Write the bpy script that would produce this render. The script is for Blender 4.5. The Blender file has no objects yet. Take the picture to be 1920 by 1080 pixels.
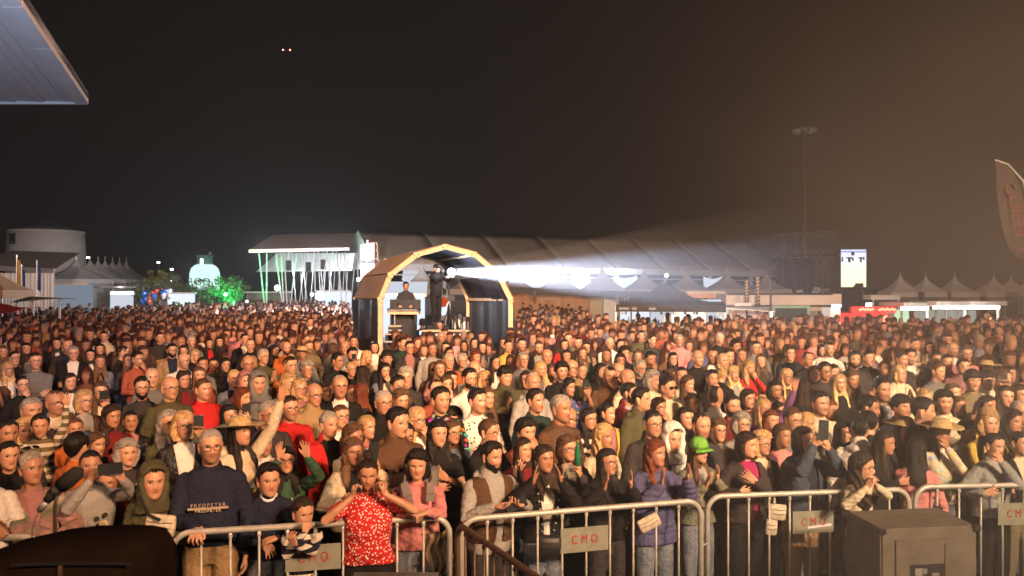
import bpy, bmesh, math, random
import numpy as np
from mathutils import Vector, Matrix

SCN = bpy.context.scene
COL = SCN.collection
random.seed(7)

# ------------------------------------------------------------------ camera (level, at the height of someone standing on the low stage)
CZ = 2.70; FPX = 1500.0
cam_d = bpy.data.cameras.new('camera'); cam = bpy.data.objects.new('camera', cam_d); COL.objects.link(cam)
cam.location = (0, 0, CZ); cam.rotation_euler = (math.radians(90), 0, 0)
cam_d.sensor_width = 36; cam_d.lens = 36 * FPX / 1920; cam_d.clip_start = .05; cam_d.clip_end = 3000
cam_d.dof.use_dof = True; cam_d.dof.focus_distance = 8.5; cam_d.dof.aperture_fstop = 2.8
SCN.camera = cam

def px(x, y, D):
    """point seen at pixel (x, y) of the 1920 photo at distance D"""
    return Vector(((x - 960) / FPX * D, D, CZ - (y - 540) / FPX * D))
def gx(x, D): return (x - 960) / FPX * D
def hz(y, D): return CZ - (y - 540) / FPX * D

# ------------------------------------------------------------------ world: a black night sky with a little town glow
W = bpy.data.worlds.new('World'); SCN.world = W; W.use_nodes = True
nt = W.node_tree; nt.nodes.clear()
bg = nt.nodes.new('ShaderNodeBackground'); out = nt.nodes.new('ShaderNodeOutputWorld')
bg.inputs[0].default_value = (.62, .48, .38, 1); bg.inputs[1].default_value = .010
nt.links.new(bg.outputs[0], out.inputs[0])

# ------------------------------------------------------------------ stage lamps (behind and above the camera), added fill lamps and follow spot
def lamp(name, kind, loc, target, power, color, size=.3, angle=60, blend=.5):
    d = bpy.data.lights.new(name, kind); o = bpy.data.objects.new(name, d); COL.objects.link(o)
    o.location = loc; dr = Vector(target) - Vector(loc)
    o.rotation_euler = dr.to_track_quat('-Z', 'Y').to_euler()
    d.energy = power; d.color = color
    if kind == 'SPOT': d.spot_size = math.radians(angle); d.spot_blend = blend; d.shadow_soft_size = size
    elif kind == 'POINT': d.shadow_soft_size = size
    elif kind == 'AREA': d.size = size
    return o
for _x, _tx, _c, _p in ((5, -3.2, (1., .52, .27), 2000), (6.5, .4, (1., .68, .42), 3500), (8.5, 3.6, (1., .73, .47), 3500), (-6, 0, (1., .60, .36), 700)):
    lamp('stage_front', 'SPOT', (_x, -3.5, 6.6), (_tx, 7.0, 1.2), _p, _c, .12, 54, .8)
for _x, _tx, _c, _p in ((6, -7, (1., .47, .22), 10000), (7, 0, (1., .63, .36), 14500), (8, 8, (1., .67, .40), 14500), (-6, 0, (1., .55, .32), 3500)):
    lamp('stage_mid', 'SPOT', (_x, -4, 7.8), (_tx, 17, 1.5), _p, _c, .12, 46, .9)
for _x, _tx, _c, _p in ((4, -16, (1., .40, .22), 6500), (5, -7, (1., .47, .26), 11500), (6, 2, (1., .60, .38), 17500), (7, 11, (1., .60, .38), 17500), (8, 21, (1., .54, .33), 9000)):
    lamp('stage_far', 'SPOT', (_x, -4, 8.5), (_tx, 33, 1.0), _p, _c, .15, 30, .9)
lamp('added_roof_wash', 'SPOT', (0, -6, 14), (3, 75, 9), 62000, (1., .72, .54), .5, 60, .6)  # added lamp standing in for town glow on the far roofs
lamp('added_windmill_wash', 'SPOT', (0, -6, 12), (-40, 70, 5.5), 45000, (1., .78, .66), .5, 17, .7)  # added narrow lamp to brighten the windmill tower
lamp('added_right_wash', 'SPOT', (3, -6, 12), (49, 84, 3.5), 60000, (1., .78, .62), .5, 17, .7)  # another added narrow lamp, brightens the far right tents
lamp('added_crowd_fill', 'SPOT', (-6.9, 36.35, 2.9), (-14, 50, 1.4), 13000, (.85, .9, 1.), .15, 95, .6)  # added, no such lamp seen: whitens the far left crowd
lamp('stage_cool', 'SPOT', (-2.5, 3, 3.0), (-6.6, 10.5, 5.5), 1500, (.62, .72, 1.), .3, 70, .7)
for _x, _y, _D, _p, _tx in ((600, 478, 50, 7000, 520), (500, 470, 54, 6000, 430), (640, 475, 52, 3000, 640), (360, 500, 56, 2500, 330)):
    lamp('far_flood', 'SPOT', px(_x, _y, _D), px(_tx, 590, _D - 17), _p, (.80, .88, 1.), .2, 85, .6)
for _x, _y, _D, _p in ((225, 540, 49.5, 60), (60, 500, 44, 120), (760, 545, 42, 300), (560, 520, 66, 600), (640, 520, 66, 600)):
    lamp('far_lamp', 'POINT', px(_x, _y, _D), (0, 0, 0), _p, (.80, .88, 1.), .2)
for _x, _y, _D, _p, _c in ((1230, 578, 31, 350, (1, .97, .9)), (1320, 578, 31, 350, (1, .97, .9)), (1000, 520, 70, 500, (.8,.85,1)), (1180, 520, 74, 500, (.8,.85,1)), (1715, 585, 28.5, 90, (.9,1,.8)), (1780, 582, 28, 90, (1,.96,.85)), (1845, 582, 27.6, 90, (1,.96,.85)), (1630, 590, 29.5, 160, (1,.05,.03))):
    lamp('stall_light', 'POINT', px(_x, _y, _D), (0, 0, 0), _p, _c, .25)


SCN.view_settings.view_transform = 'Standard'; SCN.view_settings.look = 'None'
SCN.view_settings.gamma = 1; SCN.view_settings.use_curve_mapping = False
SCN.view_settings.exposure = 0
SCN.cycles.use_denoising = True
SCN.cycles.max_bounces = 4; SCN.cycles.diffuse_bounces = 2; SCN.cycles.glossy_bounces = 2
SCN.cycles.transmission_bounces = 3; SCN.cycles.transparent_max_bounces = 8; SCN.cycles.volume_bounces = 0
SCN.cycles.sample_clamp_indirect = 3

# ------------------------------------------------------------------ materials
MAT = {}
def new_mat(name):
    m = bpy.data.materials.new(name); m.use_nodes = True; m.node_tree.nodes.clear(); return m
class N:
    def __init__(s, m): s.t = m.node_tree; s.n = s.t.nodes; s.l = s.t.links
    def new(s, ty, **kw):
        n = s.n.new(ty)
        for k, v in kw.items(): setattr(n, k, v)
        return n
    def set(s, n, i, v):
        if isinstance(v, bpy.types.NodeSocket): s.l.new(v, n.inputs[i])
        elif v is not None:
            try: n.inputs[i].default_value = v
            except Exception: n.inputs[i].default_value = (*v, 1)
        return n
    def math(s, op, a, b=None, c=None, clamp=False):
        n = s.new('ShaderNodeMath', operation=op, use_clamp=clamp)
        s.set(n, 0, a); s.set(n, 1, b); s.set(n, 2, c); return n.outputs[0]
    def mix(s, f, a, b):
        n = s.new('ShaderNodeMix', data_type='RGBA'); s.set(n, 0, f)
        for i, v in ((6, a), (7, b)):
            if isinstance(v, bpy.types.NodeSocket): s.l.new(v, n.inputs[i])
            else: n.inputs[i].default_value = (*v[:3], 1)
        return n.outputs[2]
    def noise(s, scale, vec=None, detail=3, out=0, rough=.5):
        n = s.new('ShaderNodeTexNoise'); s.set(n, 'Scale', scale); s.set(n, 'Detail', detail); s.set(n, 'Roughness', rough)
        if vec is not None: s.set(n, 'Vector', vec)
        return n.outputs[out]
    def ramp(s, f, stops):
        n = s.new('ShaderNodeValToRGB'); s.l.new(f, n.inputs[0]); e = n.color_ramp.elements
        for i, (p, c) in enumerate(stops):
            x = e[i] if i < 2 else e.new(p)
            x.position = p; x.color = (*c, 1) if hasattr(c, '__len__') else (c, c, c, 1)
        return n.outputs[0]
    def coord(s, which='Object'): return s.new('ShaderNodeTexCoord').outputs[which]
    def bump(s, h, strength=.3, dist=.01):
        n = s.new('ShaderNodeBump'); s.set(n, 'Height', h); s.set(n, 'Strength', strength); s.set(n, 'Distance', dist); return n.outputs[0]
    def bsdf(s, color, rough=.6, normal=None, metal=0., spec=.4, emis=None, estr=0., sub=0., alpha=None, sheen=0.):
        b = s.new('ShaderNodeBsdfPrincipled'); s.set(b, 'Base Color', color if isinstance(color, bpy.types.NodeSocket) else (*color[:3], 1))
        s.set(b, 'Roughness', rough); s.set(b, 'Metallic', metal); s.set(b, 'Specular IOR Level', spec)
        if normal is not None: s.set(b, 'Normal', normal)
        if emis is not None: s.set(b, 'Emission Color', emis if isinstance(emis, bpy.types.NodeSocket) else (*emis, 1)); s.set(b, 'Emission Strength', estr)
        if alpha is not None: s.set(b, 'Alpha', alpha)
        if sheen: s.set(b, 'Sheen Weight', sheen)
        o = s.new('ShaderNodeOutputMaterial'); s.l.new(b.outputs[0], o.inputs[0]); return b

def simple(name, color, rough=.6, metal=0., var=.25, scale=6, bump=.15, bscale=60, spec=.4, emis=None, estr=0., coord='Object'):
    m = new_mat(name); s = N(m); c = s.coord(coord)
    f = s.noise(scale, c, 4); 
    dark = tuple(v*(1-var) for v in color); lite = tuple(min(1, v*(1+var*.6)) for v in color)
    col = s.mix(s.ramp(f, [(.3, 0.), (.7, 1.)]), dark, lite)
    nb = s.bump(s.noise(bscale, c, 3), bump, .004) if bump else None
    r = s.math('MULTIPLY_ADD', s.noise(scale*3, c, 2), .25, rough - .12)
    s.bsdf(col, r, nb, metal, spec, emis, estr)
    MAT[name] = m; return m

def glow(name, color, strength):
    m = new_mat(name); s = N(m); e = s.new('ShaderNodeEmission'); s.set(e, 0, (*color, 1)); s.set(e, 1, strength)
    o = s.new('ShaderNodeOutputMaterial'); s.l.new(e.outputs[0], o.inputs[0]); MAT[name] = m; return m

def build_people_mats():
    # skin: colour from the object, features drawn by the rest position on the head
    def face_nodes(s, col, beard):
        at = s.new('ShaderNodeAttribute', attribute_name='rest'); sep = s.new('ShaderNodeSeparateXYZ'); s.l.new(at.outputs['Vector'], sep.inputs[0])
        X, Y, Z = sep.outputs; ax = s.math('ABSOLUTE', X)
        front = s.math('MULTIPLY', s.math('LESS_THAN', Y, -.045), s.math('GREATER_THAN', Y, -.125))
        rnd = s.new('ShaderNodeObjectInfo').outputs['Random']; Zm = s.math('SUBTRACT', Z, s.math('MULTIPLY', s.math('MULTIPLY', ax, ax), s.math('MULTIPLY_ADD', rnd, 16., -3.)))
        def ell(cx, cz, rx, rz, soft=.35, x=None, z=None):
            a = s.math('DIVIDE', s.math('SUBTRACT', ax if x is None else x, cx), rx); b = s.math('DIVIDE', s.math('SUBTRACT', Z if z is None else z, cz), rz)
            d = s.math('ADD', s.math('MULTIPLY', a, a), s.math('MULTIPLY', b, b))
            v = s.math('DIVIDE', s.math('SUBTRACT', 1 + soft, d), 2*soft, clamp=True)
            return s.math('MULTIPLY', v, front)
        n = s.noise(22, at.outputs['Vector'], 3)
        base = s.mix(s.math('MULTIPLY', n, .35), col, s.mix(.5, col, (.45, .12, .07)))
        base = s.mix(s.math('MULTIPLY', ell(.042, -.032, .022, .018, .9), .35), base, (.62, .20, .14))
        base = s.mix(s.math('MULTIPLY', ell(0, -.036, .014, .012, .9), .25), base, (.58, .18, .12))
        eyeh = ell(.031, .002, .020, .011, .5)      # lids, and shade of the eye hollow put into the skin colour
        base = s.mix(s.math('MULTIPLY', eyeh, .32), base, s.mix(.55, col, (.12, .05, .03)))
        base = s.mix(ell(.031, .001, .0135, .0052, .25), base, (.55, .50, .46))
        base = s.mix(ell(.031, .0012, .0058, .0060, .2), base, (.02, .012, .008))
        lash = s.math('MULTIPLY', ell(.0315, .0028, .0155, .0068, .2), s.math('GREATER_THAN', Z, .0048))
        base = s.mix(lash, base, (.03, .015, .01))
        bq = s.math('SUBTRACT', ax, .029); brow_z = s.math('MULTIPLY_ADD', s.math('MULTIPLY', bq, bq), 12., s.math('SUBTRACT', Z, .0015))
        br = s.math('MULTIPLY', s.math('MULTIPLY', s.math('GREATER_THAN', ax, .012), s.math('LESS_THAN', ax, .047)),
                    s.math('MULTIPLY', s.math('GREATER_THAN', brow_z, .0165), s.math('LESS_THAN', brow_z, .0225)))
        base = s.mix(s.math('MULTIPLY', s.math('MULTIPLY', br, front), .75), base, (.05, .025, .015))
        bz = s.math('MULTIPLY', s.math('MULTIPLY', s.math('SUBTRACT', s.math('MULTIPLY_ADD', ax, .55, -.046), Z), 70., clamp=True), s.math('GREATER_THAN', Z, -.135))
        by = s.math('LESS_THAN', Y, -.0)
        bm = s.math('MULTIPLY', s.math('MULTIPLY', bz, by), s.math('MULTIPLY_ADD', s.noise(160, at.outputs['Vector'], 2), .5, .6))
        bm = s.math('MULTIPLY', bm, s.math('SUBTRACT', 1, beard), clamp=True)
        base = s.mix(bm, base, (.07, .04, .03))
        base = s.mix(s.math('MULTIPLY', ell(0, -.0625, .0245, .0085, .35, None, Zm), .6), base, (.42, .10, .08))
        base = s.mix(s.math('MULTIPLY', ell(0, -.0632, .0235, .0014, .35, None, Zm), .85), base, (.08, .02, .02))
        base = s.mix(s.math('MULTIPLY', ell(.0065, -.0455, .0045, .0028, .4), .7), base, (.10, .03, .02))
        return base, n, at
    m = new_mat('skin'); s = N(m); oi = s.new('ShaderNodeObjectInfo'); base, n, at = face_nodes(s, oi.outputs['Color'], oi.outputs['Alpha'])
    s.bsdf(base, s.math('MULTIPLY_ADD', n, .2, .32), s.bump(s.noise(240, at.outputs['Vector'], 2), .12, .002), spec=.45)
    MAT['skin'] = m
    m = new_mat('crowd'); s = N(m); ca = s.new('ShaderNodeAttribute', attribute_name='Col'); base, n, at = face_nodes(s, ca.outputs['Color'], 1.0)
    s.bsdf(base, .7, spec=.2); MAT['crowd'] = m
    # hair
    m = new_mat('hair'); s = N(m); c = s.coord('Object'); oi = s.new('ShaderNodeObjectInfo')
    mp = s.new('ShaderNodeMapping'); s.l.new(c, mp.inputs[0]); mp.inputs['Scale'].default_value = (1, 1, .07)
    st = s.noise(170, mp.outputs[0], 3); big = s.noise(26, c, 3)
    zz = s.new('ShaderNodeSeparateXYZ'); s.l.new(c, zz.inputs[0])
    h = s.math('ADD', s.math('MULTIPLY', st, .7), s.math('MULTIPLY', big, .5))
    hs = s.new('ShaderNodeHueSaturation'); s.l.new(oi.outputs['Color'], hs.inputs['Color']); s.l.new(s.math('ADD', s.math('MULTIPLY_ADD', s.math('POWER', h, 2.4), 4.6, .2), s.math('MULTIPLY', s.math('MULTIPLY', zz.outputs[2], -3.0, clamp=True), 1.4)), hs.inputs['Value'])
    s.bsdf(hs.outputs[0], .45, s.bump(h, 1., .012), spec=.28)
    MAT['hair'] = m
    # cloth family
    def cloth(name, pattern=None, rough=.85, bump=.35, sheen=.15, spec=.2):
        m = new_mat(name); s = N(m); c = s.coord('Object'); oi = s.new('ShaderNodeObjectInfo'); col = oi.outputs['Color']
        f = s.noise(5, c, 3); fine = s.noise(90, c, 2)
        wr = s.noise(13, c, 3, rough=.6)
        if pattern: col = pattern(s, c, col)
        hs = s.new('ShaderNodeHueSaturation'); s.l.new(col, hs.inputs['Color'])
        s.l.new(s.math('ADD', s.math('MULTIPLY_ADD', f, .45, .62), s.math('MULTIPLY', fine, .3)), hs.inputs['Value'])
        s.bsdf(hs.outputs[0], rough, s.bump(s.math('ADD', s.math('MULTIPLY', wr, 1.0), s.math('MULTIPLY', fine, .14)), bump*2.0, .04), spec=spec, sheen=0)
        MAT[name] = m
    cloth('cloth')
    def xyz(s, c):
        n = s.new('ShaderNodeSeparateXYZ'); s.l.new(c, n.inputs[0]); return n.outputs
    def stripes(s, c, col, w=34., col2=(.70, .64, .55), duty=.1):
        Z = xyz(s, c)[2]; v = s.math('SINE', s.math('MULTIPLY_ADD', s.noise(4, c, 1), 1.5, s.math('MULTIPLY', Z, w*2)))
        return s.mix(s.math('GREATER_THAN', v, duty), col, col2)
    cloth('stripes', stripes)
    cloth('thin_stripes', lambda s, c, col: stripes(s, c, col, 55., (.8, .76, .7), .72))
    def dots(s, c, col, sc=34., col2=(.75, .70, .62), r=.30):
        v = s.new('ShaderNodeTexVoronoi'); s.l.new(c, v.inputs['Vector']); v.inputs['Scale'].default_value = sc
        return s.mix(s.math('LESS_THAN', v.outputs['Distance'], r), col, col2)
    cloth('dots', lambda s, c, col: dots(s, c, col, 48., (.78,.74,.70), .32))
    cloth('dark_dots', lambda s, c, col: dots(s, c, col, 26., (.03,.03,.03), .28))
    def floral(s, c, col):
        v = s.new('ShaderNodeTexVoronoi'); s.l.new(c, v.inputs['Vector']); v.inputs['Scale'].default_value = 20
        a = s.mix(s.math('LESS_THAN', v.outputs['Distance'], .42), col, v.outputs['Color'])
        return s.mix(s.math('MULTIPLY', s.noise(40, c, 2), .8), a, col)
    cloth('floral', floral)
    def plaid(s, c, col):
        o = xyz(s, c); a = s.math('GREATER_THAN', s.math('SINE', s.math('MULTIPLY', o[0], 80)), .2); b = s.math('GREATER_THAN', s.math('SINE', s.math('MULTIPLY', o[2], 80)), .2)
        return s.mix(s.math('MULTIPLY', s.math('ADD', a, b), .45), col, (.03, .03, .03))
    cloth('plaid', plaid)
    def denim(s, c, col):
        return s.mix(s.ramp(s.noise(7, c, 3), [(.35, 0.), (.7, .55)]), col, (.30, .33, .38))
    cloth('denim', denim)
    cloth('leather', None, .38, .5, 0, .5)
    def shawl(s, c, col):
        o = xyz(s, c); f = s.noise(3.2, c, 2)
        t = s.math('FRACT', s.math('MULTIPLY_ADD', f, 1.1, s.math('MULTIPLY', o[2], 3.2)))
        return s.ramp(t, [(.0, (.30, .17, .05)), (.3, (.42, .26, .20)), (.5, (.36, .20, .19)), (.68, (.10, .12, .08)), (.85, (.40, .33, .26))])
    cloth('shawl', shawl)
    simple('shoe', (.06, .055, .05), .6)
    simple('straw', (.46, .34, .16), .8, var=.35, scale=40, bump=.6, bscale=160)
    simple('frame', (.02, .018, .018), .3, bump=0)
    simple('sunglass', (.012, .012, .014), .12, bump=0, spec=.7)
    simple('phone', (.03, .035, .04), .3, bump=0)
    glow('phone_screen', (.75, .85, 1.), 1.6)

SPOTP = 270000

# ------------------------------------------------------------------ mesh helpers
def mesh_from(name, V, F, mats=(), smooth=True):
    me = bpy.data.meshes.new(name)
    me.from_pydata([tuple(v) for v in V], [], [tuple(f) for f in F])
    me.update()
    if smooth:
        me.polygons.foreach_set('use_smooth', [True] * len(me.polygons))
    for m in mats:
        me.materials.append(m)
    return me

def link(o, parent=None):
    COL.objects.link(o)
    if parent is not None:
        o.parent = parent
    return o

def mobj(name, me, parent=None, color=None, mat=None):
    o = bpy.data.objects.new(name, me)
    link(o, parent)
    if color is not None:
        o.color = tuple(color) if len(color) == 4 else (*color, 1.0)
    if mat is not None:
        if not me.materials:
            me.materials.append(mat)
        o.material_slots[0].link = 'OBJECT'
        o.material_slots[0].material = mat
    return o

class MB:
    def __init__(s): s.V = []; s.F = []
    def add(s, V, F):
        b = len(s.V); s.V.extend([tuple(v) for v in V]); s.F.extend([tuple(i + b for i in f) for f in F]); return s
    def box(s, x0, x1, y0, y1, z0, z1):
        V = [(x, y, z) for x in (x0, x1) for y in (y0, y1) for z in (z0, z1)]
        return s.add(V, [(0,1,3,2),(4,6,7,5),(0,4,5,1),(2,3,7,6),(0,2,6,4),(1,5,7,3)])
    def bar(s, p0, p1, w, h=None, up=(0,0,1)):
        h = h or w
        p0 = Vector(p0); p1 = Vector(p1); d = (p1 - p0).normalized(); u = Vector(up)
        if abs(d.dot(u)) > .98: u = Vector((0,1,0))
        a = d.cross(u).normalized(); b = a.cross(d)
        V = []
        for p in (p0, p1):
            for sa, sb in ((-1,-1),(1,-1),(1,1),(-1,1)):
                V.append(p + a * (sa * w / 2) + b * (sb * h / 2))
        return s.add(V, [(0,1,2,3),(7,6,5,4),(0,4,5,1),(1,5,6,2),(2,6,7,3),(3,7,4,0)])
    def tube(s, pts, r, n=8, closed=False):
        pts = [Vector(p) for p in pts]; R = r if hasattr(r, '__len__') else [r] * len(pts)
        V = []; F = []; m = len(pts); prev = None
        for i, p in enumerate(pts):
            a = pts[(i - 1) % m] if (closed or i > 0) else p
            b = pts[(i + 1) % m] if (closed or i < m - 1) else p
            d = (b - a).normalized()
            u = prev if prev is not None else (Vector((0,0,1)) if abs(d.z) < .9 else Vector((0,1,0)))
            u = (u - d * u.dot(d)).normalized(); prev = u; w = d.cross(u)
            for k in range(n):
                t = 2 * math.pi * k / n
                V.append(p + (u * math.cos(t) + w * math.sin(t)) * R[i])
        for i in range(m if closed else m - 1):
            j = (i + 1) % m
            for k in range(n):
                l = (k + 1) % n
                F.append((i*n+k, i*n+l, j*n+l, j*n+k))
        if not closed:
            F.append(tuple(range(n))[::-1]); F.append(tuple((m-1)*n + k for k in range(n)))
        return s.add(V, F)
    def lathe(s, prof, n=16, c=(0,0,0), cap=True):
        V = []; F = []
        for (r, z) in prof:
            for k in range(n):
                t = 2 * math.pi * k / n
                V.append((c[0] + r * math.cos(t), c[1] + r * math.sin(t), c[2] + z))
        m = len(prof)
        for i in range(m - 1):
            for k in range(n):
                l = (k + 1) % n
                F.append((i*n+k, i*n+l, (i+1)*n+l, (i+1)*n+k))
        if cap:
            F.append(tuple(range(n))[::-1]); F.append(tuple((m-1)*n + k for k in range(n)))
        return s.add(V, F)
    def mesh(s, name, mat=None, smooth=False):
        return mesh_from(name, s.V, s.F, (mat,) if mat else (), smooth)
    def obj(s, name, mat=None, parent=None, smooth=False, color=None):
        o = bpy.data.objects.new(name, s.mesh(name, mat, smooth)); link(o, parent)
        if color: o.color = (*color[:3], 1)
        return o

def tag(o, label=None, cat=None, group=None, kind=None):
    if label: o['label'] = label
    if cat: o['category'] = cat
    if group: o['group'] = group
    if kind: o['kind'] = kind
    return o

def empty(name, loc=(0,0,0), rz=0, label=None, cat=None, group=None):
    o = bpy.data.objects.new(name, None); link(o); o.location = loc; o.rotation_euler = (0, 0, rz)
    o.empty_display_size = .1
    return tag(o, label, cat, group)

# ------------------------------------------------------------------ numpy surface pieces
def ring_loft(rings):
    """rings: list of (n,3) arrays; closed with fans."""
    n = len(rings[0]); m = len(rings)
    V = np.concatenate(rings + [rings[0].mean(0)[None], rings[-1].mean(0)[None]])
    F = []
    for i in range(m - 1):
        for k in range(n):
            l = (k + 1) % n
            F.append((i*n+k, i*n+l, (i+1)*n+l, (i+1)*n+k))
    a, b = m*n, m*n+1
    for k in range(n):
        l = (k + 1) % n
        F.append((a, l, k)); F.append((b, (m-1)*n+k, (m-1)*n+l))
    return V, F

def frame(d):
    d = d / (np.linalg.norm(d) + 1e-9)
    u = np.array([0,0,1.]) if abs(d[2]) < .9 else np.array([0,1.,0])
    a = np.cross(d, u); a /= np.linalg.norm(a); b = np.cross(d, a)
    return d, a, b

def limb(pts, rs, n=12):
    """swept closed limb with round ends and round joints"""
    pts = [np.array(p, float) for p in pts]
    rings = []
    ang = np.linspace(0, 2*np.pi, n, endpoint=False)
    dirs = []
    for i in range(len(pts)):
        a = pts[max(i-1, 0)]; b = pts[min(i+1, len(pts)-1)]
        dirs.append((b - a) / (np.linalg.norm(b - a) + 1e-9))
    d0, A, B = frame(dirs[0])
    def ring(p, d, r):
        nonlocal A
        a = A - d * A.dot(d); a /= np.linalg.norm(a) + 1e-9; A = a; b = np.cross(d, a)
        return p + r * (np.cos(ang)[:, None] * a + np.sin(ang)[:, None] * b)
    for t in (-.95, -.6):
        rings.append(ring(pts[0] + d0 * rs[0] * t, d0, rs[0] * math.sqrt(1 - t*t)))
    for p, d, r in zip(pts, dirs, rs):
        rings.append(ring(p, d, r))
    for t in (.6, .95):
        rings.append(ring(pts[-1] + dirs[-1] * rs[-1] * t, dirs[-1], rs[-1] * math.sqrt(1 - t*t)))
    return ring_loft(rings)

def ellipse_loft(secs, n=24, e=2.3):
    """secs: (z, cx, cy, hw, front, back)"""
    t = np.linspace(0, 2*np.pi, n, endpoint=False)
    c, s = np.cos(t), np.sin(t)
    cx_ = np.sign(c) * np.abs(c) ** (2/e); sy_ = np.sign(s) * np.abs(s) ** (2/e)
    rings = []
    for z, cx, cy, hw, f, b in secs:
        y = np.where(sy_ < 0, sy_ * f, sy_ * b)
        rings.append(np.stack([cx + cx_ * hw, cy + y, np.full(n, z)], 1))
    return ring_loft(rings)

HEAD = np.array([  # z, half width, front, back
    [-.124,.010,.050,-.020],[-.116,.026,.074,.000],[-.100,.045,.081,.025],[-.080,.056,.083,.050],[-.058,.063,.084,.066],
    [-.030,.069,.086,.083],[.000,.074,.087,.094],[.020,.076,.091,.098],[.045,.076,.090,.099],[.070,.071,.082,.093],
    [.090,.060,.066,.078],[.105,.044,.048,.058],[.114,.025,.028,.034],[.118,.006,.008,.010]])

def head_r(az, z, jaw=1., wid=1.):
    """radius of the skull, az=0 at the face (towards -Y)"""
    z = np.clip(z, -.124, .118)
    hw = np.interp(z, HEAD[:,0], HEAD[:,1]) * wid
    hw = np.where(z < -.03, hw * (1 + (jaw - 1) * np.clip((-.03 - z)/.05, 0, 1)), hw)
    f = np.interp(z, HEAD[:,0], HEAD[:,2]); b = np.maximum(np.interp(z, HEAD[:,0], HEAD[:,3]), .004)
    c = np.cos(az); s = np.sin(az)
    dep = np.where(c > 0, f, b)
    e = 2.25
    return 1.0 / ((np.abs(s)/hw)**e + (np.abs(c)/dep)**e) ** (1/e)

def head_mesh(face):
    jaw, wid, nose, fat = face
    na, nz = 60, 44
    az = np.linspace(-np.pi, np.pi, na, endpoint=False)
    az = az - .35*np.sin(az)                      # denser at the face
    zs = np.concatenate([np.linspace(-.123, .06, 32), np.linspace(.066, .1175, 12)])
    rings = []
    for z in zs:
        r = head_r(az, z, jaw, wid)
        x = np.sin(az) * r; y = -np.cos(az) * r
        fr = np.cos(az) > 0
        g = lambda cx, cz, sx, sz: np.exp(-((x-cx)/sx)**2 - ((z-cz)/sz)**2)
        d = np.zeros(na)
        # nose
        prof = np.interp(z, [-.062,-.048,-.038,-.028,.0,.014,.022], [0,.009,.020,.0175,.008,.003,0]) * nose
        sx = np.interp(z, [-.05,-.036,-.01,.02], [.017,.015,.009,.008])
        d += prof * np.exp(-(x/sx)**2)
        d -= .011*(g(-.031,.001,.015,.010) + g(.031,.001,.015,.010))
        d += .005*(g(-.028,.021,.02,.008) + g(.028,.021,.02,.008))
        d += .0055*(g(0,-.058,.020,.004) + g(0,-.069,.017,.005)) - .004*g(0,-.0635,.022,.002)
        d += .005*g(0,-.10,.02,.012)
        d += .006*fat*(g(-.042,-.035,.02,.02) + g(.042,-.035,.02,.02))
        y = y - np.where(fr, d, 0)
        rings.append(np.stack([x, y, np.full(na, z)], 1))
    return ring_loft(rings)

def Rz(a): c, s = math.cos(a), math.sin(a); return np.array([[c,-s,0],[s,c,0],[0,0,1.]])
def Rx(a): c, s = math.cos(a), math.sin(a); return np.array([[1.,0,0],[0,c,-s],[0,s,c]])
def Ry(a): c, s = math.cos(a), math.sin(a); return np.array([[c,0,s],[0,1.,0],[-s,0,c]])

class Parts:
    def __init__(s): s.V = []; s.F = []; s.n = 0
    def add(s, vf):
        V, F = vf; s.V.append(V); s.F.extend([tuple(i + s.n for i in f) for f in F]); s.n += len(V)
    def mesh(s, name): return mesh_from(name, np.concatenate(s.V), s.F)

def remesh(parts, name, vox, dec, smooth=2):
    me = parts.mesh(name + '_src')
    o = bpy.data.objects.new('tmp', me); SCN.collection.objects.link(o)
    m = o.modifiers.new('r', 'REMESH'); m.mode = 'VOXEL'; m.voxel_size = vox; m.use_smooth_shade = True
    if smooth:
        m = o.modifiers.new('s', 'SMOOTH'); m.factor = .5; m.iterations = smooth
    m = o.modifiers.new('d', 'DECIMATE'); m.ratio = dec
    dg = bpy.context.evaluated_depsgraph_get()
    out = bpy.data.meshes.new_from_object(o.evaluated_get(dg), depsgraph=dg)
    bpy.data.objects.remove(o); bpy.data.meshes.remove(me)
    out.name = name
    out.polygons.foreach_set('use_smooth', [True]*len(out.polygons))
    return out

def get_v(me):
    a = np.empty(len(me.vertices)*3, np.float32); me.vertices.foreach_get('co', a); return a.reshape(-1,3)
def set_v(me, a): me.vertices.foreach_set('co', a.astype(np.float32).ravel()); me.update()
def get_n(me):
    a = np.empty(len(me.vertices)*3, np.float32); me.vertices.foreach_get('normal', a); return a.reshape(-1,3)

def wave_noise(P, seed, freqs=(14, 27, 45)):
    rs = np.random.RandomState(seed); out = np.zeros(len(P))
    for f in freqs:
        for _ in range(4):
            k = rs.normal(size=3); k /= np.linalg.norm(k); ph = rs.rand()*6.3
            q = P @ rs.normal(size=(3,)) * 6
            out += np.sin(P @ k * f + 1.5*np.sin(q) + ph) * (14.0/f)**.8
    return out / 8

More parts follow.
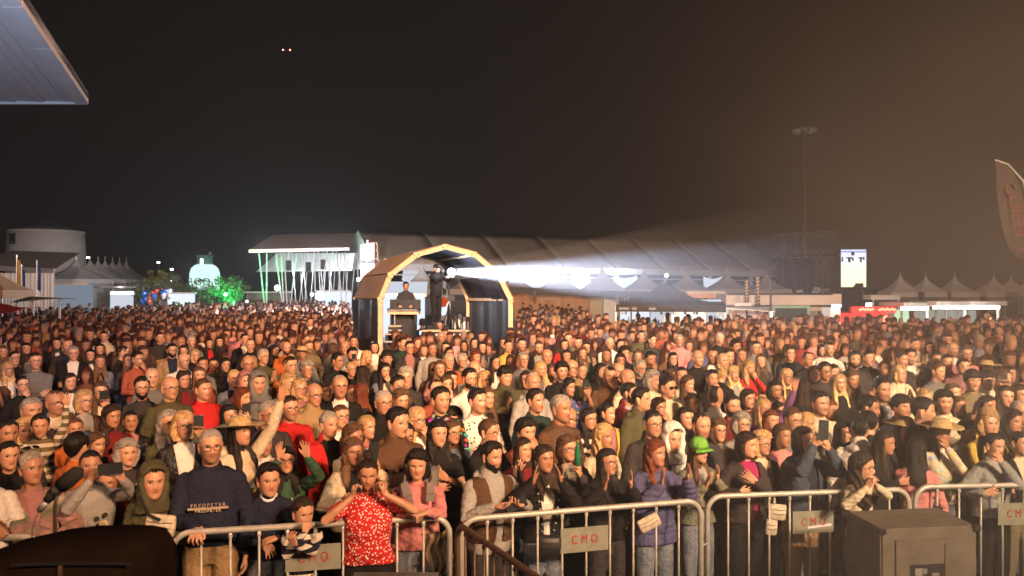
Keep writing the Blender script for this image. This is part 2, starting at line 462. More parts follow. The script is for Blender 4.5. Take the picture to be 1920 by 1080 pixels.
# ------------------------------------------------------------------ the body rig
POSES = {  # (hand, hand) targets in the 1.75 m frame; viewer's left hand first; (x,y,z), fingers direction, palm normal, curl
 'down':  [((-.25,-.06,.80),(0,-.1,-1),(1,0,0),.5), ((.25,-.06,.80),(0,-.1,-1),(-1,0,0),.5)],
 'cross': [((.07,-.21,1.17),(1,.15,.1),(0,1,0),.4), ((-.07,-.25,1.12),(-1,.2,.05),(0,1,0),.5)],
 'clap':  [((-.035,-.33,1.27),(.1,-.35,1),(1,0,0),.15), ((.045,-.31,1.26),(-.2,-.35,1),(-1,0,0),.15)],
 'clap2': [((-.10,-.32,1.30),(.2,-.3,1),(1,-.2,0),.1), ((.09,-.30,1.32),(-.3,-.3,1),(-1,-.2,0),.1)],
 'clasp': [((-.045,-.36,1.07),(.8,-.4,0),(0,.3,-1),.9), ((.045,-.37,1.08),(-.8,-.4,0),(0,.3,-1),.9)],
 'rail':  [((-.17,-.34,1.075),(.15,-1,-.2),(0,0,-1),1.0), ((.17,-.34,1.075),(-.15,-1,-.2),(0,0,-1),1.0)],
 'lean':  [((-.06,-.36,1.09),(1,-.3,0),(0,0,-1),.5), ((.06,-.38,1.10),(-1,-.3,0),(0,0,-1),.5)],
 'hold':  [((-.04,-.30,1.16),(.5,-.8,.1),(.3,0,1),.6), ((.06,-.30,1.14),(-.5,-.8,.1),(-.3,0,1),.6)],
 'phone': [((-.25,-.06,.80),(0,-.1,-1),(1,0,0),.5), ((.10,-.34,1.55),(-.1,-.1,1),(-.6,-.7,0),.7)],
 'phone2':[((-.09,-.34,1.58),(.45,-.15,1),(.3,.9,0),.6), ((.09,-.34,1.58),(-.45,-.15,1),(-.3,.9,0),.6)],
 'wave':  [((-.25,-.06,.80),(0,-.1,-1),(1,0,0),.5), ((.30,-.18,1.86),(.1,-.1,1),(0,-1,0),.1)],
 'wave2': [((-.30,-.20,1.80),(-.1,-.1,1),(0,-1,0),.1), ((.30,-.20,1.83),(.1,-.1,1),(0,-1,0),.1)],
 'mouth': [((-.07,-.24,1.13),(1,0,.2),(0,1,0),.6), ((.055,-.155,1.47),(-.25,.2,1),(-.5,.8,0),.8)],
 'cheeks':[((-.115,-.13,1.47),(.35,.15,1),(.8,.5,0),.85), ((.115,-.13,1.47),(-.35,.15,1),(-.8,.5,0),.85)],
 'belly': [((-.04,-.20,1.05),(1,0,0),(0,1,0),.5), ((.25,-.06,.80),(0,-.1,-1),(-1,0,0),.5)],
}
def scale_rig(sex, kid):
    # returns shoulder half width, torso sections factor
    if kid: return dict(sh=.150, hip=.125, waist=.115, chest=.125, dep=.088, bust=0, arm=.82, neck=.046, head=1.16)
    if sex == 'W': return dict(sh=.148, hip=.165, waist=.126, chest=.140, dep=.095, bust=.035, arm=.84, neck=.050, head=.97)
    return dict(sh=.172, hip=.155, waist=.146, chest=.160, dep=.110, bust=0, arm=1.0, neck=.060, head=1.0)

def torso_secs(g, o, fat=1., lo=.84, top=1.50, belly=0.):
    """garment / skin torso, o = offset outward"""
    d = g['dep']; b = g['bust']
    S = [(.84, g['hip']*1.0, d*1.0, d*1.05), (.94, g['hip']*1.02, d*1.03, d*1.1), (1.04, g['waist']*1.03, d*1.0+belly, d*.92),
         (1.12, g['waist']*1.03, d*1.02+belly, d*.92), (1.20, (g['waist']+g['chest'])/2*1.05, d*1.05+b*.7+belly*.5, d*.95),
         (1.27, g['chest']*1.06, d*1.06+b, d*.98), (1.34, g['chest']*1.08, d*1.02+b*.45, d*.98),
         (1.40, g['sh']*.98, d*.88, d*.92), (1.435, g['sh']*.82, d*.72, d*.80), (1.465, g['sh']*.55, d*.60, d*.68), (1.495, g['neck']*1.25, d*.5, d*.58)]
    out = []
    for z, hw, f, bk in S:
        if z < lo - .01 or z > top + .01: continue
        out.append((z, 0, .012, (hw + o) * fat, (f + o) * fat, (bk + o) * fat))
    return out

def ik(S, T, l1, l2, pole):
    S, T = np.array(S, float), np.array(T, float)
    d = T - S; L = np.linalg.norm(d); L2 = min(L, (l1 + l2) * .985)
    T = S + d / L * L2; L = L2; u = d / np.linalg.norm(d)
    a = (l1*l1 - l2*l2 + L*L) / (2*L); h = math.sqrt(max(l1*l1 - a*a, 1e-6))
    p = np.array(pole, float); p = p - u * p.dot(u); p /= np.linalg.norm(p)
    return S + u*a + p*h, T

def hand(parts, W, fd, pn, curl, side, k=1.0):
    fd = np.array(fd, float); fd /= np.linalg.norm(fd)
    pn = np.array(pn, float); pn = pn - fd * pn.dot(fd); pn /= np.linalg.norm(pn)
    ac = np.cross(fd, pn)                       # across the palm
    # thumb side: towards the body middle / up
    ts = side * (1 if ac[0] * 1.0 > 0 else -1) * -1
    if abs(ac[0]) < .3: ts = 1 if ac[2] > 0 else -1
    ac = ac * ts
    P = lambda a, b, c: W + k * (fd * a + ac * b + pn * c)
    for b in (-.028, -.010, .010, .028):        # palm as a fan
        parts.add(limb([P(.0, b*.55, 0), P(.045, b*.9, .002), P(.088, b*1.05, 0)], [.017*k, .0165*k, .0125*k], 8))
    ln = [.064, .078, .084, .074]
    for i, b in enumerate((-.031, -.0105, .0105, .031)):
        c1 = curl * .95; c2 = curl * 1.9
        L = ln[i]
        d1 = np.array([math.cos(c1), 0, math.sin(c1)]); d2 = np.array([math.cos(c2), 0, math.sin(c2)])
        spread = b * .30
        p0 = np.array([.088, b*1.05, 0]); p1 = p0 + d1 * L*.5 + np.array([0, spread, 0]); p2 = p1 + d2 * L*.5 + np.array([0, spread*.6, 0])
        parts.add(limb([P(*p0), P(*p1), P(*p2)], [.0098*k, .0090*k, .0075*k], 8))
    parts.add(limb([P(.02, .025, .004), P(.058, .052, .014), P(.088, .058, .026)], [.0145*k, .0115*k, .0088*k], 8))

def make_rig(sex='M', kid=False, pose='down', yaw=0., pitch=0., roll=0., fat=1., belly=0., hunch=0., targets=None, twist=0.):
    g = scale_rig(sex, kid)
    T = targets or POSES[pose]
    r = dict(g=g, fat=fat, belly=belly, sex=sex, kid=kid, arms=[])
    ks = .89 if sex == 'W' else (.86 if kid else 1.)
    lu, lf = .285 * (.97 if sex == 'W' else 1), .255 * (.97 if sex == 'W' else 1)
    for sgn, (t, fd, pn, curl) in zip((-1, 1), T):
        S = np.array([sgn * (g['sh'] * .97) * (1 + (fat-1)*.6), .012, 1.385])
        up = t[2] > 1.5
        pole = (sgn * (1.0 if not up else 1.3), .35 if not up else .1, -1.0 if not up else -.75)
        if abs(t[0]) < .12 and t[2] > 1.3: pole = (sgn*.7, -.1, -1)
        E, W = ik(S, t, lu, lf, pole)
        r['arms'].append((S, E, W, fd, pn, curl, sgn))
    r['lean'] = hunch
    hs = g['head']
    hc = np.array([0, -.022 - hunch*.25, 1.632 if not kid else 1.615])
    r['H'] = (hc, Rz(yaw) @ Rx(pitch) @ Ry(roll) * hs)
    return r

def rig_body(r, name, face=(1,1,1,0), vox=.0055, dec=.33, arms=True):
    g = r['g']; P = Parts()
    hc, HR = r['H']
    V, F = head_mesh(face); P.add((V @ HR.T + hc, F))
    for s in (-1, 1):     # ears
        e = limb([(s*.077, .012, -.028), (s*.083, .016, -.006), (s*.084, .018, .012)], [.010, .015, .014], 8)
        P.add((((e[0] - [s*.08,.015,0]) * [.55, 1, 1.25] + [s*.078,.013,-.006]) @ HR.T + hc, e[1]))
    nk = g['neck']
    P.add(limb([(0, .015, 1.40), (0, .008, 1.48), tuple(hc + HR @ np.array([0, .012, -.055]))], [nk*1.15, nk*.98, nk*.96], 16))
    P.add(ellipse_loft([(z, cx, cy - (.0 if z < 1.38 else 0), hw*(.84 if z > 1.38 else 1), f*(.8 if z > 1.38 else 1), b*(.8 if z > 1.38 else 1)) for z, cx, cy, hw, f, b in torso_secs(g, -.012, r['fat'], lo=.94, belly=r['belly'], top=1.47)], 22))
    af = g['arm'] * (1 + (r['fat']-1)*.7)
    for S, E, W, fd, pn, curl, sgn in r['arms']:
        P.add(limb([S, S*.5+E*.5, E, E*.6+W*.4, W], [.046*af, .044*af, .037*af, .035*af, .025*af], 12))
        P.add(limb([W - (E-W)*-.02, W + np.array(fd)/np.linalg.norm(fd)*.02], [.024*af, .022*af], 8))
        hand(P, W + (W-E)/np.linalg.norm(W-E)*.012, fd, pn, curl, sgn, .98 if r['sex']=='M' and not r['kid'] else .88)
    me = remesh(P, name, vox, dec)
    v = get_v(me)
    rest = (v - hc) @ np.linalg.inv(HR).T
    at = me.attributes.new('rest', 'FLOAT_VECTOR', 'POINT')
    at.data.foreach_set('vector', rest.astype(np.float32).ravel())
    me.materials.append(MAT['skin'])
    return me

def rig_top(r, name, kind='long', off=.012, seed=0, vox=.0115, dec=.55):
    """kind: tee, tank, long, jacket (open), puffer, vest, hoodie, coat"""
    g = r['g']; P = Parts(); fat = r['fat']
    if kind in ('jacket', 'vest', 'coat'): off += .012
    if kind == 'hoodie': off += .008
    if kind == 'puffer': off += .016
    lo = .84 if kind in ('coat', 'puffer', 'hoodie') else .92
    P.add(ellipse_loft(torso_secs(g, off, fat, lo=lo, belly=r['belly'], top={'tank':1.40}.get(kind,1.466)), 28))
    nk = g['neck']
    if kind in ('hoodie', 'puffer'):
        P.add(limb([(0, .02, 1.43), (0, .02, 1.495)], [nk*1.75, nk*1.45], 16))
        if kind == 'hoodie':
            P.add(limb([(-.10,.07,1.455),(-.05,.115,1.46),(0,.13,1.455),(.05,.115,1.46),(.10,.07,1.455)], [.035,.045,.05,.045,.035], 10))
    elif kind in ('jacket', 'coat', 'vest', 'polo'):
        P.add(limb([(0, .022, 1.42), (0, .03, 1.50)], [nk*1.55, nk*1.32], 16))
    elif kind != 'tank':
        P.add(limb([(0, .018, 1.40), (0, .020, 1.462)], [nk*1.75, nk*1.36], 16))
    af = g['arm'] * (1 + (fat-1)*.7); o2 = off * 1.0
    for S, E, W, fd, pn, curl, sgn in r['arms']:
        if kind in ('vest', 'tank', 'inner'):
            continue
        if kind in ('tee',):
            e1 = S*.42 + E*.58
            P.add(limb([S, S*.6+e1*.4, e1], [.047*af+o2, .047*af+o2, .047*af+o2*1.2], 14))
        else:
            W2 = W*.97 + E*.03
            P.add(limb([S, S*.5+E*.5, E, E*.5+W2*.5, W2], [.046*af+o2, .046*af+o2, .041*af+o2, .038*af+o2*.9, .029*af+o2*.6], 14))
    me = remesh(P, name, vox, dec, smooth=3)
    v = get_v(me); n = get_n(me)
    arm = np.abs(v[:,0]) > g['sh']*.95
    fold = 1 - np.abs(wave_noise(v * [1.2, 1.0, .8] + .25*np.sin(v[:, [2,0,1]]*9), seed+11, (11, 19)))*2.2
    fold2 = 1 - np.abs(wave_noise(v * [.7, .7, 1.7], seed+17, (26, 40)))*2.0
    waist = np.clip(1 - np.abs(v[:,2] - 1.02)/.22, 0, 1); arm_f = arm*1.0
    w = .0075*np.clip(fold, -.6, 1)*(.55 + .6*waist) + .0035*np.clip(fold2, -.5, 1)*(.5 + arm_f*.9 + waist*.6) - .003
    w += np.where(arm, .0024*np.sin(v[:,2]*120 + 2*wave_noise(v, seed+3, (9,))*4), 0)
    if kind == 'puffer': w = .009*np.abs(np.sin(v[:,2]*math.pi/.055))
    w = w * np.clip((1.50 - v[:,2])/.06, .1, 1)
    v = v + n * w[:, None]
    v[:,2] = np.where(v[:,2] > 1.6, v[:,2], v[:,2])
    set_v(me, v)
    if kind in ('jacket', 'coat', 'vest'):
        bm = bmesh.new(); bm.from_mesh(me)
        kill = []
        for f in bm.faces:
            c = f.calc_center_median()
            if c.y < -.02 and c.z > .80:
                wd = .030 + .055*max(0, (c.z - 1.05)/.4) + .02*max(0, (1.05-c.z)/.2)
                if abs(c.x) < wd and abs(c.x) < g['sh']*.75 and c.y > -.30 and f.normal.y < .3: kill.append(f)
        # only torso front, never the sleeves in front of it
        arms = r['arms']
        def near_arm(c):
            c = np.array(c)
            for S, E, W, *_ in arms:
                for A, B in ((S, E), (E, W)):
                    t = np.clip((c-A).dot(B-A)/((B-A).dot(B-A)), 0, 1)
                    if np.linalg.norm(c - (A + (B-A)*t)) < .06*af+off+.01 and (A is E or t > .35): return True
            return False
        kill = [f for f in kill if not near_arm(f.calc_center_median())]
        bmesh.ops.delete(bm, geom=kill, context='FACES')
        for vv in bm.verts:
            if vv.is_boundary and vv.co.y < 0 and abs(vv.co.x) < .13:
                wd = .030 + .055*max(0, (vv.co.z - 1.05)/.4) + .02*max(0, (1.05-vv.co.z)/.2)
                if abs(abs(vv.co.x) - wd) < .02: vv.co.x = math.copysign(wd, vv.co.x)
        bm.to_mesh(me); bm.free()
    me.materials.append(MAT['cloth'])
    return me

def rig_legs(r, name, off=.012, seed=0, kind='trousers', step=0.):
    g = r['g']; P = Parts(); fat = 1 + (r['fat']-1)*.6
    P.add(ellipse_loft([(z, cx, cy, hw, f, b) for z, cx, cy, hw, f, b in
        [(.80,0,.012,(g['hip']*.92+off)*fat,g['dep']*.9+off,g['dep']*1.05+off),(.88,0,.012,(g['hip']*1.0+off)*fat,g['dep']*.98+off,g['dep']*1.1+off),
         (.98,0,.012,(g['hip']*.98+off*.5)*fat,g['dep']*.98+off*.5+r['belly'],g['dep']+off*.5),(1.03,0,.012,(g['waist'])*fat,g['dep']*.9,g['dep']*.85)]], 22))
    a = g['arm']
    for s in (-1, 1):
        st = step * s
        P.add(limb([(s*.085*fat, .012, .86), (s*.09*fat, .0-st*.3, .66), (s*.095*fat, -.01-st*.7, .48), (s*.10*fat, .01-st*.8, .28), (s*.105*fat, .02-st, .10)],
                   [(.098+off*.3)*fat*(a*.3+.7), (.085+off*.4)*fat*(a*.3+.7), .064+off*.5, .058+off*.5, .046+off*.9], 14))
    me = remesh(P, name, .014, .5, smooth=2)
    v = get_v(me); n = get_n(me)
    w = wave_noise(v, seed+7, (16, 30, 50))*.005 + .003*np.sin(v[:,2]*90 + 3*np.sin(v[:,0]*30))*np.clip((.75-v[:,2])*3, 0, 1)
    set_v(me, v + n*w[:,None]); me.materials.append(MAT['cloth'])
    return me

def rig_shoes(r, name, step=0.):
    P = Parts()
    for s in (-1, 1):
        x = s*.105; st = step*s
        V, F = limb([(x, .055-st, .055), (x, .0-st, .055), (x*1.08, -.09-st, .042), (x*1.12, -.155-st, .034)], [.042, .046, .044, .032], 12)
        V[:,2] = np.maximum(V[:,2], .002); P.add((V, F))
    me = P.mesh(name); me.materials.append(MAT['shoe']); return me

# ------------------------------------------------------------------ hair
def hair_mesh(style, seed=0):
    rs = np.random.RandomState(seed)
    na = 96
    az = np.linspace(-np.pi, np.pi, na, endpoint=False)
    aa = np.abs(az); deg = np.degrees(aa)
    long_ = style in ('long', 'wavy', 'longback')
    bottom = {'long': -.40, 'wavy': -.36, 'longback': -.40, 'bob': -.135, 'bobc': -.13}.get(style, -.10)
    T = dict(short=.009, crop=.014, quiff=.014, buzz=.003, bald=.005, thin=.005, curly=.024, pony=.007, bun=.007, long=.010, longback=.010, wavy=.014,
             bob=.014, bobc=.026, fringe=.017, spiky=.015, afro=.04, grey=.010)[style]
    zs = np.concatenate([np.linspace(.118+T*1.15, .03, 20), np.linspace(.02, max(bottom, -.11), 12)[0:]])
    if bottom < -.11: zs = np.concatenate([zs, np.linspace(-.125, bottom, 16 if long_ else 3)])
    line = np.interp(deg, [0, 25, 45, 62, 76, 84, 112, 135, 180], [.068, .066, .056, .030, -.012, .020, .018, -.035, -.080])
    if style == 'fringe': line = np.interp(deg, [0, 40, 60, 76, 84, 112, 135, 180], [.030, .030, .010, -.025, -.02, -.02, -.05, -.08])
    if style in ('curly', 'afro'): line = np.interp(deg, [0, 40, 60, 76, 84, 112, 135, 180], [.055, .050, .02, -.02, -.01, -.01, -.05, -.08])
    if style in ('crop', 'quiff', 'spiky'): line = line + np.where(deg < 40, .004, 0)
    if style == 'pony' or style == 'bun': line = line + np.where(deg < 50, .004, 0)
    if style == 'thin': line = np.interp(deg, [0, 18, 40, 62, 76, 84, 112, 135, 180], [.095, .085, .098, .06, -.008, .020, .018, -.035, -.080])
    line = line + .004*np.sin(az*9+seed) + .003*np.sin(az*23+seed*2)
    rows = []
    top = .118 + T*1.15
    ax, af_, ab = .0765 + T, .091 + T, .099 + T
    nz = rs.rand(6)*6.3
    k1 = rs.randint(5, 8); k2 = rs.randint(11, 17)
    clump = .5*np.sin(az*k1 + nz[0]) + .35*np.sin(az*k2 + nz[1]) + .3*np.sin(az*29 + nz[2])
    for z in zs:
        hr = head_r(az, min(z, .117), 1, 1) if z < .116 else np.full(na, .004)
        zz = np.clip(z/top, 0, 1)
        fac = np.sqrt(np.maximum(1 - zz**2.5, 0.0))
        c, s = np.cos(az), np.sin(az)
        dep = np.where(c > 0, af_, ab)
        dome = fac / ((np.abs(s)/ax)**2.3 + (np.abs(c)/dep)**2.3) ** (1/2.3)
        side_t = np.interp(z, [-.10, -.03, .04], [.25, .45, 1.0]) if style in ('short','buzz','thin','bald','grey','pony','bun','crop','quiff','spiky') else 1.
        if z > .0:
            hair = dome
            if style in ('quiff', 'spiky') : hair = dome + .012*np.clip(np.cos(az),0,1)*np.clip((z-.07)/.05,0,1)
            if side_t < 1: hair = np.minimum(dome, hr + T*np.interp(z, [0, .04, .07], [.45, .75, 2.2]))
        else:
            hair = hr + T*side_t
        amp = {'curly': .010, 'wavy': .007, 'bobc': .010, 'afro': .010, 'spiky': .004, 'crop': .004, 'quiff': .003}.get(style, .0022)
        if style in ('curly', 'bobc', 'afro', 'wavy'):
            hair = hair + amp*(np.sin(az*13 + z*90 + nz[3]) * np.sin(z*110 + nz[4] + az*5)) + amp*.4*np.sin(az*23 - z*160)
        else:
            hair = hair + amp*clump*fac
        inside = np.minimum(hr - .014, hr*.8)
        if style in ('bald',):
            lim = np.interp(deg, [0, 60, 75, 90, 130, 180], [-.2, -.2, .0, .045, .055, .05])
            m = 1/(1+np.exp(-(z - line)/.003)) * 1/(1+np.exp(-(lim - z)/.004))
        elif long_ or style in ('bob', 'bobc'):
            # face window
            fw = np.interp(z, [-.45, -.25, -.13, -.05, .03, .055, .07], [36, 42, 62, 70, 62, 46, 0])
            part = 4*np.sin(z*40 + nz[5])
            shf = (.30 if seed % 2 else -.30)*np.clip((z - .0)/.05, 0, 1); degs = np.degrees(np.abs(np.angle(np.exp(1j*(az - shf)))))
            m = 1/(1+np.exp(-(degs - fw - part*.6)/2.2)) if z < .068 else np.ones(na)
            if z <= 0:
                base = np.interp(z, [-.45, -.30, -.20, -.12, 0], [.100, .106, .099, .085, .081])
                frnt = np.interp(z, [-.45, -.30, -.20, -.14, -.05, 0], [.178, .172, .145, .092, .078, .086])
                bck = np.interp(z, [-.45, -.25, -.12, 0], [.14, .14, .115, .105])
                if style in ('bob', 'bobc'): base = base + .012
                wx = base + T*.9; wf = frnt + T*.3; wb = bck + T*.6
                dep2 = np.where(c > 0, wf, wb)
                hair = 1/((np.abs(s)/wx)**2.2 + (np.abs(c)/dep2)**2.2)**(1/2.2)
                amp2 = .010 if style in ('wavy', 'bobc') else .004
                hair = hair + amp2*np.sin(az*9 + z*(55 if style == 'wavy' else 12) + nz[0]) + .004*clump
                taper = np.interp(z, [bottom, bottom+.06], [.72, 1.0]); hair = hair*taper
                if style == 'longback': m = m * (deg > 95)
                inside = np.minimum(inside, .05) if z > -.12 else np.full(na, .03)
                hair = np.maximum(hair, hr + .004) if z > -.12 else hair
            else:
                hair = dome + np.where(np.abs(s) > .5, .004, 0)
            th = np.clip((deg - fw)/16 + .12, .12, 1) if z < .068 else np.clip((z-.060)/.03, .15, 1)
            if z > -.13: hair = hr + (hair - hr)*np.where(deg > 100, 1, th)
        else:
            m = 1/(1+np.exp(-(z - line)/.0035))
            hair = hr + (hair - hr)*np.clip((z - line)/.034 + .10, .10, 1)
            hair = hair + .0022*np.sin(az*21 + z*60 + nz[4])*np.sin(az*37 - z*45)*(fac > .2)
        st_ = .5*np.sin(az*31 + 2.2*math.sin(z*13 + nz[1]) + nz[2]) + .35*np.sin(az*19 - 3*math.sin(z*9) + nz[3]) + .3*np.sin(az*43 + nz[0])
        hair = hair + st_*(.0042 if (long_ or 'bob' in style) else .0016)*min(1, max(0, (.112 - z)/.04))
        if long_ or 'bob' in style:
            pa = .35*math.sin(seed*1.7); gz = math.exp(-((z-.10)/.035)**2)
            hair = hair - .011*gz*np.exp(-((np.sin(az)*1.0 - pa*.5)/.13)**2)*(np.cos(az) > -.2)
            if z < bottom + .09: hair = hair*(1 - (bottom + .09 - z)/.09*(.22 + .25*np.sin(az*11 + nz[4])*np.sin(az*5 + nz[1])))
        r = inside*(1-m) + np.maximum(hair, hr+.0015*(z<.11))*m
        rows.append(np.stack([np.sin(az)*r, -np.cos(az)*r, np.full(na, z)], 1))
    P = Parts(); P.add(ring_loft(rows[::-1]))
    if style == 'pony':
        P.add(limb([(0,.10,.05),(0,.15,.03),(0,.165,-.05),(0,.15,-.16),(.01,.13,-.26)], [.025,.035,.036,.030,.012], 12))
    if style == 'bun':
        P.add(limb([(0,.10,.09),(0,.125,.12)], [.035,.042], 14))
    me = P.mesh('hair'); me.materials.append(MAT['hair']); return me

def shell(fn_outer, name, zs, open_deg, na=48, inset=.02):
    pass

def hood_mesh():
    na = 48; az = np.linspace(-np.pi, np.pi, na, endpoint=False); deg = np.degrees(np.abs(az)); c, s = np.cos(az), np.sin(az)
    rows = []
    for z in np.linspace(.155, -.20, 34):
        zz = np.clip(z/.156, 0, 1); fac = math.sqrt(max(1 - zz**2.6, .001))
        wx = np.interp(z, [-.2, -.12, -.04, .04], [.125, .105, .104, .104]); wf = np.interp(z, [-.2, -.1, 0, .1], [.10, .10, .112, .128]); wb = .13
        dep = np.where(c > 0, wf, wb)
        R = fac/((np.abs(s)/wx)**2.3 + (np.abs(c)/dep)**2.3)**(1/2.3)
        R = R + .004*np.sin(z*60+az*4)
        fw = np.interp(z, [-.14, -.12, -.08, 0, .06, .09, .10], [0, 20, 38, 50, 44, 18, 0])
        m = 1/(1+np.exp(-(deg - fw)/1.5)) if fw > 0 else np.ones(na)
        r = np.minimum(.05, R)*(1-m) + R*m
        rows.append(np.stack([np.sin(az)*r, -np.cos(az)*r, np.full(na, z)], 1))
    P = Parts(); P.add(ring_loft(rows[::-1])); me = P.mesh('hood'); me.materials.append(MAT['cloth']); return me

def cap_mesh():
    b = MB(); b.lathe([(.092,.025),(.094,.05),(.088,.085),(.068,.115),(.035,.130),(.003,.134)], 24)
    V = []; F = []
    for k in range(13):
        t = math.radians(-60 + 120*k/12); 
        for r, z in ((.085,.032),(.165 - .02*abs(math.sin(t)),.022 - .012*abs(math.sin(t))*2),(.165 - .02*abs(math.sin(t)),.017- .012*abs(math.sin(t))*2),(.085,.027)):
            V.append((math.sin(t)*r*.95, -math.cos(t)*r, z))
    for k in range(12):
        for j in range(4): F.append((k*4+j, k*4+(j+1)%4, (k+1)*4+(j+1)%4, (k+1)*4+j))
    b.add(V, F)
    return b.mesh('cap', MAT['cloth'], True)

def straw_hat_meshes():
    b = MB(); V = []; F = []; n = 40
    prof = [(.088,.045),(.10,.043),(.15,.048),(.20,.058),(.203,.062),(.15,.052),(.095,.052),(.088,.10),(.070,.128),(.03,.135),(.002,.132)]
    for r, z in prof:
        for k in range(n):
            t = 2*math.pi*k/n; w = .012*math.sin(2*t+.6)*max(0,(r-.1)/.1) + .003*math.sin(9*t)*max(0,(r-.1)/.1)
            V.append((r*math.cos(t), r*math.sin(t)*1.05, z + w))
    for i in range(len(prof)-1):
        for k in range(n): F.append((i*n+k, i*n+(k+1)%n, (i+1)*n+(k+1)%n, (i+1)*n+k))
    b.add(V, F); hat = b.mesh('straw_hat', MAT['straw'], True)
    c = MB(); c.lathe([(.0925,.054),(.094,.056),(.0905,.082),(.089,.083)], 40, cap=False)
    return hat, c.mesh('hat_band', MAT['cloth'], True)

def glasses_mesh(sun=False):
    b = MB()
    for s in (-1, 1):
        pts = []
        for k in range(14):
            t = 2*math.pi*k/14; e = 3.
            cx = math.copysign(abs(math.cos(t))**(2/e), math.cos(t)); sz = math.copysign(abs(math.sin(t))**(2/e), math.sin(t))
            pts.append((s*.032 + .024*cx, -.099 + abs(s*.032+.024*cx)*.22, -.004 + .017*sz))
        b.tube(pts, .0019 if not sun else .0026, 5, closed=True)
        if sun:
            V = [(p[0], p[1]+.001, p[2]) for p in pts]; b.add(V, [tuple(range(14))])
        b.tube([(s*.056, -.086, .003), (s*.079, -.05, .002), (s*.081, .02, -.002)], .0017, 5)
    b.tube([(-.009, -.099, .0), (0, -.101, .003), (.009, -.099, .0)], .0018, 5)
    return b.mesh('glasses', MAT['frame'] if not sun else MAT['sunglass'], False)

def beard_mesh():
    na = 40; az = np.linspace(-1.65, 1.65, na); rows = []
    zs = np.linspace(-.128, .005, 26)
    for z in zs:
        zc = max(z, -.118)
        r = head_r(az, zc) + .006
        deg = np.degrees(np.abs(az)); x = np.abs(np.sin(az)*r)
        g = np.exp(-((z+.064)/.010)**2 - (x/.022)**2)           # mouth gap
        line = np.interp(deg, [0, 20, 35, 60, 80, 95], [-.046, -.046, -.052, -.040, .0, .01])
        m = 1/(1+np.exp(-(line - z)/.002))
        m = m*(1-np.clip(g*2, 0, 1))
        d = np.where((np.abs(z+.055) < .012) & (x < .025), .006, 0)
        r = (r-.020)*(1-m) + (r+d)*m
        rows.append(np.stack([np.sin(az)*r, -np.cos(az)*r - d*0, np.full(na, z)], 1))
    V = np.concatenate(rows); F = []
    for i in range(len(zs)-1):
        for k in range(na-1): F.append((i*na+k, i*na+k+1, (i+1)*na+k+1, (i+1)*na+k))
    me = mesh_from('beard', V, F, (MAT['hair'],)); return me

def phone_mesh():
    b = MB(); b.box(-.038, .038, -.004, .004, -.078, .078)
    b.box(-.034, -.014, -.0065, -.004, .045, .072)
    return b.mesh('phone', MAT['phone'])

HAIR_CACHE = {}
def hair_of(style, seed=0):
    k = (style, seed % 3)
    if k not in HAIR_CACHE: HAIR_CACHE[k] = hair_mesh(style, hash_(style) + seed % 3)
    return HAIR_CACHE[k]
def hash_(s): return sum((i+3)*ord(c) for i, c in enumerate(str(s))) % 9973

RIGS = {}
class Variant:
    """a body in one pose with garments cut to it, built once and shared"""
    def __init__(s, key, face=(1,1,1,0), vox=.0055, dec=.33, **kw):
        s.key = key; s.rig = make_rig(**kw); s.face = face; s.c = {}; s.vox = vox; s.dec = dec; s.seed = hash_(key)
        hc, HR = s.rig['H']; 
        s.H = Matrix([[*HR[0], hc[0]], [*HR[1], hc[1]], [*HR[2], hc[2]], [0,0,0,1]])
    def get(s, what, *a):
        k = (what,) + a
        if k not in s.c:
            if what == 'body': s.c[k] = rig_body(s.rig, 'body', s.face, s.vox, s.dec)
            elif what == 'legs': s.c[k] = rig_legs(s.rig, 'trousers', seed=s.seed)
            elif what == 'shoes': s.c[k] = rig_shoes(s.rig, 'shoes')
            else: s.c[k] = rig_top(s.rig, what, what, seed=s.seed, off=.004 if (a and a[0] == 'in') else .012, vox=.0088 if s.vox < .006 else .0115)
        return s.c[k]

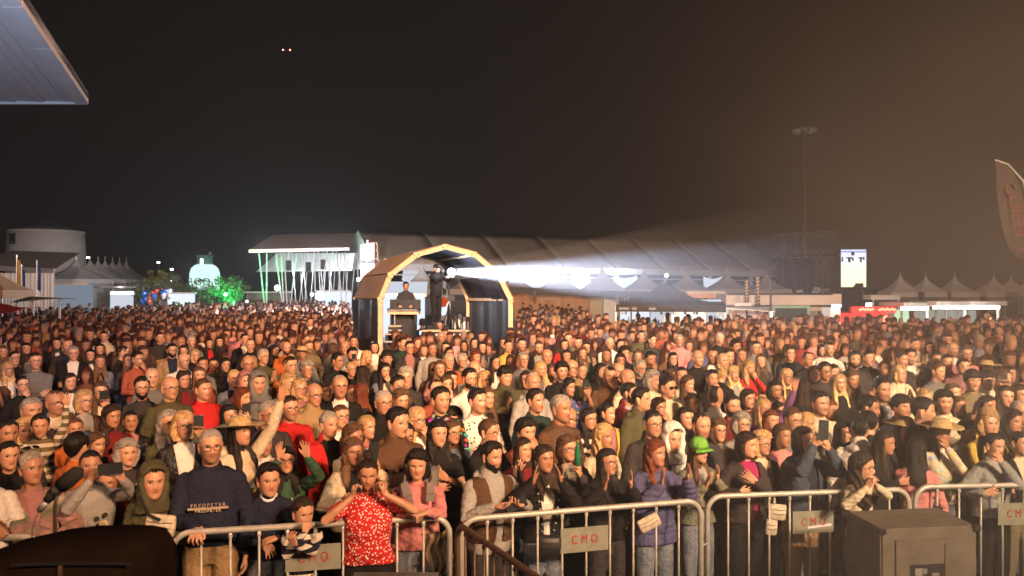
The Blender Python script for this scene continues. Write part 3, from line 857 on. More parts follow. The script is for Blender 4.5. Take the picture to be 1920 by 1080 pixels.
# ================================================================== THE PLACE
# ---- materials of the place
def build_place_mats():
    simple('asphalt', (.055, .052, .050), .9, var=.35, scale=2.2, bump=.5, bscale=90)
    simple('tent_roof', (.62, .52, .45), .75, var=.12, scale=.6, bump=.15, bscale=2)
    simple('tent_white', (.72, .71, .70), .6, var=.08, scale=1.2, bump=.1, bscale=4)
    simple('pagoda_hazed', (.72, .66, .60), .65, var=.1, scale=1.5, bump=.1); simple('pagoda', (.36, .33, .31), .65, var=.10, scale=1.5, bump=.15, bscale=5)  # paler copy for the right tents: smoke haze put into the colour
    simple('alu', (.50, .50, .50), .4, metal=.6, var=.1, bump=0)
    simple('white_paint', (.72, .73, .75), .5, var=.06, scale=2, bump=.05)
    simple('panel_gap', (.10, .10, .12), .8, bump=0)
    simple('plaster', (.46, .42, .39), .9, var=.12, scale=1.1, bump=.3, bscale=12)
    simple('dark_roof', (.045, .04, .04), .9, var=.3, scale=3)
    simple('glass_dark', (.03, .03, .035), .15, bump=0)
    simple('wood_tan', (.62, .36, .17), .7, var=.12, scale=3, bump=.1)
    simple('wood_brown', (.50, .25, .13), .7, var=.14, scale=2.5, bump=.15)
    simple('wood_frame', (.66, .48, .28), .65, var=.18, scale=6, bump=.3, bscale=40)
    simple('arch_cover', (.36, .19, .085), .8, var=.18, scale=1.6, bump=.4, bscale=9)
    simple('black_sheet', (.030, .030, .038), .45, var=.4, scale=3, bump=.9, bscale=7, spec=.35)
    simple('black_cloth', (.028, .026, .026), .85, var=.3, bump=.3, bscale=30)
    simple('black_metal', (.022, .022, .024), .45, var=.2, bump=.1)
    simple('speaker_paint', (.150, .125, .098), .62, var=.3, scale=9, bump=.7, bscale=260)
    simple('galv', (.50, .49, .45), .42, metal=.25, var=.22, scale=14, bump=.25, bscale=120)
    simple('rust_metal', (.16, .095, .065), .55, metal=.3, var=.35, scale=20, bump=.25, bscale=120)
    simple('plate', (.26, .27, .22), .6, metal=.1, var=.18, scale=16, bump=.2, bscale=80)
    simple('red_paint', (.42, .035, .03), .6, var=.25, scale=30, bump=0)
    simple('red_truck', (.45, .02, .02), .5, var=.1, bump=0)
    simple('cream_panel', (.48, .40, .28), .6, var=.08, bump=0)
    simple('green_frame', (.30, .50, .38), .5, var=.08, bump=0)
    simple('dark_green', (.04, .06, .05), .6, bump=0)
    simple('leaf', (.085, .105, .055), .6, var=.5, scale=1.2, bump=0)
    simple('leaf_lime', (.20, .21, .04), .6, var=.4, scale=1.2, bump=0)
    simple('bark', (.16, .12, .09), .9, var=.3, scale=8, bump=.6)
    simple('gold', (.60, .42, .16), .35, metal=.6, bump=0)
    simple('jar_neck', (.10, .26, .23), .5, bump=0)
    simple('red_cloth', (.40, .03, .03), .8, bump=.1)
    simple('yellow_cloth', (.50, .30, .06), .8, bump=.1)
    simple('blue_cloth', (.03, .07, .28), .8, bump=.1)
    simple('balloon_blue', (.03, .14, .45), .25, bump=0, spec=.6); simple('balloon_red', (.50, .10, .05), .25, bump=0, spec=.6); simple('balloon_white', (.6, .6, .65), .25, bump=0, spec=.6)
    simple('flag_cloth', (.018, .013, .011), .8, var=.1, bump=.1)
    simple('canvas_grey', (.22, .20, .19), .8, bump=.1)
    glow('lamp_white', (.85, .92, 1.), 9); glow('lamp_warm', (1., .93, .72), 5); glow('lamp_red', (1., .10, .06), 9)
    glow('panel_glow', (.80, .88, 1.), 1.1); glow('lamp_green', (.02, .9, .25), 3); glow('jar_light', (.62, .92, .84), 1.25)  # the soft one: stall walls glowing in place of light on them
    glow('sign_white', (1., .97, 1.), 1.5); glow('sign_red', (1., .06, .04), 1.4); glow('menu_green', (.72, 1., .62), .9)
    glow('lamp_point', (1., 1., 1.), 30); glow('spot_lens', (.75, .85, 1.), 60); glow('lamp_blue', (.25, .6, 1.), 5)
    glow('back_glow', (.80, .84, .95), .8); glow('mast_lamp', (.8, .7, .6), .10)  # first one: panels and sheets with their own glow instead of lamp light
    # LED screen: bright picture, dark rigging silhouettes at the top
    m = new_mat('led_screen'); s = N(m); c = s.coord('Generated'); sp = s.new('ShaderNodeSeparateXYZ'); s.l.new(c, sp.inputs[0]); Z = sp.outputs[2]; X = sp.outputs[0]
    col = s.ramp(Z, [(.0, (1., .98, .62)), (.55, (1., .98, .68)), (.70, (.85, .88, 1.)), (1., (.55, .60, 1.))])
    e = s.new('ShaderNodeEmission'); s.l.new(col, e.inputs[0]); e.inputs[1].default_value = 1.5
    o = s.new('ShaderNodeOutputMaterial'); s.l.new(e.outputs[0], o.inputs[0]); MAT['led_screen'] = m

def extra_mats():
    glow('marquee_glow', (.7,.8,1.), .28); simple('mast_grey', (.30,.27,.25), .6, bump=0); simple('truss_grey', (.20,.19,.19), .5, metal=.3, bump=0)  # marquee back wall gets its own glow for light inside
    simple('black_gloss', (.020,.012,.009), .9, var=.3, scale=3, bump=.2, bscale=12, spec=.0); simple('mic_grey', (.07,.065,.06), .4, bump=0)
    glow('panel_glow_warm', (1.,.96,.85), 1.3); glow('lamp_point2', (.7,1.,1.), 8); glow('lamp_strip', (1.,.97,.86), 10); glow('board_glow', (.9,.92,.85), .35)  # bar panel and menu boards glow by themselves in place of lamp light
    glow('drone_red', (1.,.22,.15), 14); simple('red_print', (.075,.010,.010), .7, bump=0); glow('sign_orange', (1.,.12,.03), .6)

def text_obj(name, txt, size, mat, parent, loc, rot, ext=.002, spacing=1.2, sx=1.):
    cu = bpy.data.curves.new(name, 'FONT'); cu.body = txt; cu.size = size; cu.extrude = ext; cu.align_x = 'CENTER'; cu.align_y = 'CENTER'; cu.space_character = spacing
    o = bpy.data.objects.new('tmp', cu); COL.objects.link(o)
    dg = bpy.context.evaluated_depsgraph_get(); me = bpy.data.meshes.new_from_object(o.evaluated_get(dg)); bpy.data.objects.remove(o)
    me.materials.clear(); me.materials.append(mat); me.name = name
    n = bpy.data.objects.new(name, me); link(n, parent); n.location = loc; n.rotation_euler = rot; n.scale = (sx, 1, 1); return n

def sheet(quad, nx, ny, fn=None, thick=.02):
    """grid between four corners with displacement fn(u,v)->(dx,dy,dz); closed with thickness"""
    a, b, c, d = [Vector(q) for q in quad]; V = []; F = []
    nrm = (b - a).cross(d - a).normalized() * thick
    for s in (0, 1):
        for j in range(ny + 1):
            for i in range(nx + 1):
                u, v = i/nx, j/ny; p = (a*(1-u)+b*u)*(1-v) + (d*(1-u)+c*u)*v
                if fn: p = p + Vector(fn(u, v))
                V.append(p - nrm*s)
    m = (nx+1)*(ny+1)
    for j in range(ny):
        for i in range(nx):
            k = j*(nx+1)+i; q = (k, k+1, k+nx+2, k+nx+1)
            F.append(q); F.append(tuple(x+m for x in q[::-1]))
    for i in range(nx):
        F.append((i+1, i, i+m, i+1+m)); k = ny*(nx+1)+i; F.append((k, k+1, k+1+m, k+m))
    for j in range(ny):
        k = j*(nx+1); F.append((k, k+nx+1, k+nx+1+m, k+m)); k += nx; F.append((k+nx+1, k, k+m, k+nx+1+m))
    return V, F

def build_place():
    M = MAT
    # ---- ground
    b = MB(); V = []; F = []; n = 60
    b.add([(-900,-60,0),(900,-60,0),(900,1500,0),(-900,1500,0)], [(0,1,2,3)])
    tag(b.obj('ground', M['asphalt']), kind='structure')
    # ---- white roof corner above the left of the stage
    z = 5.45; t = empty('roof_canopy', (-7.4, 10.2, z), 0, 'white panelled roof overhang with riveted edge boards, high in the upper left corner', 'roof')
    A = Vector((-6.30, 11.9, 0)); B = Vector((-4.62, 7.4, 0)); edge = (B - A).normalized(); inn = Vector((-edge.y*-1, edge.x*-1, 0)); inn = Vector((-1, 0, 0))
    def loc(p, dz=0): return Vector((p.x + 7.4, p.y - 10.2, dz))
    # soffit boards run parallel to the slanting edge
    w = .145
    for k in range(16):
        o0 = .20 + k*w; b = MB()
        a0 = A + inn*(o0+.008); a1 = A + inn*(o0+w-.004); b0 = B + edge*2.5 + inn*(o0+.008); b1 = B + edge*2.5 + inn*(o0+w-.004)
        dz = .006*((k*7) % 3 - 1)
        lo = [loc(a0, .02+dz), loc(a1, .02+dz), loc(b1, .02+dz), loc(b0, .02+dz)]; hi = [v + Vector((0,0,.03)) for v in lo]
        b.add(lo + hi, [(0,3,2,1),(4,5,6,7),(0,1,5,4),(1,2,6,5),(2,3,7,6),(3,0,4,7)])
        b.obj('soffit_board', M['white_paint'], t)
    L = (B + edge*2.5 - A).length; ns = 5
    for k in range(ns):      # edge fascia boards
        p0 = A + edge*(L*k/ns + .006); p1 = A + edge*(L*(k+1)/ns - .006); b = MB()
        lo = [loc(p0, -.012), loc(p0 + inn*.20, -.012), loc(p1 + inn*.20, -.012), loc(p1, -.012)]; hi = [v + Vector((0,0,.14)) for v in lo]
        b.add(lo + hi, [(0,3,2,1),(4,5,6,7),(0,1,5,4),(1,2,6,5),(2,3,7,6),(3,0,4,7)]); b.obj('edge_board', M['white_paint'], t)
    b = MB(); b.bar(loc(A + Vector((-.02,.012,0)), .05), loc(A + inn*2.6 + Vector((0,.012,0)), .05), .03, .13); b.obj('end_board', M['white_paint'], t)
    b = MB(); lo = [loc(A, .055), loc(A + inn*2.5, .055), loc(B + edge*2.5 + inn*2.5, .055), loc(B + edge*2.5, .055)]; hi = [v + Vector((0,0,.10)) for v in lo]
    b.add(lo + hi, [(0,3,2,1),(4,5,6,7),(0,1,5,4),(1,2,6,5),(2,3,7,6),(3,0,4,7)]); b.obj('roof_deck', M['panel_gap'], t)
    # ---- windmill tower
    D = 70; cx = gx(87, D); k = 1500/D
    t = empty('windmill_tower', (cx, D, 0), 0, 'round whitewashed windmill tower with one small dark window behind the left tents', 'windmill')
    H = hz(435, D); b = MB(); b.lathe([(3.28, 0), (3.16, H*.45), (3.06, H*.8), (2.98, H), (2.7, H+.02)], 40); b.obj('wall', M['plaster'], t, True)
    b = MB(); b.lathe([(3.03, H-.08), (3.06, H-.02), (3.06, H+.06), (2.9, H+.08)], 40); b.obj('cornice', M['plaster'], t, True)
    b = MB(); b.lathe([(2.7, H+.06), (2.0, H+.45), (1.0, H+.95), (.05, H+1.25)], 24); b.obj('roof', M['dark_roof'], t, True)
    wx = gx(60, D) - cx; wz = hz(451, D); wy = -math.sqrt(3.0**2 - wx**2); a = math.atan2(wx, -wy)
    wf = MB(); 
    for s in (-1, 1): wf.box(s*.32-.05, s*.32+.05, -.06, .10, -.42, .42); wf.box(-.37, .37, -.06, .10, s*.40-.05, s*.40+.05)
    fo = wf.obj('window', M['dark_roof'], t); fo.location = (wx, wy - .02, wz); fo.rotation_euler = (0, 0, a)
    g = MB(); g.box(-.29, .29, -.01, .02, -.36, .36); go = g.obj('pane', M['glass_dark'], fo)
    # ---- pagoda tents
    def pagoda(x, y, w, ze, zp, label, group=None, mat='pagoda', walls=(), rz=0, val=.28):
        t = empty('pagoda_tent', (x, y, 0), rz, label, 'tent', group)
        b = MB(); V = []; F = []; n = 24; rows = 9
        for j in range(rows + 1):
            u = j/rows; r = (1-u)**1.9 * .97 + .012; zz = ze + (zp-ze)*u
            for i in range(n):
                s = i/n*4; q = int(s) % 4; f = s - int(s); c = [(-1,-1),(1,-1),(1,1),(-1,1)]; p = Vector(c[q]).lerp(Vector(c[(q+1)%4]), f)
                sag = 1 - .06*(1-abs(f-.5)*2)*(u < .9)
                V.append((p.x*w/2*r*sag, p.y*w/2*r*sag, zz))
        for j in range(rows):
            for i in range(n): F.append((j*n+i, j*n+(i+1)%n, (j+1)*n+(i+1)%n, (j+1)*n+i))
        F.append(tuple(rows*n+i for i in range(n))); b.add(V, F); b.obj('roof', M[mat], t, True)
        b = MB(); h = w/2*.985
        for (x0, y0, x1, y1) in ((-h,-h,h,-h),(h,-h,h,h),(h,h,-h,h),(-h,h,-h,-h)): b.bar((x0,y0,ze-val/2+.02),(x1,y1,ze-val/2+.02), .03, val)
        b.obj('valance', M[mat], t)
        for sx in (-1,1):
            for sy in (-1,1):
                b = MB(); b.box(sx*h*.97-.03, sx*h*.97+.03, sy*h*.97-.03, sy*h*.97+.03, 0, ze-.2); b.obj('leg', M['alu'], t)
        b = MB(); b.tube([(0,0,zp-.02),(0,0,zp+.22)], .02, 6); b.obj('finial', M['alu'], t)
        for wl, mt in walls:
            b = MB(); hh = w/2*.96
            if wl == 'front': b.box(-hh+.05, hh-.05, -hh-.015, -hh+.015, 0, ze-val+.02)
            if wl == 'back': b.box(-hh+.05, hh-.05, hh-.015, hh+.015, 0, ze-val+.02)
            if wl == 'right': b.box(hh-.015, hh+.015, -hh+.05, hh-.05, 0, ze-val+.02)
            b.obj('side_wall', M[mt], t)
        return t
    # left row, receding
    pk = [155, 171, 186, 199, 213, 226, 239]
    ords = ['nearest', 'second', 'third', 'fourth', 'fifth', 'sixth', 'farthest']
    for i, xx in enumerate(pk):
        D = 52 + i*6.2
        if i == 0: pagoda(gx(143, D), D, 3.3, hz(524, D), hz(487, D), 'nearest left pagoda tent, with tan board walls in front of the windmill', 'peaked tents beside the windmill', walls=(('front','wood_tan'),('right','canvas_grey')))
        else: pagoda(gx(xx-2, D), D, 3.6, hz(524, D), hz(486, D), f'{ords[i]} pagoda tent of the left row right of the windmill', 'peaked tents beside the windmill', walls=(('back','canvas_grey'),))
    # stall front lit inside
    D = 50; t = empty('lit_stall', (gx(220, D), D, 0), 0, 'brightly lit white stall opening right of the tan board tent', 'stall')
    b = MB(); b.box(-.7,.75,.5,.55,.3,2.5); b.obj('back_panel', M['back_glow'], t)
    b = MB(); b.box(-.8,.9,-.5,.6,2.72,2.8); b.obj('canopy', M['canvas_grey'], t)
    for k in range(3):
        b = MB(); b.box(-.6+k*.5,-.2+k*.5,.40,.45,2.3,2.45); b.obj('lamp', M['lamp_white'], t)
    # far-left marquee
    D = 42; t = empty('marquee', (gx(20, D), D, 0), 0, 'low white marquee with clear side curtains at the far left edge', 'tent')
    b = MB(); b.add(*sheet([(gx(-60,D)-gx(20,D),0,hz(494,D)),(gx(102,D)-gx(20,D),0,hz(505,D)),(gx(55,D)-gx(20,D),5,hz(474,D+5)),(gx(-90,D)-gx(20,D),5,hz(470,D+5))], 6, 4)); b.obj('roof', M['canvas_grey'], t)
    b = MB(); b.bar((gx(-60,D)-gx(20,D),-.02,hz(500,D)),(gx(102,D)-gx(20,D),-.02,hz(508,D)), .06, .24); b.obj('eave_beam', M['alu'], t)
    for k in range(9):
        x0 = gx(-10 + k*12.4, D) - gx(20, D); b = MB()
        V, F = sheet([(x0,.05,0),(x0+.32,.05,0),(x0+.32,.05,hz(512,D)),(x0,.05,hz(512,D))], 6, 1, lambda u, v: (0, .03*math.sin(u*9), 0)); b.add(V, F); b.obj('curtain', M['tent_white'], t)
    b = MB(); b.box(-2,2.2,4,4.05,.3,2.9); b.obj('back_wall', M['marquee_glow'], t)
    # orange-lit pagoda at the very edge, awning and red canopy
    D = 30; pagoda(gx(-14, D), D, 2.0, hz(545, D), hz(492, D), 'tan peaked tent lit orange at the left edge, before the marquee', mat='wood_tan', val=.3)
    D = 29; t = empty('awning', (gx(75, D), D, 0), 0, 'grey flat awning on white poles before the marquee curtains', 'awning')
    b = MB(); b.add(*sheet([(-.75,-.5,hz(566,D)),(.75,-.5,hz(559,D)),(.9,.7,hz(560,D)),(-.8,.7,hz(556,D))], 4, 2)); b.obj('cover', M['canvas_grey'], t)
    for xx in (33, 62, 112):
        b = MB(); x0 = gx(xx, D)-gx(75, D); b.box(x0-.03,x0+.03,-.03,.03,0,2.3); b.obj('pole', M['white_paint'], t)
    D = 24; t = empty('red_canopy', (gx(20, D), D, 0), 0, 'low red fabric canopy standing over the crowd at the left edge', 'canopy')
    b = MB(); b.add(*sheet([(-.9,-.5,hz(592,D)),(.62,-.5,hz(580,D)),(.35,.6,hz(578,D)),(-.9,.6,hz(570,D))], 6, 2, lambda u, v: (0,0,.03*math.sin(u*7)))); b.obj('cover', M['red_cloth'], t)
    for x0 in (-.3, .55):
        b = MB(); b.tube([(x0,-.45,0),(x0,-.45,2.05)], .02, 6); b.obj('pole', M['red_cloth'], t)
    # flags
    for xx, y0, y1, mt, lab in ((31, 482, 545, 'yellow_cloth', 'limp yellow flag on a thin pole before the left marquee'), (40, 500, 540, 'blue_cloth', 'blue flag hanging beside the yellow flag at the left'), (69, 492, 545, 'blue_cloth', 'small blue flag on a pole before the marquee curtains')):
        D = 33; t = empty('flag', (gx(xx, D), D, 0), 0, lab, 'flag')
        b = MB(); b.tube([(0,0,0),(0,0,hz(y0-4,D))], .02, 6); b.obj('pole', M['alu'], t)
        b = MB(); h = hz(y0, D); b.add(*sheet([(.02,0,h-1.1),(.13,0,h-1.2),(.20,0,h-.3),(.02,0,h)], 6, 8, lambda u, v: (0, .05*math.sin(u*8+v*3), 0), .008)); b.obj('cloth', M[mt], t, True)
    # street lamps far off
    for xx, yy, D, lab in ((165,483,110,'street lamp just right of the windmill'),(297,492,120,'upper street lamp left of the glowing jar'),(322,505,115,'lower street lamp left of the glowing jar'),(324,526,80,'low lamp between the lime tree and the olive')):
        t = empty('street_lamp', (gx(xx, D), D, 0), 0, 'small white ' + lab, 'lamp'); h = hz(yy, D)
        b = MB(); b.tube([(0,.2,0),(0,.2,h-.15),(0,0,h+.05)], .05, 6); b.obj('pole', M['black_metal'], t)
        b = MB(); b.lathe([(.02,-.10),(.17,-.05),(.19,.0),(.12,.08),(.02,.1)], 10, (0,0,h)); b.obj('bulb', M['lamp_point'], t)
    # ---- glowing jar-shaped inflatable
    D = 75; t = empty('inflatable_jar', (gx(384, D), D, 0), 0, 'glowing mint white jar-shaped inflatable with a flared neck behind the olive trees', 'inflatable')
    z0 = hz(560, D); b = MB(); b.lathe([(.9,z0),(1.25,hz(545,D)),(1.36,hz(525,D)),(1.33,hz(512,D)),(1.18,hz(503,D)),(.92,hz(498,D)),(.70,hz(496,D))], 36); b.obj('body', M['jar_light'], t, True)
    b = MB(); b.lathe([(.70,hz(497,D)),(.70,hz(488,D)),(.74,hz(482,D)),(.84,hz(478.5,D)),(.6,hz(479,D))], 28); nk = b.obj('neck', M['jar_neck'], t, True)
    b = MB(); b.box(-.12,.10,-.76,-.70,hz(496,D),hz(486,D)); b.obj('neck_label', M['lamp_warm'], nk)
    b = MB(); b.tube([(.45,0,hz(479,D)),(.5,0,hz(472,D))], .16, 8); b.obj('valve', M['canvas_grey'], t)
    text_obj('lettering', 'ROO', .95, M['jar_neck'], t, (0, -1.39, hz(529, D)), (math.radians(90), 0, 0), .01, 1.0)
    # ---- trees
    def tree(x, y, ztop, r, label, mat='leaf', seed=1, n=900, flat=.75):
        rs = random.Random(seed); t = empty('olive_tree' if mat == 'leaf' else 'young_tree', (x, y, 0), 0, label, 'tree', 'trees left of the strut canopy')
        zc = ztop - r*flat; b = MB()
        b.tube([(0,0,0),(.08,0,zc*.35),(-.05,.05,zc*.6)], [.16,.12,.09], 8)
        for k in range(7):
            a = k*.9 + rs.random(); b.tube([(-.05,.05,zc*.55),(math.cos(a)*r*.35,math.sin(a)*r*.35,zc*.85),(math.cos(a)*r*.75,math.sin(a)*r*.7,zc+rs.uniform(-.2,.5)*r)], [.07,.045,.015], 6)
        b.obj('trunk', M['bark'], t, True)
        V = []; F = []; cl = [(rs.gauss(0,.42), rs.gauss(0,.42), rs.gauss(0,.38)) for _ in range(26)]
        for _ in range(n):
            c = rs.choice(cl); p = Vector((c[0]+rs.gauss(0,.16), c[1]+rs.gauss(0,.16), c[2]+rs.gauss(0,.13)))
            if p.length > 1.15: p *= 1.1/p.length
            p = Vector((p.x*r, p.y*r, zc + p.z*r*flat)); s = rs.uniform(.05,.12)
            a = Vector((rs.gauss(0,1), rs.gauss(0,1), rs.gauss(0,1))).normalized(); q = a.orthogonal().normalized()
            k = len(V); V += [p - a*s*1.4, p + q*s*.5, p + a*s*1.4, p - q*s*.5]; F.append((k,k+1,k+2,k+3))
        mesh = mesh_from('crown', V, F, (M[mat],), False); o = mobj('crown', mesh, t); return t
    tree(gx(302,62), 62, hz(503,62), 1.15, 'small lime green tree left of the glowing jar', 'leaf_lime', 3, 700)
    tree(gx(272,52), 52, hz(524,52), 1.5, 'grey olive tree standing behind the balloon cluster', 'leaf', 4, 1300)
    tree(gx(330,58), 58, hz(516,58), 1.5, 'olive tree lit green from below, left of the glowing jar', 'leaf', 5, 1500)
    tree(gx(384,60), 60, hz(527,60), 1.6, 'dark olive tree standing right before the glowing jar', 'leaf', 6, 1700)
    tree(gx(432,58), 58, hz(512,58), 1.45, 'olive tree glowing vivid green right of the glowing jar', 'leaf', 7, 1500)
    for xx, yy, e in ((428,574,1000),(332,566,1000),(376,572,600),(410,578,700)):
        D = 55.5; t = empty('green_floodlight', (gx(xx, D), D, 0), 0, {428:'green floodlight under the brightest olive tree',332:'green floodlight under the olive left of the jar',376:'green floodlight under the dark middle olive',410:'green floodlight left of the brightest olive'}[xx], 'floodlight')
        z0 = max(.25, hz(yy+8, D)); b = MB(); b.box(-.14,.14,-.06,.08,z0-.1,z0+.1); b.obj('housing', M['black_metal'], t)
        b = MB(); b.box(-.11,.11,.02,.09,z0+.1,z0+.115); b.obj('lens', M['lamp_green'], t)
        l = lamp('green_light', 'SPOT', (gx(xx,D), D-.1, z0+.15), (gx(xx,D)+.2, D+2.6, z0+1.9), e*4.0, (.02,1.,.22), .15, 80, .7)
    # balloon cluster: every balloon its own thing
    rs = random.Random(11); D = 45; names = ['balloon_blue','balloon_red','balloon_white']
    bm_ = {}
    for nm in names:
        b = MB(); b.lathe([(.004,-.21),(.03,-.19),(.10,-.10),(.145,.0),(.14,.06),(.10,.13),(.04,.165),(.003,.172)], 12); b.tube([(0,0,-.2),(0,0,-.9)], .004, 4); bm_[nm] = b.mesh('balloon', M[nm], True)
    for i in range(26):
        xx = 268 + rs.random()*50; yy = 548 + rs.random()*20 - (xx-268)*.12
        nm = 'balloon_blue' if xx < 282 else ('balloon_red' if xx < 303 and rs.random() < .8 else rs.choice(['balloon_blue','balloon_white','balloon_white']))
        o = mobj('balloon', bm_[nm], None); o.location = (gx(xx, D), D + rs.uniform(-.4,.4), hz(yy, D)); o.rotation_euler = (rs.uniform(-.3,.3), rs.uniform(-.4,.4), 0)
        tag(o, f'{nm[8:]} balloon in the floating bunch before the grey olive tree', 'balloon', f'{nm[8:]} balloons in the bunch')
    # ---- strut canopy
    t = empty('strut_canopy', (-15, 62, 0), 0, 'large roof canopy carried on white crossed struts left of the big tent', 'canopy')
    off = Vector((15, -62, 0))
    q = [px(467,468,58), px(655,464,60), px(668,437,70), px(512,440,70)]
    b = MB(); b.add(*sheet([p + off for p in q], 12, 4, None, .06)); b.obj('roof', M['tent_roof'], t)
    b = MB(); b.bar(q[0]+off+Vector((0,-.05,-.12)), q[1]+off+Vector((0,-.05,-.12)), .12, .22); b.obj('eave_beam', M['alu'], t)
    b = MB(); b.add(*sheet([px(520,475,69)+off, px(665,475,70)+off, px(660,508,70)+off, px(480,510,68)+off], 6, 3, None, .05)); b.obj('inner_ceiling', M['alu'], t)
    vs = [(500,59,-12,0),(534,59,-14,-6),(540,61,-6,14),(558,66,-10,12),(580,66,-12,8),(592,60,18,-2),(612,66,-12,10),(630,62,-14,8),(646,60,-12,6),(655,64,-8,10),(676,62,-6,8),(690,66,-8,6),(604,70,-7,7),(622,72,-7,7),(640,72,-6,6),(570,72,-8,6)]
    for xx, D, a, c in vs:
        zt = hz(472, 60)
        for dx in (a, c):
            b = MB(); r = .042 if D < 63 else .034; b.tube([Vector((gx(xx,D),D,0))+off, Vector((gx(xx,D)+dx*D/1500*1.2, D, zt*.98 + (D-60)*.06))+off], [r*1.3, r], 6); b.obj('strut', M['white_paint'], t)
    for xx, yy, D in ((541,497,59),(578,500,60),(606,495,62)):
        s = empty('hanging_speaker', (gx(xx,D), D, hz(yy,D)), .3, {541:'large black speaker hanging at the left under the strut canopy',578:'black speaker hanging in the middle of the strut canopy',606:'small black speaker hanging right under the strut canopy'}[xx], 'speaker')
        b = MB(); b.box(-.2,.2,-.15,.2,-.42,.35); b.obj('cabinet', M['black_metal'], s)
        b = MB(); b.box(-.16,.16,-.175,-.155,-.36,.30); b.obj('grille', M['black_cloth'], s)
        b = MB(); b.tube([(0,.05,.35),(0,.1,1.2)], .02, 5); b.obj('bracket', M['alu'], s)
    # floodlights glaring in the distance
    for xx, yy, D, r in ((600,555,52,.30),(520,540,54,.2),(585,552,53,.12),(672,524,58,.14),(463,565,50,.07),(423,552,52,.1)):
        t = empty('floodlight', (gx(xx,D), D, 0), 0, {600:'dazzling white floodlight above the far crowd under the strut canopy',520:'white floodlight beside the left struts of the canopy',585:'small white lamp just left of the dazzling floodlight',672:'round white lamp just left of the lit letter sign',463:'tiny white lamp in the far crowd left of the struts',423:'tiny white lamp beside the green lit olive'}[xx], 'floodlight')
        h = hz(yy, D); b = MB(); b.tube([(0,.1,0),(0,.1,h)], .03, 6); b.obj('stand', M['black_metal'], t)
        b = MB(); b.lathe([(.01,-r),(r*.7,-r*.7),(r,0),(r*.7,r*.7),(.01,r)], 14, (0,0,h)); b.obj('bulb', M['lamp_white'], t, True)
    t = empty('floodlight', (-6.9, 36.2, 0), 0, 'white floodlight on a stand behind the left side of the arched tent', 'floodlight')  # stand and housing made up to go with the added crowd lamp
    b = MB(); b.tube([(0,0,0),(0,0,2.15)], .03, 6); b.obj('stand', M['black_metal'], t)
    b = MB(); b.box(-.16,.16,-.12,.06,2.15,2.4); b.obj('housing', M['black_metal'], t)
    b = MB(); b.box(-.13,.13,.061,.07,2.17,2.38); b.obj('lens', M['lamp_white'], t)
    # distant white stalls behind the crowd, left of the arch
    for xx, D, w, y0, y1, mt, lab in ((627,60,2.4,547,600,'panel_glow','pale blue lit stall front between struts and arched tent'),(336,56,1.9,551,572,'panel_glow','white lit stall below the olive trees'),(500,64,3.5,549,570,'canvas_grey','grey stall under the left struts')):
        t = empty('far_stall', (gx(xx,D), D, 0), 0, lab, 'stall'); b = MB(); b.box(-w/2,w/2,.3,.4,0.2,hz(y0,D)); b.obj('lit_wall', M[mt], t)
        b = MB(); b.box(-w/2-.1,w/2+.1,-.5,.5,hz(y0,D),hz(y0,D)+.1); b.obj('roof', M['tent_white'], t)
        b = MB(); b.box(-w/2,w/2,-.45,-.35,.0,.95); b.obj('counter', M['tent_white'], t)
    # ---- big tent
    t = empty('big_tent', (5, 75, 0), 0, 'very large hall tent with a brown grey roof and white eave beam behind the arch', 'tent'); off = Vector((-5, -75, 0))
    eL, eR = px(704,494,63), px(1481,511,88); rL, rR = px(671,431,72), px(1395,450,101); rE = px(1400,470,98)
    nseg = 8
    for k in range(nseg):
        u0, u1 = k/nseg, (k+1)/nseg
        q = [eL.lerp(eR,u0), eL.lerp(eR,u1), rL.lerp(rR,u1), rL.lerp(rR,u0)]
        c = sum(q, Vector())/4; q = [p + (c-p)*.004 + off for p in q]; q = [q[0], q[1], q[2], q[3]]
        b = MB(); b.add(*sheet(q, 6, 5, lambda u, v: (0,0,-.03*math.sin(math.pi*u)*math.sin(math.pi*v)), .05)); b.obj('roof_bay', M['tent_roof'], t, True)
        b = MB(); b.bar(q[0]+Vector((0,-.01,.01)), q[3]+Vector((0,-.01,.01)), .06, .05); b.obj('roof_rib', M['canvas_grey'], t)
    b = MB(); b.bar(eL+off+Vector((0,-.1,-.25)), eR+off+Vector((0,-.1,-.25)), .14, .55); b.obj('eave_beam', M['white_paint'], t)
    b = MB(); b.bar(eL+off+Vector((0,.1,-.85)), eR+off+Vector((0,.1,-.95)), .08, .10); b.obj('lower_rail', M['white_paint'], t)
    for k in range(nseg+1):
        p = eL.lerp(eR, k/nseg) + off; b = MB(); b.box(p.x-.13,p.x+.13,p.y-.05,p.y+.25,0,p.z-.5); b.obj('post', M['white_paint'], t)
    g = px(640,495,80)
    b = MB(); b.add([rL+off, eL+off+Vector((-.05,0,0)), g+off, (rL+off)+Vector((0,.1,0)), eL+off+Vector((-.05,.12,0)), g+off+Vector((0,.1,0))], [(0,1,2),(5,4,3),(0,3,4,1),(1,4,5,2),(2,5,3,0)]); b.obj('gable', M['tent_white'], t)
    b = MB(); b.bar(eL+off+Vector((-.1,0,-.2)), g+off+Vector((-.1,0,-.3)), .1, .5); b.obj('gable_beam', M['white_paint'], t)
    b = MB(); eBL, eBR = eL+Vector((2,16,0)), eR+Vector((4,16,0))
    b.add(*sheet([Vector((eBL.x,eBL.y,0))+off, Vector((eBR.x,eBR.y,0))+off, Vector((eBR.x,eBR.y,eBR.z))+off, Vector((eBL.x,eBL.y,eBL.z))+off], 8, 2)); b.obj('back_wall', M['canvas_grey'], t)
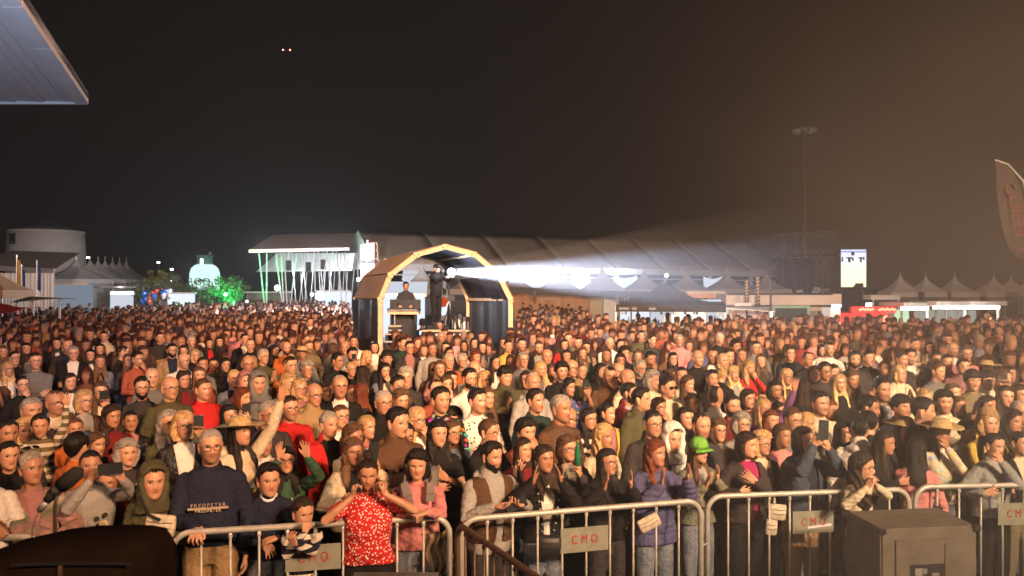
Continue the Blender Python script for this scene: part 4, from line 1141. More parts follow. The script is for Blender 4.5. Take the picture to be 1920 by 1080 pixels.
    # self-glowing sheets put in for the bright tent interior, then its lamps
    for xx, D, w, y0, y1, mt in ((1010,72,4.4,503,541,'back_glow'),(968,70,1.7,505,533,'back_glow'),(1090,73,1.9,508,540,'panel_glow'),(1175,74,2.6,516,541,'back_glow'),(1340,80,2.2,518,540,'back_glow'),(770,68,1.5,500,525,'back_glow')):
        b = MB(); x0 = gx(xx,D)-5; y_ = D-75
        b.add(*sheet([(x0-w/2,y_,hz(y1,D)),(x0+w/2,y_,hz(y1-2,D)),(x0+w/2*.8,y_+.6,hz(y0,D)),(x0-w/2*.9,y_+.6,hz(y0,D))], 6, 4, lambda u, v: (0,0,-.25*math.sin(math.pi*u)))); b.obj('glow_sheet', M[mt], t)
    for xx, yy in ((1014,506),(1004,506),(1146,512),(1081,506),(1250,516),(980,504),(950,506)):
        D = 68; b = MB(); b.lathe([(.01,-.16),(.14,-.1),(.16,0),(.12,.1),(.01,.16)], 10, (gx(xx,D)-5, D-75, hz(yy,D))); b.obj('hanging_lamp', M['lamp_white'], t)
    # ---- pagodas in front of the big tent
    row = [(792,490,'behind the follow spot operator'),(880,505,'behind the arched tent cover'),(965,500,'at the right edge of the arched tent'),(1047,499,'above the wooden wall with the door'),(1129,492,'with the tallest peak, inside the light beam'),(1208,500,'left above the black gazebo'),(1287,503,'right above the black gazebo'),(1362,503,'left of the twisted golden columns'),(1437,508,'behind the thin dark pole')]
    for i, (xx, yy, w_) in enumerate(row):
        D = 54 + i*1.0; pagoda(gx(xx, D), D, 3.0, hz(543, D), hz(yy+3, D), 'white pagoda tent ' + w_, 'peaked tents before the big tent', val=.35)
    # white lit kiosk seen through the arch, behind the desk
    D = 44; t = empty('lit_kiosk', (gx(757,D), D, 0), 0, 'white glowing kiosk front behind the sound desk man', 'kiosk')
    b = MB(); b.add(*sheet([(gx(722,D)-gx(757,D),0,hz(550,D)),(gx(800,D)-gx(757,D),0,hz(550,D)),(gx(802,D)-gx(757,D),0,hz(528,D)),(gx(726,D)-gx(757,D),0,hz(528,D))], 8, 2, lambda u, v: (0,.04*math.sin(u*20),0))); b.obj('fascia', M['back_glow'], t)
    b = MB(); b.box(gx(716,D)-gx(757,D),gx(796,D)-gx(757,D),.1,.16,0,hz(556,D)); b.obj('lit_wall', M['panel_glow'], t)
    b = MB(); b.box(gx(716,D)-gx(757,D),gx(800,D)-gx(757,D),-.1,.1,hz(556,D),hz(550.5,D)); b.obj('beam', M['wood_frame'], t)
    # brown boarded wall
    D = 52; t = empty('boarded_wall', (gx(1020,D), D, 0), 0, 'orange brown boarded stall wall with a pale framed door', 'stall')
    for k in range(8):
        x0 = gx(905+k*25, D)-gx(1020,D); x1 = gx(905+(k+1)*25, D)-gx(1020,D); b = MB(); b.box(x0+.012, x1-.012, (k%2)*.008, .06, 0, hz(545, D)); b.obj('board', M['wood_brown'], t)
    b = MB(); xa, xb, zt = gx(1016,D)-gx(1020,D), gx(1047,D)-gx(1020,D), hz(559,D)
    b.box(xa-.04,xa+.04,-.05,-.005,0,zt); b.box(xb-.04,xb+.04,-.05,-.005,0,zt); b.box(xa+.041,xb-.041,-.05,-.005,zt-.08,zt); b.obj('door_frame', M['cream_panel'], t)
    for x0, x1, mt in ((1105,1130,'cream_panel'),(1131,1156,'tent_white')):
        b = MB(); b.box(gx(x0,D)-gx(1020,D)+.02, gx(x1,D)-gx(1020,D), 0, .06, 0, hz(556, D)); b.obj('panel', M[mt], t)
    b = MB(); b.add(*sheet([(gx(905,D)-gx(1020,D),-1.6,hz(541,D)),(gx(1240,D)-gx(1020,D),-1.6,hz(560,D)),(gx(1240,D)-gx(1020,D),.4,hz(548,D)),(gx(905,D)-gx(1020,D),.4,hz(536,D))], 12, 3, lambda u, v: (0,0,.05*math.sin(u*30)*(1-v)))); b.obj('awning', M['canvas_grey'], t)
    b = MB(); b.box(-.08,.08,-1.75,-1.55,hz(560,50),hz(545,50)); o = b.obj('wall_lamp', M['black_metal'], t); o.location.x = gx(1001,52)-gx(1020,52)
    # ---- black gazebo with lit bar beneath
    D = 26.5; cx = gx(1257, D); t = empty('gazebo', (cx, D, 0), 0, 'black pop-up gazebo with printed edge over the lit bar at the right', 'gazebo')
    c = [Vector((gx(1155,26)-cx,-.5,hz(572,26))), Vector((gx(1361,25)-cx,-1.5,hz(573,25))), Vector((gx(1352,29)-cx,2.4,hz(566,29))), Vector((gx(1180,30)-cx,3.0,hz(566,30)))]
    ap = Vector((gx(1246,27)-cx,.8,hz(527,27)))
    b = MB(); V = []; F = []; n = 32; rows = 8
    for j in range(rows+1):
        u = (j/rows); 
        for i in range(n):
            q = i*4//n; f = i*4/n - q; p = c[q].lerp(c[(q+1)%4], f); v = p.lerp(ap, u); v.z -= .30*math.sin(math.pi*u)*(1-u*.3)*.8; V.append(v)
    for j in range(rows):
        for i in range(n): F.append((j*n+i, j*n+(i+1)%n, (j+1)*n+(i+1)%n, (j+1)*n+i))
    b.add(V, F); b.obj('roof', M['black_cloth'], t, False)
    b = MB()
    for k in range(4): b.bar(c[k]+Vector((0,0,-.10)), c[(k+1)%4]+Vector((0,0,-.10)), .02, .22)
    vl = b.obj('valance', M['black_cloth'], t)
    for xx, w in ((1172,.45),(1187,.16),(1220,.25)):
        b = MB(); y_ = -.52 - (gx(xx,26)-gx(1155,26))/(gx(1361,25)-gx(1155,26)); x0 = gx(xx,26)-cx; z_ = hz(578,26); b.box(x0-w/2,x0+w/2,y_-.025,y_-.012,z_-.045,z_+.035); b.obj('print_patch', M['canvas_grey'], vl)
    for k in range(4):
        b = MB(); b.box(c[k].x-.025,c[k].x+.025,c[k].y+.03,c[k].y+.08,0,c[k].z); b.obj('leg', M['white_paint'], t)
    D = 33; t = empty('lit_bar', (gx(1280,D), D, 0), 0, 'bright white bar stall glowing under the black gazebo', 'bar'); cx = gx(1280,D)
    for x0, x1, mt in ((1166,1222,'panel_glow'),(1224,1262,'back_glow'),(1264,1330,'panel_glow_warm'),(1332,1372,'back_glow')):
        b = MB(); b.box(gx(x0,D)-cx, gx(x1,D)-cx, .5, .56, .9, hz(580,D)); b.obj('lit_panel', M[mt], t)
    b = MB(); b.box(gx(1166,D)-cx, gx(1372,D)-cx, -.4, -.3, 0, 1.05); b.obj('counter', M['cream_panel'], t)
    b = MB(); b.box(gx(1318,D)-cx, gx(1357,D)-cx, .4, .46, hz(574,D), hz(562,D)); b.obj('upper_panel', M['back_glow'], t)
    rs = random.Random(5)
    for k in range(34):
        b = MB(); x0 = gx(1170+k*5.6,D)-cx; hh = rs.uniform(.15,.42); b.lathe([(.05,0),(.05,hh*.6),(.02,hh*.8),(.02,hh)], 7, (x0,.3,1.15+rs.choice((0,.0,.45)))); b.obj('bottle', M[rs.choice(['canvas_grey','black_metal','cream_panel','dark_green'])], t, True)
    # ---- cream roofed kiosk, gold columns, pole, green framed window
    D = 40; t = empty('orange_board', (gx(1330,D), D, 0), 0, 'cream and orange fascia board left of the twisted columns', 'sign'); cx = gx(1330,D)
    b = MB(); b.box(gx(1288,D)-cx, gx(1360,D)-cx, 0, .3, hz(551,D), hz(546,D)); b.obj('upper_board', M['cream_panel'], t)
    b = MB(); b.box(gx(1290,D)-cx, gx(1376,D)-cx, -.1, .2, hz(559,D), hz(551.4,D)); b.obj('lower_board', M['wood_brown'], t)
    D = 38; t = empty('food_truck', (gx(1470,D), D, 0), 0, 'long beige food truck with a green framed serving window', 'food truck'); cx = gx(1470,D)
    b = MB(); b.box(gx(1362,D)-cx, gx(1575,D)-cx, 0, 2.2, .45, hz(575,D)-.01); b.obj('body', M['cream_panel'], t)
    b = MB(); b.box(gx(1361,D)-cx, gx(1577,D)-cx, -.05, 2.3, hz(572,D), hz(551,D)); b.obj('roof_fascia', M['tent_roof'], t)
    b = MB(); b.box(gx(1362,D)-cx, gx(1560,D)-cx, -.09, -.055, hz(553,D), hz(550,D)); b.obj('roof_trim', M['black_metal'], t)
    xa, xb, za, zb = gx(1449,D)-cx, gx(1514,D)-cx, .9, hz(573,D)
    b = MB(); b.box(xa-.06,xa+.06,-.14,-.02,za,zb); b.box(xb-.06,xb+.06,-.14,-.02,za,zb); b.box(xa+.061,xb-.061,-.14,-.02,zb-.12,zb); b.box(xa+.061,xb-.061,-.14,-.02,za,za+.1); wn = b.obj('serving_window', M['green_frame'], t)
    b = MB(); b.box(xa+.06,xb-.06,-.06,-.01,za+.1,zb-.12); b.obj('pane', M['dark_green'], wn)
    b = MB(); b.box(gx(1518,D)-cx, gx(1530,D)-cx, -.06, -.01, 1.3, hz(583,D)); b.obj('side_window', M['canvas_grey'], t)
    b = MB(); b.box(gx(1532,D)-cx, gx(1560,D)-cx, -.06, -.01, 1.3, hz(583,D)); b.obj('hatch', M['dark_green'], t)
    for xx in (1385, 1545):
        b = MB(); b.tube([(gx(xx,D)-cx,.0,.42),(gx(xx,D)-cx,.25,.42)], .4, 16); b.obj('wheel', M['black_metal'], t)
    D = 34; t = empty('steel_counter_stall', (gx(1405,D), D, 0), 0, 'stainless stall with a pale canopy below the twisted columns', 'stall'); cx = gx(1405,D)
    b = MB(); b.add(*sheet([(gx(1352,D)-cx,-.6,hz(577,D)),(gx(1445,D)-cx,-.6,hz(583,D)),(gx(1446,D)-cx,.5,hz(577,D)),(gx(1352,D)-cx,.5,hz(574,D))], 4, 2)); b.obj('canopy', M['tent_white'], t)
    for x0, x1 in ((1364,1384),(1386,1404),(1408,1426),(1428,1446)):
        b = MB(); b.box(gx(x0,D)-cx, gx(x1,D)-cx, .4, .46, 0, hz(586,D)); b.obj('steel_panel', M['alu'], t)
    b = MB(); b.box(gx(1380,D)-cx, gx(1412,D)-cx, .2, .25, hz(574,D), hz(568,D)); b.obj('upper_box', M['alu'], t)
    for xx, y0, lab in ((1400,525,'twisted golden column, the left one of the pair'),(1421,518,'twisted golden column, the right and taller of the pair')):
        D = 36; z0, z1 = hz(572,D), hz(y0,D); t = empty('twisted_column', (gx(xx,D), D, z0), 0, lab, 'column', 'twisted golden columns')
        for ph, nm, mt in ((0,'gold_strand','gold'),(math.pi,'dark_strand','rust_metal')):
            b = MB(); H = z1-z0; b.tube([(.055*math.cos(u*26/40*2+ph), .055*math.sin(u*26/40*2+ph), H*u/40) for u in range(41)], .05, 6); b.obj(nm, M[mt], t, True)
        b = MB(); b.lathe([(.12,-.04),(.12,.02),(.05,.06)], 12); b.obj('base', M['black_metal'], t)
        b = MB(); b.tube([(0,0,-z0),(0,0,-.04)], .05, 8); b.obj('post', M['black_metal'], t)
    D = 32; t = empty('lamp_pole', (gx(1445,D), D, 0), 0, 'thin dark pole with a small lamp right of the golden columns', 'pole')
    b = MB(); b.tube([(0,0,0),(0,0,hz(526,D))], .045, 8); b.obj('pole', M['black_metal'], t)
    b = MB(); b.tube([(0,-.07,1.35),(0,-.07,1.75)], .04, 8); b.obj('tube_lamp', M['lamp_white'], t)
    # ---- red lit truck
    D = 31; cx = gx(1630,D); t = empty('red_food_truck', (cx, D, 0), 0, 'red food truck with rows of glowing red bulbs along its roof', 'food truck')
    zt = hz(575,D); b = MB(); b.box(gx(1583,D)-cx, gx(1680,D)-cx, .3, 2.2, .4, zt-.25); b.obj('body', M['red_truck'], t)
    b = MB(); b.box(gx(1583,D)-cx, gx(1597,D)-cx, .2, .29, .6, zt-.28); b.obj('lit_side_panel', M['sign_red'], t)
    b = MB(); b.box(gx(1598,D)-cx, gx(1682,D)-cx, .05, .29, zt-.24, zt); rf = b.obj('roof_sign', M['red_truck'], t)
    for k in range(15):
        xx = 1613+k*1.0*4.6
        if 1636 < xx < 1648: continue
        b = MB(); b.lathe([(.005,-.06),(.065,0),(.005,.06)], 8, (gx(xx,D)-cx, .0, zt-.09 if k%2 else zt-.12)); b.obj('bulb', M['lamp_red'], rf)
    b = MB(); b.box(gx(1602,D)-cx, gx(1668,D)-cx, .27, .295, 1.0, zt-.40); b.obj('serving_hatch', M['black_metal'], t)
    b = MB(); b.tube([(gx(1660,D)-cx,.15,1.05),(gx(1664,D)-cx,.15,1.3),(gx(1659,D)-cx,.15,1.5),(gx(1666,D)-cx,.15,1.62)], .035, 6); b.obj('neon_figure', M['lamp_red'], t)
    b = MB(); b.box(gx(1628,D)-cx-.08, gx(1628,D)-cx+.14, .0, .05, zt+.02, zt+.14); b.obj('roof_lamp', M['lamp_point2'], t)
    for x0 in (1600, 1665):
        b = MB(); b.tube([(gx(x0,D)-cx,.28,.4),(gx(x0,D)-cx,.5,.4)], .38, 14); b.obj('wheel', M['black_metal'], t)
    t = empty('ticket_booth', (gx(1572,D), D, 0), 0, 'narrow pale booth with a blue lamp left of the red truck', 'booth'); cx = gx(1572,D)
    b = MB(); b.box(gx(1563,D)-cx, gx(1582,D)-cx, .3, 1.2, 0, hz(577,D)); b.obj('cabin', M['tent_white'], t)
    b = MB(); b.box(-.16,.16,.1,.28,hz(576,D),hz(571,D)); b.obj('lamp', M['lamp_blue'], t)
    # ---- right stalls with strip lights
    rs = random.Random(9)
    for i, (x0, x1, yy, mt, lab) in enumerate(((1690,1740,577,'menu_green','lit stall with pale green menu boards right of the red truck'),(1750,1811,575,'board_glow','middle lit stall under white strip lights at the right'),(1813,1873,575,'board_glow','rightmost lit stall with a white post under strip lights'))):
        D = 30 - i*.6; cx = gx((x0+x1)/2, D); t = empty('market_stall', (cx, D, 0), 0, lab, 'stall', 'strip-lit stalls at the right')
        zt = hz(yy, D); b = MB(); b.box(gx(x0,D)-cx, gx(x1,D)-cx, -.05, .05, zt-.08, zt+.04); b.obj('strip_light', M['lamp_strip'], t)
        b = MB(); b.box(gx(x0,D)-cx-.1, gx(x1,D)-cx+.05, -.4, 1.6, zt+.05, zt+.2); b.obj('canopy', M['canvas_grey'], t)
        b = MB(); b.box(gx(x0,D)-cx, gx(x1,D)-cx, 1.4, 1.45, .9, zt-.1); b.obj('back_wall', M['canvas_grey'], t)
        for k in range(3):
            b = MB(); ww = (gx(x1,D)-gx(x0,D))/3; xa = gx(x0,D)-cx+k*ww; b.box(xa+.05, xa+ww-.07, 1.30, 1.36, 1.35+rs.random()*.1, 1.85); b.obj('menu_board', M[mt], t)
        b = MB(); b.box(gx(x0,D)-cx, gx(x1,D)-cx, .0, .5, 0, 1.0); b.obj('counter', M['canvas_grey'], t)
        b = MB(); b.box(gx(x1,D)-cx-.07, gx(x1,D)-cx-.01, -.04, .02, 0, zt); b.obj('post', M['white_paint'], t)
    for i, (xx, yy) in enumerate(((1688,511),(1736,514),(1790,514),(1863,516),(1896,518),(1930,521))):
        D = 84; pagoda(gx(xx,D), D, 3.4, hz(548,D), hz(yy,D), 'grey hazy pagoda tent, ' + ['leftmost of the right row','second of the right row','third of the right row','fourth of the right row','fifth of the right row','last one cut by the right edge'][i], 'hazy peaked tents at the right', mat='pagoda_hazed', val=.5, walls=(('front','canvas_grey'),))
    D = 45; b = MB(); b.box(gx(1633,D), gx(1688,D), D, D+1, hz(562,D), hz(553,D)); b.box(gx(1637,D), gx(1639,D), D, D+.1, 0, hz(562,D)); b.box(gx(1684,D), gx(1686,D), D, D+.1, 0, hz(562,D))
    tag(b.obj('flat_awning', M['tent_white']), 'flat grey awning roof above the red food truck', 'awning')
    # ---- stage rig and LED screen
    D = 72; cx = gx(1600,D); t = empty('led_screen', (cx, D, 0), 0, 'tall glowing LED screen showing dark stage rigging at the right', 'screen')
    b = MB(); b.box(gx(1578,D)-cx, gx(1624,D)-cx, 0, .12, hz(538,D), hz(468,D)); b.obj('display', M['led_screen'], t)
    b = MB(); b.box(gx(1576.5,D)-cx, gx(1625.5,D)-cx, .13, .35, hz(539,D), hz(467,D)); b.obj('cabinet', M['black_metal'], t)
    def blk(x0,y0,x1,y1): 
        b = MB(); b.box(gx(x0,D)-cx, gx(x1,D)-cx, -.012, -.004, hz(y1,D), hz(y0,D)); return b.obj('picture_shape', M['black_metal'], t)
    for r in ((1578,471.5,1624,473),(1596,473,1602,479),(1578,482,1581,491),(1586,482,1600,484.5),(1590,484.5,1595,492),(1597,484.5,1601,489),(1609,482,1621,484.5),(1612,484.5,1616,492),(1618,484.5,1621,488),(1603,531,1619,538.2),(1600,535,1603,538.2)): blk(*r)
    b = MB(); b.box(gx(1580,D)-cx, gx(1584,D)-cx, .15, .3, 0, hz(539,D)); b.box(gx(1616,D)-cx, gx(1620,D)-cx, .15, .3, 0, hz(539,D)); b.obj('support', M['black_metal'], t)
    def truss(name, p0, p1, w, label, n=14):
        t = empty(name, p0, 0, label, 'truss'); d = Vector(p1)-Vector(p0); u = d.normalized(); up = Vector((0,0,1)) if abs(u.z) < .9 else Vector((1,0,0)); sd = u.cross(up).normalized()*w*.5; up = sd.cross(u).normalized()*w*.5
        b = MB()
        for s1 in (-1,1):
            for s2 in (-1,1): b.tube([sd*s1+up*s2, d+sd*s1+up*s2], .035, 5)
        b.obj('chord', M['truss_grey'], t); b = MB()
        for k in range(n):
            a = d*(k/n); c = d*((k+1)/n); s = 1 if k%2 else -1
            b.tube([a+up*s+sd, c-up*s+sd], .02, 4); b.tube([a+up*s-sd, c-up*s-sd], .02, 4)
        tag(b.obj('lacing', M['truss_grey'], t), kind='stuff'); return t
    truss('roof_truss', px(1410,449,76), px(1568,437,72), .4, 'upper long roof truss of the dark far stage', 22)
    truss('roof_truss', px(1440,478,74), px(1566,477,72), .55, 'middle lattice truss of the dark far stage', 18)
    truss('roof_truss', px(1450,441,86), px(1512,438,84), .3, 'short topmost truss behind the far stage roof', 10)
    truss('tower_truss', px(1540,485,73), px(1556,600,73), .6, 'leaning grey tower truss of the far stage', 14)
    for xx, a, c_, lab in ((1466,448,478,'left'),(1472,447,478,'middle'),(1493,445,477,'right')):
        D = 75; b = MB(); b.tube([px(xx,a,D), px(xx,c_,D)], .05, 6); tag(b.obj('hanging_pipe', M['truss_grey']), lab + ' thin pipe hanging between the two stage trusses', 'pipe')
    D = 74; t = empty('far_stage', (gx(1510,D), D, 0), 0, 'dark far stage with black drapes under the lattice trusses', 'stage'); cx = gx(1510,D)
    b = MB(); b.add(*sheet([(gx(1455,D+3)-cx,3,0),(gx(1575,D+3)-cx,3,0),(gx(1575,D+3)-cx,3,hz(482,D+3)),(gx(1455,D+3)-cx,3,hz(482,D+3))], 24, 1, lambda u, v: (0,.12*math.sin(u*60),0))); b.obj('backdrop', M['black_cloth'], t)
    b = MB(); b.box(gx(1450,D)-cx, gx(1575,D)-cx, -.5, 3, 0, 1.2); b.obj('deck', M['black_metal'], t)
    for k in range(6):
        xx = 1468+k*17; b = MB(); b.lathe([(.09,-.2),(.14,0),(.10,.2)], 8, (gx(xx,D)-cx,.2,hz(486+(k%2)*4,D))); b.obj('stage_lamp', M['black_metal'], t)
    for xx, yy in ((1497,546),(1530,541),(1537,546),(1545,544),(1526,547)):
        b = MB(); b.box(gx(xx,D)-cx-.3,gx(xx,D)-cx+.3,-.4,-.2,hz(yy,D)-.12,hz(yy,D)+.12); b.obj('gear_box', M['tent_white'], t)
    # ---- tall floodlight mast
    D = 120; t = empty('light_mast', (gx(1509,D), D, 0), 0, 'very tall thin floodlight mast with a flat lamp ring against the night sky', 'mast'); H = hz(243,D)
    b = MB(); b.tube([(0,0,0),(0,0,H*.5),(-.1,0,H)], [.36,.26,.17], 12); b.obj('pole', M['mast_grey'], t, True)
    b = MB(); b.lathe([(.3,H-.1),(1.75,H-.06),(1.8,H+.06),(.3,H+.12)], 24); b.obj('lamp_ring', M['mast_grey'], t)
    for k in range(10):
        a = k*math.pi/5; b = MB(); b.box(1.5*math.cos(a)-.22,1.5*math.cos(a)+.22,1.5*math.sin(a)-.2,1.5*math.sin(a)+.2,H-.42,H-.11); b.obj('lamp_head', M['mast_lamp'], t)
    # ---- lit vertical sign left of the arch
    D = 50; cx = gx(693,D); t = empty('letter_sign', (cx, D, 0), 0, 'tall sign of glowing white tubes with red sides left of the arched tent', 'sign')
    for k, (xx, y0, y1) in enumerate(((677.5,459,488),(681.5,458,488),(685.5,457,488),(689,450,488),(693,456,488),(697,455,487),(700.5,455,487),(677.5,493,524),(681.5,493,524),(685.5,493,522),(689.5,493,520),(693.5,493,516),(697.5,493,512),(701,493,510))):
        b = MB(); b.box(gx(xx,D)-cx-.05, gx(xx,D)-cx+.05, -.05, .03, hz(y1,D), hz(y0,D)); b.obj('light_tube', M['sign_white'], t)
        b = MB(); b.box(gx(xx,D)-cx+.052, gx(xx,D)-cx+.08, -.03, .05, hz(y1,D), hz(y0,D)); b.obj('red_edge', M['sign_red'], t)
    b = MB()
    for a, c_ in (((703,455),(707,455)),((707,455),(709,490)),((703,470),(708,470)),((703,485),(709,485))): b.bar(px(*a,D)-Vector((cx,D,0)), px(*c_,D)-Vector((cx,D,0)), .05)
    b.obj('frame', M['cream_panel'], t)
    b = MB(); b.tube([(gx(680,D)-cx,.1,0),(gx(680,D)-cx,.1,hz(460,D))], .06, 6); b.tube([(gx(700,D)-cx,.1,0),(gx(700,D)-cx,.1,hz(460,D))], .06, 6); b.obj('post', M['alu'], t)
    # ---- drone lights
    t = empty('drone', px(537.5,94,60), 0, 'small dark drone with two red lights high in the night sky', 'drone')
    b = MB(); b.box(-.18,.18,-.08,.08,-.03,.04); b.tube([(-.27,0,.02),(.27,0,.02)], .018, 6); b.tube([(-.2,.15,.02),(.2,-.15,.02)], .015, 6); b.obj('body', M['black_metal'], t)
    for s in (-1,1):
        b = MB(); b.lathe([(.003,-.055),(.05,0),(.003,.055)], 8, (s*.265,-.04,0)); b.obj('light', M['drone_red'], t)
    # ---- feather flag, right edge
    D = 13; t = empty('feather_flag', (gx(1915,D), D, 0), 0, 'tall pale feather banner with red lettering at the right edge', 'flag'); cx = gx(1915,D)
    L = [(1866,303),(1868,330),(1872,370),(1878,410),(1884,440),(1892,465),(1905,483)]; R = [(1868,302),(1892,315),(1912,350),(1925,400),(1932,440),(1936,470),(1938,492)]
    V = []; F = []; m = 8
    for s in (0,1):
        for (a, c_) in zip(L, R):
            for i in range(m+1):
                u = i/m; x = a[0]*(1-u)+c_[0]*u; y = a[1]*(1-u)+c_[1]*u; V.append((gx(x,D)-cx, .03*math.sin(u*5+y*.02)+s*.006, hz(y,D)))
    k_ = len(L)*(m+1)
    for j in range(len(L)-1):
        for i in range(m):
            q = (j*(m+1)+i, j*(m+1)+i+1, (j+1)*(m+1)+i+1, (j+1)*(m+1)+i); F.append(q[::-1]); F.append(tuple(x+k_ for x in q))
    b = MB(); b.add(V, F); b.obj('banner', M['flag_cloth'], t, True)
    b = MB(); b.tube([(gx(1940,D)-cx,0,0),(gx(1939,D)-cx,0,hz(440,D)),(gx(1920,D)-cx,0,hz(340,D)),(gx(1890,D)-cx,0,hz(308,D)),(gx(1866,D)-cx,0,hz(300,D))], .014, 6); b.obj('pole', M['alu'], t)
    text_obj('lettering', 'LIIEM', .30, M['red_print'], t, (gx(1902,D)-cx, -.06, hz(405,D)), (math.radians(90), math.radians(83), 0), .002, 1.0)
    b = MB(); b.tube([(gx(1890,D)-cx+.075*math.cos(a*.5), -.06, hz(356,D)+.09*math.sin(a*.5)) for a in range(12)], .018, 6); b.obj('ring_emblem', M['red_print'], t)
    b = MB(); b.box(gx(1900,D)-cx, gx(1918,D)-cx, -.065, -.058, hz(472,D), hz(466,D)); b.obj('small_print', M['red_print'], t)

# ------------------------------------------------------------------ the arched control tent
def build_foh():
    M = MAT; D = 22.; cx = gx(835.5, D)
    t = empty('arched_tent', (cx, D, 0), 0, 'arched control tent with timber frames and dark cover in the middle of the crowd', 'tent')
    P = [(-122,655),(-122,562),(-103,516),(-54,478),(0,463),(54,477),(99,515),(122,562),(122,655)]
    f0 = [Vector((x/FPX*D, 0, hz(y, D))) for x, y in P]; f0[0].z = 0; f0[-1].z = 0
    sh = Vector((gx(773,25.2)-cx, 3.2, 0)); sc = 1.0
    f1 = [Vector((p.x*.985, 0, p.z*.985 if p.z else 0)) + sh for p in f0]
    def arch(f, w, name):
        for i in range(8):
            b = MB(); d = (f[i+1]-f[i]).normalized()*.04; b.bar(f[i]-d*(i>0), f[i+1]+d*(i<7), w, w*.8, (0,1,0)); b.obj(name, M['wood_frame'], t)
        for i in range(1, 8):
            b = MB(); p = f[i]; b.box(p.x-.075,p.x+.075,p.y-w*.5-.02,p.y-w*.5+.01,p.z-.07,p.z+.07); b.obj('gusset', M['wood_frame'], t)
            for k in (-1,1):
                b = MB(); b.tube([(p.x+k*.06,p.y-w*.5-.035,p.z+k*.02),(p.x+k*.06,p.y-w*.5-.02,p.z+k*.02)], .018, 6); b.obj('bolt', M['black_metal'], t)
    arch(f0, .125, 'front_frame'); arch(f1, .11, 'rear_frame')
    for i in range(1, 8):
        b = MB(); b.bar(f0[i]+Vector((0,.12,0)), f1[i]-Vector((0,.1,0)), .05, .08); b.obj('purlin', M['wood_frame'], t)
    for i in range(8):
        a, b_, c, d = f0[i], f0[i+1], f1[i+1], f1[i]
        nrm = (b_-a).cross(Vector((0,1,0))).normalized(); cen = Vector((0,0,1.0))
        if nrm.dot((a+b_)/2 - cen) < 0: nrm = -nrm
        o = nrm*.085
        q = [a+o+Vector((0,-.02,0)), b_+o+Vector((0,-.02,0)), c+o, d+o]
        m = 'black_sheet' if i in (0,7) else 'arch_cover'
        bb = MB(); bb.add(*sheet(q, 8, 6, (lambda u, v: (0,0,.0)) if i not in (0,7) else (lambda u, v: (.04*math.sin(v*14+u*3), 0, 0)), .02)); bb.obj('cover_panel', M[m], t)
        q2 = [p - nrm*.045 for p in q]
        bb = MB(); bb.add(*sheet([p - nrm*.02 for p in q2], 8, 10, lambda u, v: (.015*math.sin(v*40), 0, .015*math.sin(v*40+1)), .01)); bb.obj('lining', M['black_sheet'], t)
    # riser
    R = empty('riser', (cx-.35, D+1.3, 0), 0, 'black carpeted riser platform inside the arched tent', 'platform')
    b = MB(); b.box(-1.5,1.65,-.7,1.3,1.05,1.13); b.obj('deck', M['black_metal'], R)
    b = MB(); b.box(-1.45,1.6,-.66,1.26,0,1.045); b.obj('skirt', M['black_cloth'], R)
    # mixing desk on a case
    D2 = 22.8; X = gx(758, D2); t = empty('mixing_desk', (X, D2, 0), 0, 'sound mixing desk with raised lid on pale edged case, left inside the arch', 'mixing desk')
    b = MB(); b.box(-.45,.43,-.2,.25,hz(589,D2),hz(584,D2)); b.obj('case_top', M['wood_frame'], t)
    b = MB(); b.box(-.38,-.34,-.16,.2,.0,hz(589,D2)-.003); b.box(.30,.34,-.16,.2,.0,hz(589,D2)-.003); b.box(-.339,.299,.16,.2,.6,hz(589,D2)-.003); b.obj('case_body', M['black_metal'], t)
    b = MB(); b.box(-.46,.45,-.15,.2,hz(583.6,D2),hz(578,D2)); dk = b.obj('console', M['black_metal'], t)
    for k in range(16):
        b = MB(); b.box(-.41+k*.05,-.385+k*.05,-.165,-.153,hz(582.5,D2),hz(580,D2)); b.obj('fader', M['alu'], dk)
    b = MB(); b.bar((-.44,.22,hz(570,D2)),(.44,.22,hz(570,D2)),.05,.25); b.obj('lid', M['black_metal'], t)
    b = MB(); b.tube([(-.25,-.18,hz(583,D2)),(-.24,-.2,1.7),(-.26,-.19,1.4)], .009, 5); b.obj('cable', M['white_paint'], t)
    for xx, y0, y1, w, lab in ((741,610,619,.34,'flight case with pale metal edges beneath the mixing desk'),(736,625,640,.36,'dark flight case at the foot of the left timber post')):
        D3 = 21.9; b = MB(); t = empty('flight_case', (gx(xx,D3), D3, 0), 0, lab, 'case'); z1, z0 = hz(y0,D3), hz(y1,D3)
        b.box(-w/2,w/2,-.15,.15,0,z1-.02); b.obj('body', M['black_metal'], t)
        b = MB(); b.box(-w/2-.01,w/2+.01,-.16,.16,z1-.035,z1); b.obj('edge_trim', M['cream_panel'], t)
        b = MB(); b.box(-w/2-.012,w/2+.012,-.162,.162,z0-.02,z0+.02); b.obj('middle_trim', M['alu'], t)
    # front table
    D3 = 21.4; t = empty('control_table', (gx(832,D3), D3, 0), 0, 'long black control table before the two seated technicians', 'table')
    z = hz(619,D3); b = MB(); b.box(-.6,.68,-.12,.25,z-.035,z); b.obj('top', M['wood_frame'], t)
    b = MB(); b.box(-.56,.64,-.09,.2,.0,z-.04); b.obj('front_board', M['black_metal'], t)
    for k in range(5):
        b = MB(); b.box(-.42+k*.21,-.32+k*.21,-.103,-.093,z-.15,z-.09); b.obj('knob_panel', M['alu'], t)
    b = MB(); b.box(-.63,-.605,-.1,-.03,z-.18,z-.02); b.obj('blue_light', M['lamp_blue'], t)
    # follow spot on stand
    D4 = 22.8; lx, lz = gx(846,D4), hz(510,D4); aim = Vector((6.2,-1.5,2.5)); src = Vector((lx, D4, lz)); d = (aim-src).normalized()
